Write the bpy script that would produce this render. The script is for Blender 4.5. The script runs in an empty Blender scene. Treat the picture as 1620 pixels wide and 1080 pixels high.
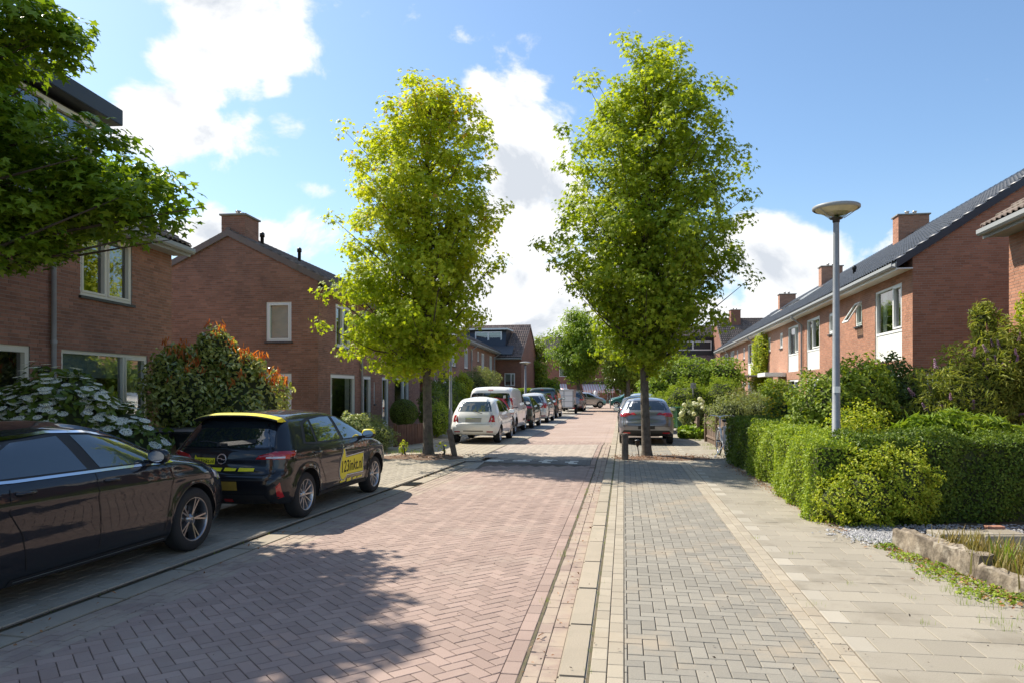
import bpy, bmesh, math, random
import numpy as np
from mathutils import Vector, Matrix
from mathutils.bvhtree import BVHTree

random.seed(7)
rng = np.random.default_rng(11)
sc = bpy.context.scene
COL = sc.collection
R = math.radians

# ------------------------------------------------------------------ camera
F_PX, CAM_H = 1160.0, 1.8
cd = bpy.data.cameras.new("camera")
cam = bpy.data.objects.new("camera", cd)
COL.objects.link(cam)
cam.location = (0, 0, CAM_H)
cam.rotation_euler = (R(90), 0, 0)
cd.sensor_width = 36
cd.lens = 36 * F_PX / 1620
cd.shift_y = (615 - 540) / 1620
cd.clip_start = 0.1
cd.clip_end = 2000
sc.camera = cam

# ------------------------------------------------------------------ light
SUN_DIR = Vector((-0.72, 0.52, 1.02)).normalized()      # towards the sun
sd = bpy.data.lights.new("sun", 'SUN')
sd.energy = 5.0
sd.angle = R(0.55)
sd.color = (1.0, 0.925, 0.80)
sun = bpy.data.objects.new("sun", sd)
COL.objects.link(sun)
sun.rotation_euler = SUN_DIR.to_track_quat('Z', 'Y').to_euler()
sun.location = (-20, 15, 40)

sc.view_settings.view_transform = 'Standard'
sc.view_settings.look = 'None'
sc.view_settings.gamma = 1
sc.view_settings.use_curve_mapping = False
sc.view_settings.exposure = 0.72
sc.render.engine = 'CYCLES'
sc.cycles.use_denoising = True
sc.cycles.max_bounces = 8
sc.cycles.diffuse_bounces = 4
sc.cycles.transparent_max_bounces = 12
sc.cycles.use_adaptive_sampling = True

# ------------------------------------------------------------------ node helpers
def nd(nt, t, ins=None, **kw):
    n = nt.nodes.new(t)
    for k, v in kw.items():
        setattr(n, k, v)
    for k, v in (ins or {}).items():
        s = n.inputs[k]
        if isinstance(v, bpy.types.NodeSocket):
            nt.links.new(v, s)
        else:
            s.default_value = v
    return n

def mth(nt, op, a, b=None, c=None, clamp=False):
    ins = {0: a}
    if b is not None: ins[1] = b
    if c is not None: ins[2] = c
    n = nd(nt, 'ShaderNodeMath', ins, operation=op)
    n.use_clamp = clamp
    return n.outputs[0]

def mix(nt, f, a, b, mode='MIX'):
    n = nt.nodes.new('ShaderNodeMix')
    n.data_type = 'RGBA'; n.blend_type = mode
    for i, v in ((0, f), (6, a), (7, b)):
        if isinstance(v, bpy.types.NodeSocket): nt.links.new(v, n.inputs[i])
        else: n.inputs[i].default_value = v if i == 0 else (tuple(v) + (1,))[:4]
    return n.outputs[2]

def smooth(nt, x, a, b, lo=0.0, hi=1.0):
    n = nd(nt, 'ShaderNodeMapRange', {'Value': x, 'From Min': a, 'From Max': b, 'To Min': lo, 'To Max': hi}, interpolation_type='SMOOTHSTEP')
    return n.outputs[0]

# ------------------------------------------------------------------ world: sky with clouds, laid out by compass direction
W = bpy.data.worlds.new("World"); sc.world = W
W.use_nodes = True
nt = W.node_tree; nt.nodes.clear()
sky = nd(nt, 'ShaderNodeTexSky', sky_type='NISHITA', sun_disc=False, air_density=1.0, dust_density=0.9, ozone_density=1.6)
sky.sun_elevation = math.asin(SUN_DIR.z)
sky.sun_rotation = math.atan2(SUN_DIR.x, SUN_DIR.y)
SKY_STR = 0.112
geo = nd(nt, 'ShaderNodeTexCoord').outputs['Generated']
sep = nd(nt, 'ShaderNodeSeparateXYZ', {0: geo})
az = mth(nt, 'ARCTAN2', sep.outputs[0], sep.outputs[1])
el = mth(nt, 'ARCSINE', sep.outputs[2])
def cloud_field(az, el):
    # each cloud bank: azimuth, elevation, half sizes (degrees), weight
    banks = []
    def px(x, y, rx, ry, w):
        a = math.atan((x - 810) / F_PX); e = math.atan((615 - y) / F_PX * math.cos(a))
        banks.append((a, e, rx / F_PX * math.cos(a) ** 2, ry / F_PX * math.cos(a), w))
    px(235, 190, 135, 75, 1.1); px(330, 215, 95, 50, .9); px(200, 100, 90, 55, .6); px(395, 25, 125, 75, 1.2); px(300, 120, 90, 70, .9); px(95, 20, 60, 40, .45)
    px(350, 95, 70, 60, .9); px(440, 133, 34, 26, .68); px(465, 200, 50, 25, .62); px(420, 235, 40, 22, .4); px(345, 375, 130, 44, 1.3)
    px(520, 300, 60, 20, .75); px(495, 370, 70, 45, .9); px(770, 150, 60, 40, .8); px(845, 215, 65, 55, .9)
    px(840, 330, 105, 140, 1.35); px(800, 180, 75, 60, 1.0); px(840, 480, 240, 100, 1.3); px(1225, 425, 130, 80, 1.05); px(1180, 370, 60, 35, .8); px(1440, 385, 105, 42, .85)
    px(1330, 395, 90, 45, .8); px(1050, 500, 300, 70, 1.0); px(-300, 200, 260, 110, .9); px(1900, 260, 260, 120, .9)
    tot = None
    for a, e, ra, re, w in banks:
        dx = mth(nt, 'DIVIDE', mth(nt, 'SUBTRACT', az, a), ra)
        dy = mth(nt, 'DIVIDE', mth(nt, 'SUBTRACT', el, e), re)
        d2 = mth(nt, 'ADD', mth(nt, 'MULTIPLY', dx, dx), mth(nt, 'MULTIPLY', dy, dy))
        g = mth(nt, 'MULTIPLY', mth(nt, 'EXPONENT', mth(nt, 'MULTIPLY', d2, -0.75)), w)
        tot = g if tot is None else mth(nt, 'MAXIMUM', tot, g)
    # behind the viewer and overhead: unseen broken cloud from noise alone, cover tuned for the fill light
    comb = nd(nt, 'ShaderNodeCombineXYZ', {0: mth(nt, 'SINE', az), 1: mth(nt, 'COSINE', az), 2: mth(nt, 'MULTIPLY', el, 1.9)}).outputs[0]
    big = nd(nt, 'ShaderNodeTexNoise', {'Vector': comb, 'Scale': 1.7, 'Detail': 3.0}).outputs[0]
    back = smooth(nt, mth(nt, 'ABSOLUTE', az), 0.95, 1.3)
    tot = mth(nt, 'MAXIMUM', tot, mth(nt, 'MULTIPLY', smooth(nt, big, .46, .72), back))
    low = smooth(nt, el, 0.10, 0.0)
    tot = mth(nt, 'MAXIMUM', tot, mth(nt, 'MULTIPLY', low, .8))
    return tot, comb
def density(el_off):
    e2 = mth(nt, 'ADD', el, el_off)
    v = nd(nt, 'ShaderNodeCombineXYZ', {0: mth(nt, 'SINE', az), 1: mth(nt, 'COSINE', az), 2: mth(nt, 'MULTIPLY', e2, 1.35)}).outputs[0]
    n1 = nd(nt, 'ShaderNodeTexNoise', {'Vector': v, 'Scale': 6.5, 'Detail': 10.0, 'Roughness': .60, 'Distortion': .35}).outputs[0]
    n2 = nd(nt, 'ShaderNodeTexVoronoi', {'Vector': v, 'Scale': 22.0}, feature='SMOOTH_F1').outputs[0]
    return mth(nt, 'SUBTRACT', n1, mth(nt, 'MULTIPLY', n2, .16))
bias, _ = cloud_field(az, el)
d0 = mth(nt, 'ADD', mth(nt, 'MULTIPLY', density(0.0), 2.6), bias)
d1 = mth(nt, 'ADD', mth(nt, 'MULTIPLY', density(0.035), 2.6), bias)
cover = smooth(nt, d0, 1.64, 2.02)
lit = smooth(nt, mth(nt, 'SUBTRACT', d0, d1), -0.40, 0.22)
under = smooth(nt, mth(nt, 'SUBTRACT', d1, 2.0), 0.0, .75)
shade = mth(nt, 'MULTIPLY', under, mth(nt, 'SUBTRACT', 1.25, lit), clamp=True)
kc = 1 / SKY_STR
ccol = mix(nt, shade, (.68 * kc, .685 * kc, .69 * kc), (.44 * kc, .47 * kc, .515 * kc))
skyc = mix(nt, 1.0, sky.outputs[0], (.88, 1.0, 1.07), 'MULTIPLY')
haze_f = smooth(nt, el, .30, 0.0, 0.0, .40)
skyc = mix(nt, haze_f, skyc, (.36 * kc, .48 * kc, .61 * kc))
full = mix(nt, cover, skyc, ccol)
bg = nd(nt, 'ShaderNodeBackground', {'Color': full, 'Strength': SKY_STR})
out = nd(nt, 'ShaderNodeOutputWorld')
nt.links.new(bg.outputs[0], out.inputs[0])
W.cycles.sampling_method = 'MANUAL'
W.cycles.sample_map_resolution = 512

# ------------------------------------------------------------------ materials
MATS = {}
def mat(name, c, c2=None, rough=.8, nscale=2.0, rnd=0.0, bump=0.0, bscale=60.0, metal=0.0, spec=.5, coat=0.0,
        dirt=None, dirt_s=1.3, dirt_t=(.5, .65), leaf=0.0, fine=0.0, emit=None, trans=0.0, island=False):
    if name in MATS: return MATS[name]
    m = bpy.data.materials.new(name); m.use_nodes = True; MATS[name] = m
    nt = m.node_tree; nt.nodes.clear()
    pos = nd(nt, 'ShaderNodeNewGeometry')
    P = pos.outputs['Position']
    col = nd(nt, 'ShaderNodeRGB'); col.outputs[0].default_value = (*c, 1); col = col.outputs[0]
    n1 = nd(nt, 'ShaderNodeTexNoise', {'Vector': P, 'Scale': nscale, 'Detail': 6.0, 'Roughness': .6}).outputs[0]
    if c2 is not None:
        f = smooth(nt, n1, .35, .65)
        if rnd or leaf:
            a = nd(nt, 'ShaderNodeAttribute', attribute_name='rnd').outputs['Fac']
            oi = nd(nt, 'ShaderNodeObjectInfo').outputs['Random']
            r = mth(nt, 'FRACT', mth(nt, 'ADD', a, oi)) if not leaf else a
            f = mth(nt, 'ADD', mth(nt, 'MULTIPLY', f, .4), mth(nt, 'MULTIPLY', r, .6)) if rnd else r
        col = mix(nt, f, col, c2)
    if rnd:
        a = nd(nt, 'ShaderNodeAttribute', attribute_name='rnd').outputs['Fac']
        oi = nd(nt, 'ShaderNodeObjectInfo').outputs['Random']
        r = mth(nt, 'FRACT', mth(nt, 'MULTIPLY', mth(nt, 'ADD', a, oi), 7.31))
        v = mth(nt, 'ADD', mth(nt, 'MULTIPLY', r, 2 * rnd), 1 - rnd)
        vv = nd(nt, 'ShaderNodeCombineColor', {0: v, 1: v, 2: v}).outputs[0]
        col = mix(nt, 1.0, col, vv, 'MULTIPLY')
    if fine:
        n2 = nd(nt, 'ShaderNodeTexNoise', {'Vector': P, 'Scale': bscale, 'Detail': 3.0}).outputs[0]
        v = mth(nt, 'ADD', mth(nt, 'MULTIPLY', n2, 2 * fine), 1 - fine)
        vv = nd(nt, 'ShaderNodeCombineColor', {0: v, 1: v, 2: v}).outputs[0]
        col = mix(nt, 1.0, col, vv, 'MULTIPLY')
    if dirt is not None:
        n3 = nd(nt, 'ShaderNodeTexNoise', {'Vector': P, 'Scale': dirt_s, 'Detail': 7.0, 'Roughness': .65}).outputs[0]
        col = mix(nt, smooth(nt, n3, *dirt_t, 0.0, dirt[3] if len(dirt) > 3 else .8), col, dirt[:3])
    b = nd(nt, 'ShaderNodeBsdfPrincipled', {'Base Color': col, 'Roughness': rough, 'Metallic': metal, 'Specular IOR Level': spec, 'Coat Weight': coat, 'Coat Roughness': .02})
    if bump:
        nb = nd(nt, 'ShaderNodeTexNoise', {'Vector': P, 'Scale': bscale, 'Detail': 4.0}).outputs[0]
        bp = nd(nt, 'ShaderNodeBump', {'Height': nb, 'Strength': min(1, bump), 'Distance': .01}).outputs[0]
        nt.links.new(bp, b.inputs['Normal'])
    if emit:
        b.inputs['Emission Color'].default_value = (*emit[:3], 1); b.inputs['Emission Strength'].default_value = emit[3]
    sh = b.outputs[0]
    if leaf:
        br = mix(nt, 1.0, col, (1.35, 1.3, .55), 'MULTIPLY')
        tr = nd(nt, 'ShaderNodeBsdfTranslucent', {'Color': br}).outputs[0]
        mx = nd(nt, 'ShaderNodeMixShader', {0: leaf}); nt.links.new(sh, mx.inputs[1]); nt.links.new(tr, mx.inputs[2]); sh = mx.outputs[0]
    o = nd(nt, 'ShaderNodeOutputMaterial'); nt.links.new(sh, o.inputs[0])
    return m

def glass_mat(name, tint=(.8, .88, .86), rough=.01, strength=.0, scale=1.0):
    m = bpy.data.materials.new(name); m.use_nodes = True; MATS[name] = m
    nt = m.node_tree; nt.nodes.clear()
    fr = nd(nt, 'ShaderNodeFresnel', {'IOR': 1.6}).outputs[0]
    P = nd(nt, 'ShaderNodeNewGeometry').outputs['Position']
    wv = nd(nt, 'ShaderNodeTexNoise', {'Vector': P, 'Scale': .9, 'Detail': 1.0}).outputs[0]
    bp = nd(nt, 'ShaderNodeBump', {'Height': wv, 'Strength': .25, 'Distance': .02}).outputs[0]
    g = nd(nt, 'ShaderNodeBsdfGlossy', {'Color': (1, 1, 1, 1), 'Roughness': rough, 'Normal': bp}).outputs[0]
    t = nd(nt, 'ShaderNodeBsdfTransparent', {'Color': (*tint, 1)}).outputs[0]
    f = mth(nt, 'ADD', mth(nt, 'MULTIPLY', fr, scale * (1.0 - strength)), strength, clamp=True)
    mx = nd(nt, 'ShaderNodeMixShader', {0: f}); nt.links.new(t, mx.inputs[1]); nt.links.new(g, mx.inputs[2])
    o = nd(nt, 'ShaderNodeOutputMaterial'); nt.links.new(mx.outputs[0], o.inputs[0])
    return m

def wallbrick_mat(name, c, c2, mort):
    """far brickwork: bricks and joints from the brick texture, in the wall's own coordinates"""
    m = bpy.data.materials.new(name); m.use_nodes = True; MATS[name] = m
    nt = m.node_tree; nt.nodes.clear()
    g = nd(nt, 'ShaderNodeTexCoord').outputs['Object']
    s = nd(nt, 'ShaderNodeSeparateXYZ', {0: g})
    v = nd(nt, 'ShaderNodeCombineXYZ', {0: mth(nt, 'ADD', s.outputs[0], s.outputs[1]), 1: s.outputs[2], 2: 0.0}).outputs[0]
    bt = nd(nt, 'ShaderNodeTexBrick', {'Vector': v, 'Color1': (*c, 1), 'Color2': (*c2, 1), 'Mortar': (*mort, 1), 'Scale': 1.0, 'Mortar Size': .006,
                                       'Brick Width': .22, 'Row Height': .0625, 'Mortar Smooth': .2, 'Bias': 0.0})
    P = nd(nt, 'ShaderNodeNewGeometry').outputs['Position']
    n = nd(nt, 'ShaderNodeTexNoise', {'Vector': P, 'Scale': .8, 'Detail': 5.0}).outputs[0]
    va = mth(nt, 'ADD', mth(nt, 'MULTIPLY', n, .5), .75)
    col = mix(nt, 1.0, bt.outputs[0], nd(nt, 'ShaderNodeCombineColor', {0: va, 1: va, 2: va}).outputs[0], 'MULTIPLY')
    bp = nd(nt, 'ShaderNodeBump', {'Height': bt.outputs[1], 'Strength': .5, 'Distance': -.006}).outputs[0]
    b = nd(nt, 'ShaderNodeBsdfPrincipled', {'Base Color': col, 'Roughness': .85, 'Normal': bp})
    o = nd(nt, 'ShaderNodeOutputMaterial'); nt.links.new(b.outputs[0], o.inputs[0])
    return m

def paver_mat(name, c, c2, mort, bw, rh, rot, dirt):
    """distant paving, too far to build stone by stone"""
    m = bpy.data.materials.new(name); m.use_nodes = True; MATS[name] = m
    nt = m.node_tree; nt.nodes.clear()
    P = nd(nt, 'ShaderNodeNewGeometry').outputs['Position']
    mp = nd(nt, 'ShaderNodeMapping', {0: P, 'Rotation': (0, 0, rot)}).outputs[0]
    bt = nd(nt, 'ShaderNodeTexBrick', {'Vector': mp, 'Color1': (*c, 1), 'Color2': (*c2, 1), 'Mortar': (*mort, 1), 'Scale': 1.0, 'Mortar Size': .006,
                                       'Brick Width': bw, 'Row Height': rh})
    n = nd(nt, 'ShaderNodeTexNoise', {'Vector': P, 'Scale': .7, 'Detail': 6.0}).outputs[0]
    col = mix(nt, smooth(nt, n, .4, .7, 0, .5), bt.outputs[0], dirt)
    b = nd(nt, 'ShaderNodeBsdfPrincipled', {'Base Color': col, 'Roughness': .85})
    o = nd(nt, 'ShaderNodeOutputMaterial'); nt.links.new(b.outputs[0], o.inputs[0])
    return m

# ------------------------------------------------------------------ object helpers
def tag(o, label=None, cat=None, group=None, kind=None):
    if label: o['label'] = label
    if cat: o['category'] = cat
    if group: o['group'] = group
    if kind: o['kind'] = kind
    return o

def empty(name, loc=(0, 0, 0), rz=0.0, label=None, cat=None, group=None):
    o = bpy.data.objects.new(name, None); COL.objects.link(o)
    o.location = loc; o.rotation_euler = (0, 0, rz); o.empty_display_size = .2
    return tag(o, label, cat, group)

def link(name, me, parent=None, loc=None, rot=None, kind=None):
    o = bpy.data.objects.new(name, me); COL.objects.link(o)
    if parent is not None: o.parent = parent
    if loc is not None: o.location = loc
    if rot is not None: o.rotation_euler = rot
    if kind: o['kind'] = kind
    return o

def np_mesh(name, V, F, mats, smooth=False, rnd=None, midx=None):
    """V (n,3); F list of lists or (m,k) array"""
    me = bpy.data.meshes.new(name)
    V = np.asarray(V, dtype=np.float32)
    if isinstance(F, np.ndarray):
        m, k = F.shape; idx = F.ravel(); starts = np.arange(0, m * k, k)
    else:
        ln = np.array([len(f) for f in F]); idx = np.concatenate([np.asarray(f) for f in F]) if len(F) else np.array([], int)
        starts = np.concatenate([[0], np.cumsum(ln)[:-1]]); m = len(F)
    me.vertices.add(len(V)); me.vertices.foreach_set('co', V.ravel())
    me.loops.add(len(idx)); me.loops.foreach_set('vertex_index', idx.astype(np.int32))
    me.polygons.add(m); me.polygons.foreach_set('loop_start', starts.astype(np.int32))
    for mt in (mats if isinstance(mats, (list, tuple)) else [mats]): me.materials.append(mt)
    if midx is not None: me.polygons.foreach_set('material_index', np.asarray(midx, dtype=np.int32))
    me.polygons.foreach_set('use_smooth', np.full(m, smooth))
    me.update(calc_edges=True)
    if rnd is not None:
        at = me.attributes.new('rnd', 'FLOAT', 'FACE'); at.data.foreach_set('value', np.asarray(rnd, dtype=np.float32))
    me.validate()
    return me

def scatter(name, tv, tf, T, Rm=None, S=None, rnd=None, mats=None, parent=None, kind=None, smooth=False, tmi=None, mk=True):
    """many copies of one small template joined in one mesh"""
    tv = np.asarray(tv, float); n = len(T); k = len(tv)
    P = np.broadcast_to(tv[None], (n, k, 3)).copy()
    if S is not None:
        S = np.asarray(S, float)
        P *= S[:, None, None] if S.ndim == 1 else S[:, None, :]
    if Rm is not None: P = np.einsum('nij,nkj->nki', Rm, P)
    P += np.asarray(T)[:, None, :]
    same = len({len(f) for f in tf}) == 1
    off = (np.arange(n) * k)
    if same:
        F = (np.asarray(tf)[None] + off[:, None, None]).reshape(-1, len(tf[0]))
    else:
        flat = [np.asarray(f) for f in tf]; F = [f + o for o in off for f in flat]
    r = None if rnd is None else np.repeat(rnd, len(tf))
    mi = None if tmi is None else np.tile(tmi, n)
    me = np_mesh(name, P.reshape(-1, 3), F, mats, smooth, r, mi)
    return link(name, me, parent, kind=kind) if mk else me

class MB:
    """collects boxes, tubes, lathes and prisms into one mesh"""
    def __init__(s): s.v = []; s.f = []; s.m = []; s.sm = []
    def add(s, vs, fs, m=0, sm=False, M=None):
        o = len(s.v)
        if M is not None: vs = [tuple(M @ Vector(v)) for v in vs]
        s.v += [tuple(v) for v in vs]; s.f += [[i + o for i in f] for f in fs]
        s.m += [m] * len(fs); s.sm += [sm] * len(fs)
        return s
    def box(s, x0, x1, y0, y1, z0, z1, m=0, M=None, bev=0.0):
        if bev:
            bm = bmesh.new(); bmesh.ops.create_cube(bm, size=1)
            for v in bm.verts: v.co = Vector(((x0 + x1) / 2 + v.co.x * (x1 - x0), (y0 + y1) / 2 + v.co.y * (y1 - y0), (z0 + z1) / 2 + v.co.z * (z1 - z0)))
            bmesh.ops.bevel(bm, geom=list(bm.edges), offset=bev, segments=1 if bev < .01 else 2, affect='EDGES')
            s.bm(bm, m, M); return s
        vs = [(x0, y0, z0), (x1, y0, z0), (x1, y1, z0), (x0, y1, z0), (x0, y0, z1), (x1, y0, z1), (x1, y1, z1), (x0, y1, z1)]
        return s.add(vs, [(0, 3, 2, 1), (4, 5, 6, 7), (0, 1, 5, 4), (1, 2, 6, 5), (2, 3, 7, 6), (3, 0, 4, 7)], m, M=M)
    def bm(s, bm, m=0, M=None, sm=False):
        bm.verts.ensure_lookup_table(); bm.verts.index_update()
        s.add([v.co[:] for v in bm.verts], [[v.index for v in f.verts] for f in bm.faces], m, sm, M); bm.free(); return s
    def prism(s, poly, a0, a1, axis='y', m=0, M=None):
        """poly in the two other axes (x,z for y; x,y for z; y,z for x)"""
        n = len(poly)
        def P(p, a): return (p[0], a, p[1]) if axis == 'y' else ((p[0], p[1], a) if axis == 'z' else (a, p[0], p[1]))
        vs = [P(p, a0) for p in poly] + [P(p, a1) for p in poly]
        fs = [list(range(n))[::-1], list(range(n, 2 * n))] + [[i, (i + 1) % n, n + (i + 1) % n, n + i] for i in range(n)]
        return s.add(vs, fs, m, M=M)
    def tube(s, pts, rs, n=10, m=0, M=None, caps=True):
        pts = [Vector(p) for p in pts]
        if not hasattr(rs, '__len__'): rs = [rs] * len(pts)
        vs = []; up = Vector((0, 0, 1))
        prev = None
        for i, p in enumerate(pts):
            d = (pts[min(i + 1, len(pts) - 1)] - pts[max(i - 1, 0)])
            d = d.normalized() if d.length > 1e-9 else up
            if prev is None:
                a = Vector((1, 0, 0)) if abs(d.x) < .9 else Vector((0, 1, 0))
                u = d.cross(a).normalized()
            else:
                u = (prev - d * prev.dot(d)).normalized()
            prev = u; w = d.cross(u)
            for k in range(n):
                t = 2 * math.pi * k / n
                vs.append(p + (u * math.cos(t) + w * math.sin(t)) * rs[i])
        fs = []
        for i in range(len(pts) - 1):
            for k in range(n):
                a = i * n + k; b = i * n + (k + 1) % n
                fs.append((a, b, b + n, a + n))
        s.add([v[:] for v in vs], fs, m, True, M)
        if caps:
            o = (len(pts) - 1) * n
            s.add([v[:] for v in vs[:n]], [list(range(n))[::-1]], m, False, M)
            s.add([v[:] for v in vs[o:]], [list(range(n))], m, False, M)
        return s
    def lathe(s, prof, n=20, m=0, M=None, sm=True):
        """prof [(r,z)] round the z axis"""
        vs = []; fs = []
        for r, z in prof:
            for k in range(n):
                t = 2 * math.pi * k / n; vs.append((r * math.cos(t), r * math.sin(t), z))
        for i in range(len(prof) - 1):
            for k in range(n):
                a = i * n + k; b = i * n + (k + 1) % n; fs.append((a, b, b + n, a + n))
        return s.add(vs, fs, m, sm, M)
    def build(s, name, mats, parent=None, kind=None, loc=None, rot=None, rnd=None):
        me = np_mesh(name, s.v, s.f, mats, False, None if rnd is None else [rnd] * len(s.f), s.m)
        me.polygons.foreach_set('use_smooth', s.sm)
        return link(name, me, parent, loc, rot, kind)

def copy_tree(o, parent=None):
    c = o.copy(); COL.objects.link(c); c.parent = parent
    for ch in list(o.children): copy_tree(ch, c)
    return c

def proj(p):
    return (810 + F_PX * p[0] / max(p[1], .01), 615 - F_PX * (p[2] - CAM_H) / max(p[1], .01))

UNITBRICK_V = np.array([(x, y, z) for z in (-.5, .5) for y in (-.5, .5) for x in (-.5, .5)], float)
UNITBRICK_F = [(0, 1, 5, 4), (0, 2, 3, 1), (4, 5, 7, 6), (0, 4, 6, 2), (1, 3, 7, 5)]     # no back face (+y)
# ------------------------------------------------------------------ palette
m_road = mat('road clay paver', (.275, .194, .160), (.32, .232, .192), .82, 1.1, rnd=.13, bump=.4, bscale=130, fine=.2, dirt=(.40, .33, .27, .45), dirt_s=.5, dirt_t=(.5, .7))
m_roadbed = mat('jointing sand', (.16, .125, .095), (.11, .085, .065), .95, 6, bump=.3)
m_gutter = mat('sandy gutter paver', (.265, .195, .16), (.31, .235, .19), .9, 1.2, rnd=.08, bump=.3, bscale=90, dirt=(.36, .29, .22, .85), dirt_s=2.2, dirt_t=(.40, .56))
m_grey = mat('grey concrete paver', (0.216, 0.200, 0.167), (0.252, 0.230, 0.189), .85, .9, rnd=.11, bump=.35, bscale=120, fine=.26, dirt=(.33, .27, .195, .6), dirt_s=1.1)
m_beige = mat('beige concrete paver', (0.313, 0.269, 0.204), (0.354, 0.308, 0.235), .85, 1.2, rnd=.09, bump=.3, bscale=120, fine=.14, dirt=(.30, .24, .17, .4), dirt_s=1.1)
m_slab = mat('concrete pavement slab', (0.270, 0.241, 0.189), (0.306, 0.272, 0.214), .87, .8, rnd=.07, bump=.35, bscale=110, fine=.22, dirt=(.17, .145, .105, .5), dirt_s=1.1)
m_light = mat('pale concrete half slab', (0.335, 0.302, 0.244), (0.372, 0.335, 0.270), .85, 2, rnd=.08, bump=.3, bscale=110, fine=.1)
m_kerb = mat('concrete kerb', (0.366, 0.309, 0.233), (0.294, 0.252, 0.190), .88, 2.4, rnd=.05, bump=.4, bscale=90, fine=.12, dirt=(.24, .22, .16, .5), dirt_s=3)
m_dark = mat('dark ramp paver', (.13, .12, .11), (.18, .165, .15), .85, 2, rnd=.15, bump=.3, bscale=110)
m_whitepave = mat('white marking paver', (.62, .60, .55), (.52, .50, .45), .8, 4, rnd=.1, bump=.2)
m_park = mat('beige grey parking paver', (0.284, 0.248, 0.192), (0.332, 0.290, 0.223), .88, .9, rnd=.1, bump=.3, bscale=110, fine=.16, dirt=(.24, .21, .15, .5), dirt_s=.9)
m_table = mat('sand pink table paver', (0.333, 0.279, 0.230), (0.378, 0.315, 0.261), .86, 1.1, rnd=.09, bump=.3, bscale=110, fine=.14)
m_soil = mat('garden soil', (.075, .052, .035), (.12, .085, .055), .98, 5, bump=1, bscale=35)
m_ground = mat('far ground', (.10, .12, .05), (.15, .13, .08), .98, .3)
far_road = paver_mat('distant road paving', (.31, .225, .18), (.35, .255, .205), (.24, .175, .14), .21, .105, R(45 + 8.7), (.42, .33, .28))
far_grey = paver_mat('distant grey paving', (.30, .28, .25), (.34, .31, .27), (.20, .18, .15), .21, .105, R(8.7), (.38, .33, .26))

# ------------------------------------------------------------------ street frames
TH = math.atan(.1525); CT, ST = math.cos(TH), math.sin(TH)
OR = (-.225, 0.0)
def RF(u, v): return (OR[0] + u * CT + v * ST, OR[1] - u * ST + v * CT)
TL = math.atan(.2085); CL, SL = math.cos(TL), math.sin(TL)
OL = (-4.94, 0.0)
def LF(u, v): return (OL[0] + u * CL + v * SL, OL[1] - u * SL + v * CL)
T2 = math.atan(.16); C2, S2 = math.cos(T2), math.sin(T2)
OL2 = (-1.083, 18.5)
def LF2(u, v): return (OL2[0] + u * C2 + v * S2, OL2[1] - u * S2 + v * C2)

def zr(y):
    """the speed table across the road"""
    if 16.5 < y < 23.6:
        a = min(1, (y - 16.5) / 1.2, (23.6 - y) / 1.0); a = max(0, a); return .09 * a * a * (3 - 2 * a)
    return 0.0

def clip(poly, a, b, c):
    """keep a*x+b*y>=c"""
    o = []
    n = len(poly)
    for i in range(n):
        p, q = poly[i], poly[(i + 1) % n]
        dp, dq = a * p[0] + b * p[1] - c, a * q[0] + b * q[1] - c
        if dp >= 0: o.append(p)
        if dp * dq < 0:
            t = dp / (dp - dq); o.append((p[0] + t * (q[0] - p[0]), p[1] + t * (q[1] - p[1])))
    return o
def area(p): return .5 * sum(p[i][0] * p[(i + 1) % len(p)][1] - p[(i + 1) % len(p)][0] * p[i][1] for i in range(len(p)))

def block_faces(poly, z, gap=.003, bev=.004, dep=.022, jz=0.0015, z2=None):
    """one paving block: inset top, bevelled rim, sides"""
    cx = sum(p[0] for p in poly) / len(poly); cy = sum(p[1] for p in poly) / len(poly)
    n = len(poly)
    def inset(d):
        o = []
        for i in range(n):
            p0, p1, p2 = poly[i - 1], poly[i], poly[(i + 1) % n]
            e1 = (p1[0] - p0[0], p1[1] - p0[1]); e2 = (p2[0] - p1[0], p2[1] - p1[1])
            l1 = math.hypot(*e1) or 1e-9; l2 = math.hypot(*e2) or 1e-9
            n1 = (-e1[1] / l1, e1[0] / l1); n2 = (-e2[1] / l2, e2[0] / l2)
            k = 1 + n1[0] * n2[0] + n1[1] * n2[1]
            k = max(k, .3)
            o.append((p1[0] + (n1[0] + n2[0]) * d / k, p1[1] + (n1[1] + n2[1]) * d / k))
        return o
    o = inset(gap); t = inset(gap + bev)
    sx, sy = random.uniform(-.006, .006), random.uniform(-.006, .006); dz = random.uniform(-jz, jz)
    Z = lambda p: (z(p[1]) if callable(z) else z) + dz + sx * (p[0] - cx) + sy * (p[1] - cy)
    vs = [(p[0], p[1], Z(p)) for p in t] + [(p[0], p[1], Z(p) - bev * .8) for p in o] + [(p[0], p[1], Z(p) - dep) for p in o]
    fs = [list(range(n))] + [[n + i, n + (i + 1) % n, (i + 1) % n, i] for i in range(n)] + [[2 * n + i, 2 * n + (i + 1) % n, n + (i + 1) % n, n + i] for i in range(n)]
    return vs, fs

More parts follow.
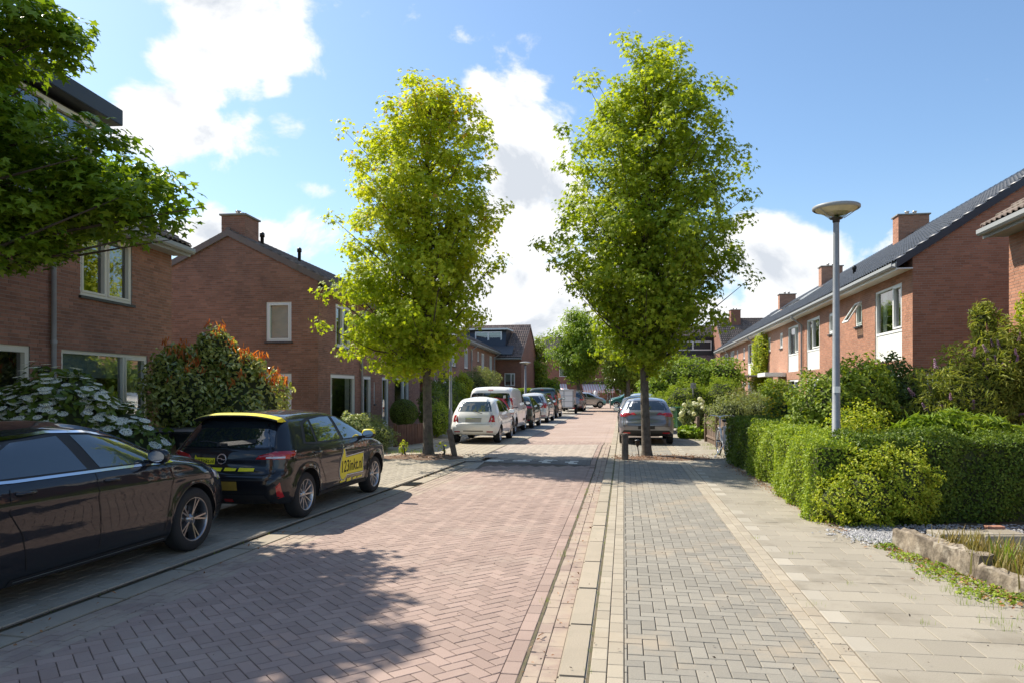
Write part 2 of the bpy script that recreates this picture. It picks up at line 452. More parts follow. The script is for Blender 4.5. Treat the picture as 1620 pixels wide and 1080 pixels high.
class Paving:
    def __init__(s, name, m, parent, z, single='paving_block', limit=300):
        s.name, s.m, s.parent, s.z, s.single, s.limit = name, m, parent, z, single, limit
        s.items = []     # (poly, shape key or None, centre, angle)
    def put(s, poly, key=None, ang=0.0):
        if area(poly) < 0: poly = poly[::-1]
        if abs(area(poly)) < .0012: return
        cx = sum(p[0] for p in poly) / len(poly); cy = sum(p[1] for p in poly) / len(poly)
        s.items.append((poly, key, (cx, cy), ang))
    def finish(s):
        vis = []
        for i, (p, k, c, a) in enumerate(s.items):
            if k is None or c[1] < 4.3: continue
            x, y = proj((c[0], c[1], 0))
            if 6 < x < 1614 and y < 1078: vis.append((c[1], i))
        vis.sort(); chosen = {i for _, i in vis[:s.limit]}
        cache = {}
        V = []; F = []; Rn = []
        for i, (p, k, c, a) in enumerate(s.items):
            if i in chosen:
                if (k, i % 3) not in cache:
                    w, h = k
                    vs, fs = block_faces([(-w / 2, -h / 2), (w / 2, -h / 2), (w / 2, h / 2), (-w / 2, h / 2)], 0.0)
                    cache[(k, i % 3)] = np_mesh(s.single, vs, fs, s.m, False)
                zz = s.z(c[1]) if callable(s.z) else s.z
                link(s.single, cache[(k, i % 3)], s.parent, (c[0], c[1], zz + random.uniform(-.001, .001)), (0, 0, a))
            else:
                vs, fs = block_faces(p, s.z); o = len(V); V += vs; F += [[j + o for j in f] for f in fs]; Rn += [random.random()] * len(fs)
        if V: link(s.name, np_mesh(s.name, V, F, s.m, False, Rn), s.parent, kind='stuff')

def herring(L, w, u0, u1, v0, v1, rot):
    """yield bricks (corner poly in frame, angle) of a 2:1 herringbone turned by rot"""
    c, s_ = math.cos(rot), math.sin(rot)
    cu, cv = (u0 + u1) / 2, (v0 + v1) / 2; rad = math.hypot(u1 - u0, v1 - v0) / 2 + L
    n = int(rad / w) + 4
    for a in range(-n, n + 1):
        for b in range(-n // 2 - 2, n // 2 + 3):
            ox, oy = (a + 2 * b) * w, (a - 2 * b) * w
            for (x0, y0, x1, y1, an) in ((0, 0, 2 * w, w, 0), (2 * w, -w, 3 * w, w, math.pi / 2)):
                X = ox + (x0 + x1) / 2; Y = oy + (y0 + y1) / 2
                pu, pv = cu + c * X - s_ * Y, cv + s_ * X + c * Y
                if u0 - L < pu < u1 + L and v0 - L < pv < v1 + L:
                    q = [(ox + x, oy + y) for x, y in ((x0, y0), (x1, y0), (x1, y1), (x0, y1))]
                    yield [(cu + c * x - s_ * y, cv + s_ * x + c * y) for x, y in q], an + rot

def sheet(name, pts_fn, v0, v1, dv, us, z, m, kind='structure', parent=None, label=None):
    """a strip of ground in a street frame"""
    vs = []; fs = []; n = max(1, int(round((v1 - v0) / dv)))
    for i in range(n + 1):
        v = v0 + (v1 - v0) * i / n
        for u in us:
            uu = u(v) if callable(u) else u
            x, y = pts_fn(uu, v); vs.append((x, y, (z(y) if callable(z) else z)))
    k = len(us)
    for i in range(n):
        for j in range(k - 1):
            fs.append((i * k + j, i * k + j + 1, (i + 1) * k + j + 1, (i + 1) * k + j))
    o = link(name, np_mesh(name, vs, fs, m), parent, kind=kind)
    return o

# ground far and wide
g = MB(); g.add([(-600, -300, -.16), (600, -300, -.16), (600, 1500, -.16), (-600, 1500, -.16)], [(0, 1, 2, 3)])
g.build('ground', m_ground, kind='structure')

# ---- the road
YF = 25.0
def road_left_u(v):       # in RF coordinates, where the left edge of the clay paving lies
    y = v * CT + OR[1]
    x = (LF(.72, 0)[0] + .2085 * (y - LF(.72, 0)[1])) if y < 18.5 else (OL2[0] + .30 / C2 + .16 * (y - 18.5))
    return (x - (OR[0] + v * ST)) / CT * 1.0
road = sheet('road', RF, -12, YF, .4, [road_left_u, -.43], lambda y: zr(y) - .012, m_roadbed)
far_z = lambda y: 0.0
sheet('road_surface', RF, YF, 100, 5, [road_left_u, -.43], 0.0, far_road, parent=road)
pv_r = Paving('road_paving', m_road, road, zr); pv_t = Paving('table_paving', m_table, road, zr, limit=0)
w = .105
def left_x(y): return (LF(.72, 0)[0] + .2085 * (y - LF(.72, 0)[1])) if y < 18.5 else (OL2[0] + .30 / C2 + .16 * (y - 18.5))
for q, an in herring(.21, w, -4.8, -.55, 2.6, YF + .3, R(45)):
    p = [RF(*a) for a in q]
    cy = sum(a[1] for a in p) / 4
    if cy < 2.4 or 16.95 < cy < 17.75: continue
    pv = pv_t if 17.7 < cy < 23.2 else pv_r
    full = True
    ins = all(a[0] > left_x(a[1]) for a in p) and all(a[0] < -.55 for a in q) and all(a[1] < YF + .25 for a in q)
    if not ins:
        qq = clip(q, -1, 0, .55)
        if len(qq) < 3: continue
        p = [RF(*a) for a in qq]
        sl = .2085 if cy < 18.5 else .16
        p = clip(p, 1, -sl, left_x(cy) - sl * cy)
        if len(p) < 3: continue
        pv.put(p)
    else:
        pv.put(p, (.21, .105), an - TH)
pv_r.finish(); pv_t.finish()
# ramp of dark blocks with white wedges
rp = Paving('ramp_paving', m_dark, road, zr, limit=0); rw = []
for j in range(7):
    v0 = 16.93 / CT + j * .122; y = v0 * CT
    u = road_left_u(v0)
    k = 0
    while u < -.56:
        u1 = min(u + .21 + (0.1 if (k == 0 and j % 2) else 0), -.555)
        q = [RF(u, v0), RF(u1, v0), RF(u1, v0 + .125), RF(u, v0 + .125)]
        ph = ((u + 5 - j * .03) % .62); alt = int((u + 5 - j * .03) / .62) % 3
        if ph < .25 and (1 + alt % 2) <= j <= (3 + alt): rw.append(q)
        else: rp.put(q)
        u = u1; k += 1
rp.finish()
V = []; F = []
for q in rw:
    if area(q) < 0: q = q[::-1]
    vs, fs = block_faces(q, zr); o = len(V); V += vs; F += [[j + o for j in f] for f in fs]
link('white_marking', np_mesh('white_marking', V, F, m_whitepave), road, kind='stuff')

def rows(pav, frame, u0, nrow, wid, ln, v0, v1, ang, stag=.5, jitter=0.0, cond=None):
    for r_ in range(nrow):
        v = v0 - (r_ * stag % 1) * ln
        while v < v1:
            a, b = u0 + r_ * wid, u0 + (r_ + 1) * wid
            q = [frame(a, v), frame(b, v), frame(b, v + ln), frame(a, v + ln)]
            if cond is None or cond(q[0][0], q[0][1]): pav.put(q, (wid, ln), ang)
            v += ln
# right of the road: edge course, sandy gutter, kerb
gut = sheet('gutter', RF, -12, YF, .4, [-.56, -.18], lambda y: zr(y) * .85 - .018, m_roadbed)
pe = Paving('edge_course', m_road, gut, lambda y: zr(y) * .9, limit=60); rows(pe, RF, -.552, 1, .118, .212, 2.5, YF, -TH); pe.finish()
pg = Paving('gutter_paving', m_gutter, gut, lambda y: zr(y) * .85 - .010, limit=100); rows(pg, RF, -.42, 2, .115, .212, 2.5, YF, -TH, .37); pg.finish()
sheet('road_surface', RF, YF, 100, 5, [-.56, -.18], -.004, far_road, parent=gut)
def kerb(frame, ua, ub, v0, v1, z0, z1, th, name):
    base = MB(); a, b = frame(ua, v0), frame(ub, v0); c, d = frame(ub, v1), frame(ua, v1)
    base.add([(a[0], a[1], z0 - .1), (b[0], b[1], z0 - .1), (c[0], c[1], z0 - .1), (d[0], d[1], z0 - .1), (a[0], a[1], z1 - .03), (b[0], b[1], z1 - .03), (c[0], c[1], z1 - .03), (d[0], d[1], z1 - .03)],
             [(4, 5, 6, 7), (0, 1, 5, 4), (1, 2, 6, 5), (2, 3, 7, 6), (3, 0, 4, 7)])
    ko = base.build(name, m_roadbed, kind='structure')
    s = MB(); w_ = ub - ua
    s.box(-w_ / 2, w_ / 2, -.494, .494, z0 - .08, z1, bev=.012); me = None
    v = v0 + .5
    while v < min(v1, 42):
        c = frame((ua + ub) / 2, v)
        if me is None:
            o = s.build('kerb_stone', m_kerb, ko); me = o.data; o.location = (c[0], c[1], 0); o.rotation_euler = (0, 0, -th)
        else: link('kerb_stone', me, ko, (c[0], c[1], random.uniform(-.002, .002)), (0, 0, -th))
        v += 1.0
    if v1 > 42:
        t = MB(); q = [frame(ua, v - .5), frame(ub, v - .5), frame(ub, v1), frame(ua, v1)]
        t.add([(p[0], p[1], z1) for p in q] + [(p[0], p[1], z0 - .05) for p in q], [(0, 1, 2, 3), (0, 3, 7, 4), (1, 2, 6, 5)]).build('kerb_strip', m_kerb, ko)
    return ko
kerb(RF, -.18, -.004, 1.5, 100, -.05, .055, TH, 'kerb')
# right lane, strips, pavement
ZP = .045
lane = sheet('pavement', RF, -12, 32, 44, [0.0, 1.745], ZP - .012, m_roadbed)
pl = Paving('lane_paving', m_grey, lane, ZP)
for q, an in herring(.21, .105, .225, 1.53, 2.6, 26.0, 0.0):
    full = all(.224 <= a[0] <= 1.531 for a in q)
    if not full:
        q2 = clip(clip(q, 1, 0, .225), -1, 0, -1.53)
        if len(q2) > 2: pl.put([RF(*a) for a in q2])
    else: pl.put([RF(*a) for a in q], (.21, .105), an - TH)
pl.finish()
ps = Paving('strip_paving', m_beige, lane, ZP, limit=150)
rows(ps, RF, .012, 2, .1065, .212, 2.5, 30, -TH, .37); rows(ps, RF, 1.531, 2, .107, .212, 2.5, 30, -TH, .45); ps.finish()
walk = sheet('pavement', RF, -12, 32, 44, [1.745, 3.6], ZP - .012, m_roadbed)
sl = Paving('slab_paving', m_slab, walk, ZP, 'paving_slab'); hl = Paving('half_slab_paving', m_light, walk, ZP, 'half_slab', 60)
for j in range(0, 90):
    v = 2.5 + j * .305
    odd = j % 2
    u = 1.75
    if odd:
        q = [RF(u, v), RF(u + .165, v), RF(u + .165, v + .305), RF(u, v + .305)]
        (hl if random.random() < .8 else sl).put(q, (.165, .305), -TH); u += .165
    while u < 3.5:
        q = [RF(u, v), RF(u + .33, v), RF(u + .33, v + .305), RF(u, v + .305)]; sl.put(q, (.33, .305), -TH); u += .33
sl.finish(); hl.finish()
sheet('pavement_surface', RF, 32, 100, 4, [0.0, 3.6], ZP, far_grey, parent=walk)
# left side
kerb(LF, .01, .30, 1.5, 19, -.06, .0, TL, 'gutter_kerb')
gl = sheet('gutter', LF, -8, 19, .5, [.30, .74], -.02, m_roadbed)
pg = Paving('gutter_paving', m_gutter, gl, -.006, limit=100); rows(pg, LF, .302, 4, .1055, .212, 2.5, 18.7, -TL, .4); pg.finish()
lp = sheet('parking_strip', LF, -8, 18.6, 26.6, [-4.6, .01], .018, m_roadbed)
pl = Paving('strip_paving', m_beige, lp, .03, limit=150); rows(pl, LF, -.222, 2, .1065, .212, 2.5, 18.5, -TL, .4); pl.finish()
pl = Paving('parking_paving', m_park, lp, .03)
for q, an in herring(.21, .105, -2.3, -.225, 3.0, 18.5, 0.0):
    full = all(-2.3 <= a[0] <= -.224 for a in q) and all(a[1] < 18.5 for a in q)
    if not full:
        q2 = clip(clip(q, 1, 0, -2.3), -1, 0, .225)
        if len(q2) > 2 and q[0][1] < 18.4: pl.put([LF(*a) for a in q2])
    else: pl.put([LF(*a) for a in q], (.21, .105), an - TL)
pl.finish()
sl = Paving('slab_paving', m_slab, lp, .03, 'paving_slab', 0)
for j in range(0, 52):
    v = 2.6 + j * .305; u = -2.305 - (.165 if j % 2 else 0)
    while u > -4.4:
        q = [LF(u - .33, v), LF(u, v), LF(u, v + .305), LF(u - .33, v + .305)]
        sl.put(q, (.33, .305), -TL)
        u -= .33
sl.finish()
sheet('parking_strip', LF, 17.2, 20.4, 1, [-2.3, .95], -.004, far_grey)
lp2 = sheet('parking_strip', LF2, -.3, 90, 3, [-5.6, .36], .016, far_grey)
pl = Paving('parking_paving', m_beige, lp2, .03, limit=0)
rows(pl, LF2, -2.2, 11, .21, .33, 0, 9, -T2, .5); rows(pl, LF2, .11, 2, .11, .212, 0, 9, -T2, .4); rows(pl, LF2, -3.9, 5, .33, .305, 0, 9, -T2, .5); pl.finish()

m_joint = mat('mossy joint soil', (.13, .10, .062), (.085, .08, .04), .97, 7, bump=1, bscale=60)
sheet('joint_soil', RF, 2, 40, .7, [-.012, .022], .041, m_joint, parent=lane)
sheet('joint_soil', RF, 2, YF, .4, [-.442, -.412], lambda y: zr(y) * .85 - .006, m_joint, parent=gut)
sheet('joint_soil', LF, 2, 18.6, .7, [-.02, .02], .004, m_joint, parent=lp)
sheet('joint_soil', LF, 2, 18.6, .7, [.285, .315], -.008, m_joint, parent=gl)
# ------------------------------------------------------------------ houses
m_brickL = mat('brown red brick', (.38, .185, .120), (.25, .118, .076), .88, .9, rnd=.17, bump=.5, bscale=90, fine=.2, dirt=(.14, .072, .048, .45), dirt_s=.7)
m_brickR = mat('orange red brick', (.43, .205, .125), (.33, .150, .088), .88, .9, rnd=.14, bump=.5, bscale=90, fine=.2, dirt=(.26, .13, .085, .5), dirt_s=.7)
m_mortL = mat('grey mortar', (.30, .25, .21), (.25, .205, .17), .95, 5)
m_mortR = mat('light mortar', (.40, .32, .26), (.33, .265, .21), .95, 5)
m_farL = wallbrick_mat('brown red brickwork', (.38, .188, .122), (.26, .122, .08), (.27, .22, .18))
m_farR = wallbrick_mat('orange red brickwork', (.43, .21, .13), (.34, .155, .092), (.37, .29, .23))
m_farB = wallbrick_mat('distant red brickwork', (.30, .13, .08), (.24, .105, .065), (.17, .12, .10))
m_tileB = mat('brown roof tile', (.135, .10, .085), (.20, .155, .13), .75, .7, rnd=.18, bump=.3, bscale=50, dirt=(.09, .085, .05, .5), dirt_s=1.5)
m_tileK = mat('black glazed roof tile', (.028, .032, .042), (.045, .05, .06), .32, .7, rnd=.15, spec=.6)
m_tileR = mat('faded red roof tile', (.24, .17, .145), (.15, .11, .095), .8, .7, rnd=.2)
m_cream = mat('cream window paint', (.72, .68, .56), None, .45, fine=.05)
m_white = mat('white window paint', (.80, .80, .77), None, .42, fine=.04)
m_panel = mat('white facade panel', (.78, .77, .72), None, .5, fine=.05, dirt=(.5, .48, .42, .3), dirt_s=2)
m_sill = mat('dark sill tile', (.045, .045, .045), None, .5, bump=.2)
m_zinc = mat('grey pipe', (.36, .37, .375), (.30, .31, .315), .5, 3, fine=.1)
m_gutp = mat('grey gutter paint', (.30, .31, .31), None, .5)
m_dark2 = mat('black board', (.022, .024, .028), None, .45)
m_interior = mat('dim room', (.14, .12, .10), (.08, .07, .06), .9, 1.5)
m_curt = mat('pale curtain', (.62, .62, .56), (.50, .51, .47), .9, 3)
m_blind = mat('grey green blind', (.34, .42, .38), None, .8)
m_glass = glass_mat('window glass', strength=.15)
m_concrete = mat('concrete cap', (.30, .28, .25), (.22, .21, .19), .9, 3, bump=.4)
m_black = mat('black plastic', (.018, .018, .018), None, .4)
m_steel = mat('brushed steel', (.55, .55, .55), None, .3, metal=1)
m_doorg = mat('dark green door', (.03, .05, .045), None, .4)

def mapper(W, side):
    if side == 'front': return lambda s, n, t: (s, n, t)
    if side == 'left': return lambda s, n, t: (n, s, t)
    return lambda s, n, t: (W - n, s, t)

def M3(fn, arr): return np.array([fn(*p) for p in arr])

def wall_face(name, mp, L, zb, zt, opens, m, parent, top=None, rec=.11):
    """plain face with real openings and reveals; top = polygon above zt for gables"""
    xs = sorted({0, L} | {v for o in opens for v in o[:2]}); zs = sorted({zb, zt} | {v for o in opens for v in o[2:4] if zb < v < zt})
    V = []; F = []
    def quad(*p):
        o = len(V); V.extend(mp(*q) for q in p); F.append([o, o + 1, o + 2, o + 3])
    for i in range(len(xs) - 1):
        for j in range(len(zs) - 1):
            cx, cz = (xs[i] + xs[i + 1]) / 2, (zs[j] + zs[j + 1]) / 2
            if any(o[0] < cx < o[1] and o[2] < cz < o[3] for o in opens): continue
            quad((xs[i], 0, zs[j]), (xs[i + 1], 0, zs[j]), (xs[i + 1], 0, zs[j + 1]), (xs[i], 0, zs[j + 1]))
    for o in opens:
        x0, x1, z0, z1 = o[:4]
        quad((x0, 0, z0), (x0, rec, z0), (x0, rec, z1), (x0, 0, z1)); quad((x1, 0, z0), (x1, rec, z0), (x1, rec, z1), (x1, 0, z1))
        quad((x0, 0, z1), (x1, 0, z1), (x1, rec, z1), (x0, rec, z1)); quad((x0, 0, z0), (x1, 0, z0), (x1, rec, z0), (x0, rec, z0))
    if top:
        o = len(V); V.extend(mp(s, 0, t) for s, t in top); F.append(list(range(o, o + len(top))))
    return link(name, np_mesh(name, V, F, m), parent)

def bricks(parent, root, mp, L, zb, zt, opens, m, topz=None, vis=None, s0=0.0, limit=300):
    """brick by brick: 21 x 5 cm with 1 cm recessed joints"""
    T = []; S = []; rows_ = int((zt - zb) / .0625); rr = random.Random(3)
    for r_ in range(rows_):
        z = zb + r_ * .0625 + .005
        a, b = s0, L
        if topz:
            good = [s for s in np.linspace(s0, L, 120) if topz(s) > z + .05]
            if not good: continue
            a, b = good[0], good[-1]
        segs = [(a, b)]
        for o in opens:
            if o[2] < z + .04 and o[3] > z + .01:
                ns = []
                for p, q in segs:
                    if o[1] <= p or o[0] >= q: ns.append((p, q)); continue
                    if o[0] > p: ns.append((p, o[0]))
                    if o[1] < q: ns.append((o[1], q))
                segs = ns
        off = (.11 * (r_ % 2) + .055 * rr.choice([0, 0, 1])) % .22
        for p, q in segs:
            x = p - ((p - off) % .22)
            while x < q:
                c, d = max(x + .005, p), min(x + .215, q)
                if d - c > .03: T.append(((c + d) / 2, .0015, z + .026)); S.append((d - c, .012, .052))
                x += .22
    T = np.array(T); S = np.array(S)
    T[:, 1] += np.array([rr.uniform(-.001, .001) for _ in range(len(T))])
    mw = root.matrix_world
    cand = []
    if vis:
        for i in range(len(T)):
            if S[i, 0] < .208: continue
            wpt = mw @ Vector(mp(*T[i])); x, y = proj(wpt)
            if wpt.y > 1 and any(v[0] < x < v[2] and v[1] < y < v[3] for v in vis): cand.append((wpt.y, i))
        cand.sort()
    ch = [i for _, i in cand[:limit]]; rest = np.setdiff1d(np.arange(len(T)), ch)
    tv = UNITBRICK_V
    P = tv[None] * S[rest][:, None, :] + T[rest][:, None, :]
    Q = P.reshape(-1, 3); Q = np.array(mp(Q[:, 0], Q[:, 1], Q[:, 2])) if True else Q
    Q = np.stack([np.broadcast_to(q, (len(P) * 8,)) for q in Q], 1)
    F = (np.array(UNITBRICK_F)[None] + (np.arange(len(rest)) * 8)[:, None, None]).reshape(-1, 4)
    link('brickwork', np_mesh('brickwork', Q, F, m, False, np.repeat(rng.random(len(rest)), 5)), parent, kind='stuff')
    if ch:
        bm_ = np.array([(x * .21, y * .012, z * .052) for x, y, z in tv]); bm_ = M3(lambda s, n, t: tuple(np.array(mp(s, n, t)) - np.array(mp(0, 0, 0))), bm_)
        me = np_mesh('brick', bm_, np.array(UNITBRICK_F), m)
        for i in ch: link('brick', me, parent, mp(*T[i]))

def window(root, mp, x0, x1, z0, z1, fm, style='two', curtain=.5, sill=True, name='window', panel=None, split=.6, rec=.07, blind=None):
    f = MB(); t = .065
    def B(mb, a, b, n0, n1, c, d, m=0):
        vs = [mp(*p) for p in ((a, n0, c), (b, n0, c), (b, n1, c), (a, n1, c), (a, n0, d), (b, n0, d), (b, n1, d), (a, n1, d))]
        mb.add(vs, [(0, 3, 2, 1), (4, 5, 6, 7), (0, 1, 5, 4), (1, 2, 6, 5), (2, 3, 7, 6), (3, 0, 4, 7)], m)
    n0, n1 = rec - .05, rec + .04
    zb = z0 if panel is None else panel
    B(f, x0, x0 + t, n0, n1, z0, z1); B(f, x1 - t, x1, n0, n1, z0, z1); B(f, x0 + t, x1 - t, n0, n1, z1 - t, z1); B(f, x0 + t, x1 - t, n0, n1, z0, z0 + t)
    if panel is not None: B(f, x0 + t, x1 - t, n0, n1, panel - t / 2, panel + t / 2)
    panes = []
    if style == 'two':
        xm = x0 + (x1 - x0) * split; B(f, xm - .035, xm + .035, n0 + .001, n1, zb + t, z1 - t); panes = [(x0 + t, xm - .035), (xm + .035, x1 - t)]
    else: panes = [(x0 + t, x1 - t)]
    w = f.build(name, fm, root)
    for i, (a, b) in enumerate(panes):
        s = MB(); u = .045
        if style in ('two', 'one', 'door') and (i == len(panes) - 1 or style == 'door' or split == .5):
            s = MB(); c0 = zb + t
            B(s, a + .002, a + u, n0 - .012, n1 - .02, c0 + .002, z1 - t - .002); B(s, b - u, b - .002, n0 - .012, n1 - .02, c0 + .002, z1 - t - .002)
            B(s, a + u, b - u, n0 - .012, n1 - .02, c0 + .002, c0 + u + (.25 if style == 'door' else 0)); B(s, a + u, b - u, n0 - .012, n1 - .02, z1 - t - u, z1 - t - .002)
            if style != 'door' or name == 'door': s.build('sash' if name != 'door' else 'door_leaf', fm, w)
        p = MB(); vs = [mp(a, n1 - .03, zb + t), mp(b, n1 - .03, zb + t), mp(b, n1 - .03, z1 - t), mp(a, n1 - .03, z1 - t)]
        p.add(vs, [(0, 1, 2, 3)]).build('pane', m_glass, w)
    # the room behind
    r_ = MB(); dp = 1.6
    c = [(x0, n1, zb), (x1, n1, zb), (x1, n1, z1), (x0, n1, z1), (x0, dp, zb), (x1, dp, zb), (x1, dp, z1), (x0, dp, z1)]
    r_.add([mp(*p) for p in c], [(4, 5, 6, 7), (0, 1, 5, 4), (1, 2, 6, 5), (2, 3, 7, 6), (3, 0, 4, 7)]).build('room', m_interior, w)
    if curtain:
        cu = MB(); n = 14
        for (a, b) in ((x0 + t, x0 + t + (x1 - x0) * curtain * .5), (x1 - t - (x1 - x0) * curtain * .35, x1 - t)):
            vs = []
            for i in range(n + 1):
                s_ = a + (b - a) * i / n; nn = n1 + .10 + .025 * math.sin(i * 2.2)
                vs += [mp(s_, nn, zb + .02), mp(s_, nn, z1 - .03)]
            cu.add(vs, [(2 * i, 2 * i + 2, 2 * i + 3, 2 * i + 1) for i in range(n)], 0, True)
        cu.build('curtain', m_curt, w)
    if blind:
        b_ = MB(); zz = z1 - t - (z1 - zb) * blind
        b_.add([mp(x0 + t, n1 + .03, zz), mp(x1 - t, n1 + .03, zz), mp(x1 - t, n1 + .03, z1 - t), mp(x0 + t, n1 + .03, z1 - t)], [(0, 1, 2, 3)]).build('roller_blind', m_blind, w)
    if sill:
        s = MB(); B(s, x0 - .05, x1 + .05, -.055, rec - .052, z0 - .055, z0 - .004); s.build('sill', m_sill, w)
    if panel is not None:
        s = MB(); B(s, x0 + t, x1 - t, n0 + .02, n1, z0 + t, panel - t / 2); s.build('panel', m_panel, w)
    return w

def tiles(parent, root, org, sdir, tdir, ndir, Ls, Lt, m, vis=None, limit=300, pw=.205, pt=.33):
    """pan tiles row by row up a slope"""
    org, sdir, tdir, ndir = (np.array(v, float) for v in (org, sdir, tdir, ndir))
    nx = max(1, int(round(Ls / pw))); ntt = max(1, int(round(Lt / pt))); pw = Ls / nx; pt = Lt / ntt
    prof = [(0, .0), (.22, .034), (.45, .040), (.62, .016), (.8, .002), (1.0, .004)]
    tv = []; 
    for tt, dz in ((-.012, .042), (pt + .03, .006)):
        for a, h in prof: tv.append(a * pw * sdir + tt * tdir + (h + dz) * ndir)
    for a, h in prof: tv.append(a * pw * sdir - .012 * tdir + (h + .014) * ndir)
    tv = np.array(tv); tf = [(i, i + 1, i + 7, i + 6) for i in range(5)] + [(12 + i, 13 + i, i + 1, i) for i in range(5)] + [(12, 0, 6, 6)][:0]
    ii, jj = np.meshgrid(np.arange(nx), np.arange(ntt)); ii = ii.ravel(); jj = jj.ravel()
    T = org[None] + (ii * pw)[:, None] * sdir + (jj * pt)[:, None] * tdir + rng.uniform(-.003, .003, len(ii))[:, None] * ndir
    ch = []
    if vis:
        mw = root.matrix_world
        for i in range(len(T)):
            wp = mw @ Vector(T[i]); x, y = proj(wp)
            if wp.y > 1 and any(v[0] < x < v[2] and v[1] < y < v[3] for v in vis): ch.append((wp.y, i))
        ch = [i for _, i in sorted(ch)[:limit]]
    rest = np.setdiff1d(np.arange(len(T)), ch)
    if len(rest): scatter('tile_field', tv, tf, T[rest], rnd=rng.random(len(rest)), mats=m, parent=parent, kind='stuff', smooth=True)
    if ch:
        me = np_mesh('roof_tile', tv, np.array(tf), m, True)
        for i in ch: link('roof_tile', me, parent, T[i])

def chimney(root, x0, x1, y0, y1, z0, z1, bm_, mm, parent, geo=True, pots=2):
    c = MB(); c.box(x0, x1, y0, y1, z0, z1); ch = c.build('chimney', mm if geo else bm_, parent)
    if geo:
        bricks(ch, root, lambda s, n, t: (x0 + s, y0 + n, t), x1 - x0, z0, z1, [], bm_)
        bricks(ch, root, lambda s, n, t: (x0 + n, y0 + s, t), y1 - y0, z0, z1, [], bm_)
        bricks(ch, root, lambda s, n, t: (x1 - n, y0 + s, t), y1 - y0, z0, z1, [], bm_)
    cap = MB(); cap.box(x0 - .06, x1 + .06, y0 - .06, y1 + .06, z1, z1 + .06, bev=.008)
    cx, cy = (x0 + x1) / 2, (y0 + y1) / 2
    for k in range(pots):
        px, py = (cx + (k - .5) * .3, cy) if (x1 - x0) > (y1 - y0) else (cx, cy + (k - .5) * .3)
        cap.lathe([(.075, z1 + .05), (.075, z1 + .2), (.095, z1 + .2), (.095, z1 + .23), (.07, z1 + .23), (.07, z1 + .12)], 12, 1, Matrix.Translation((px, py, 0)))
    for o in [cap.build('chimney_cap', [m_concrete, m_steel], parent)]: pass

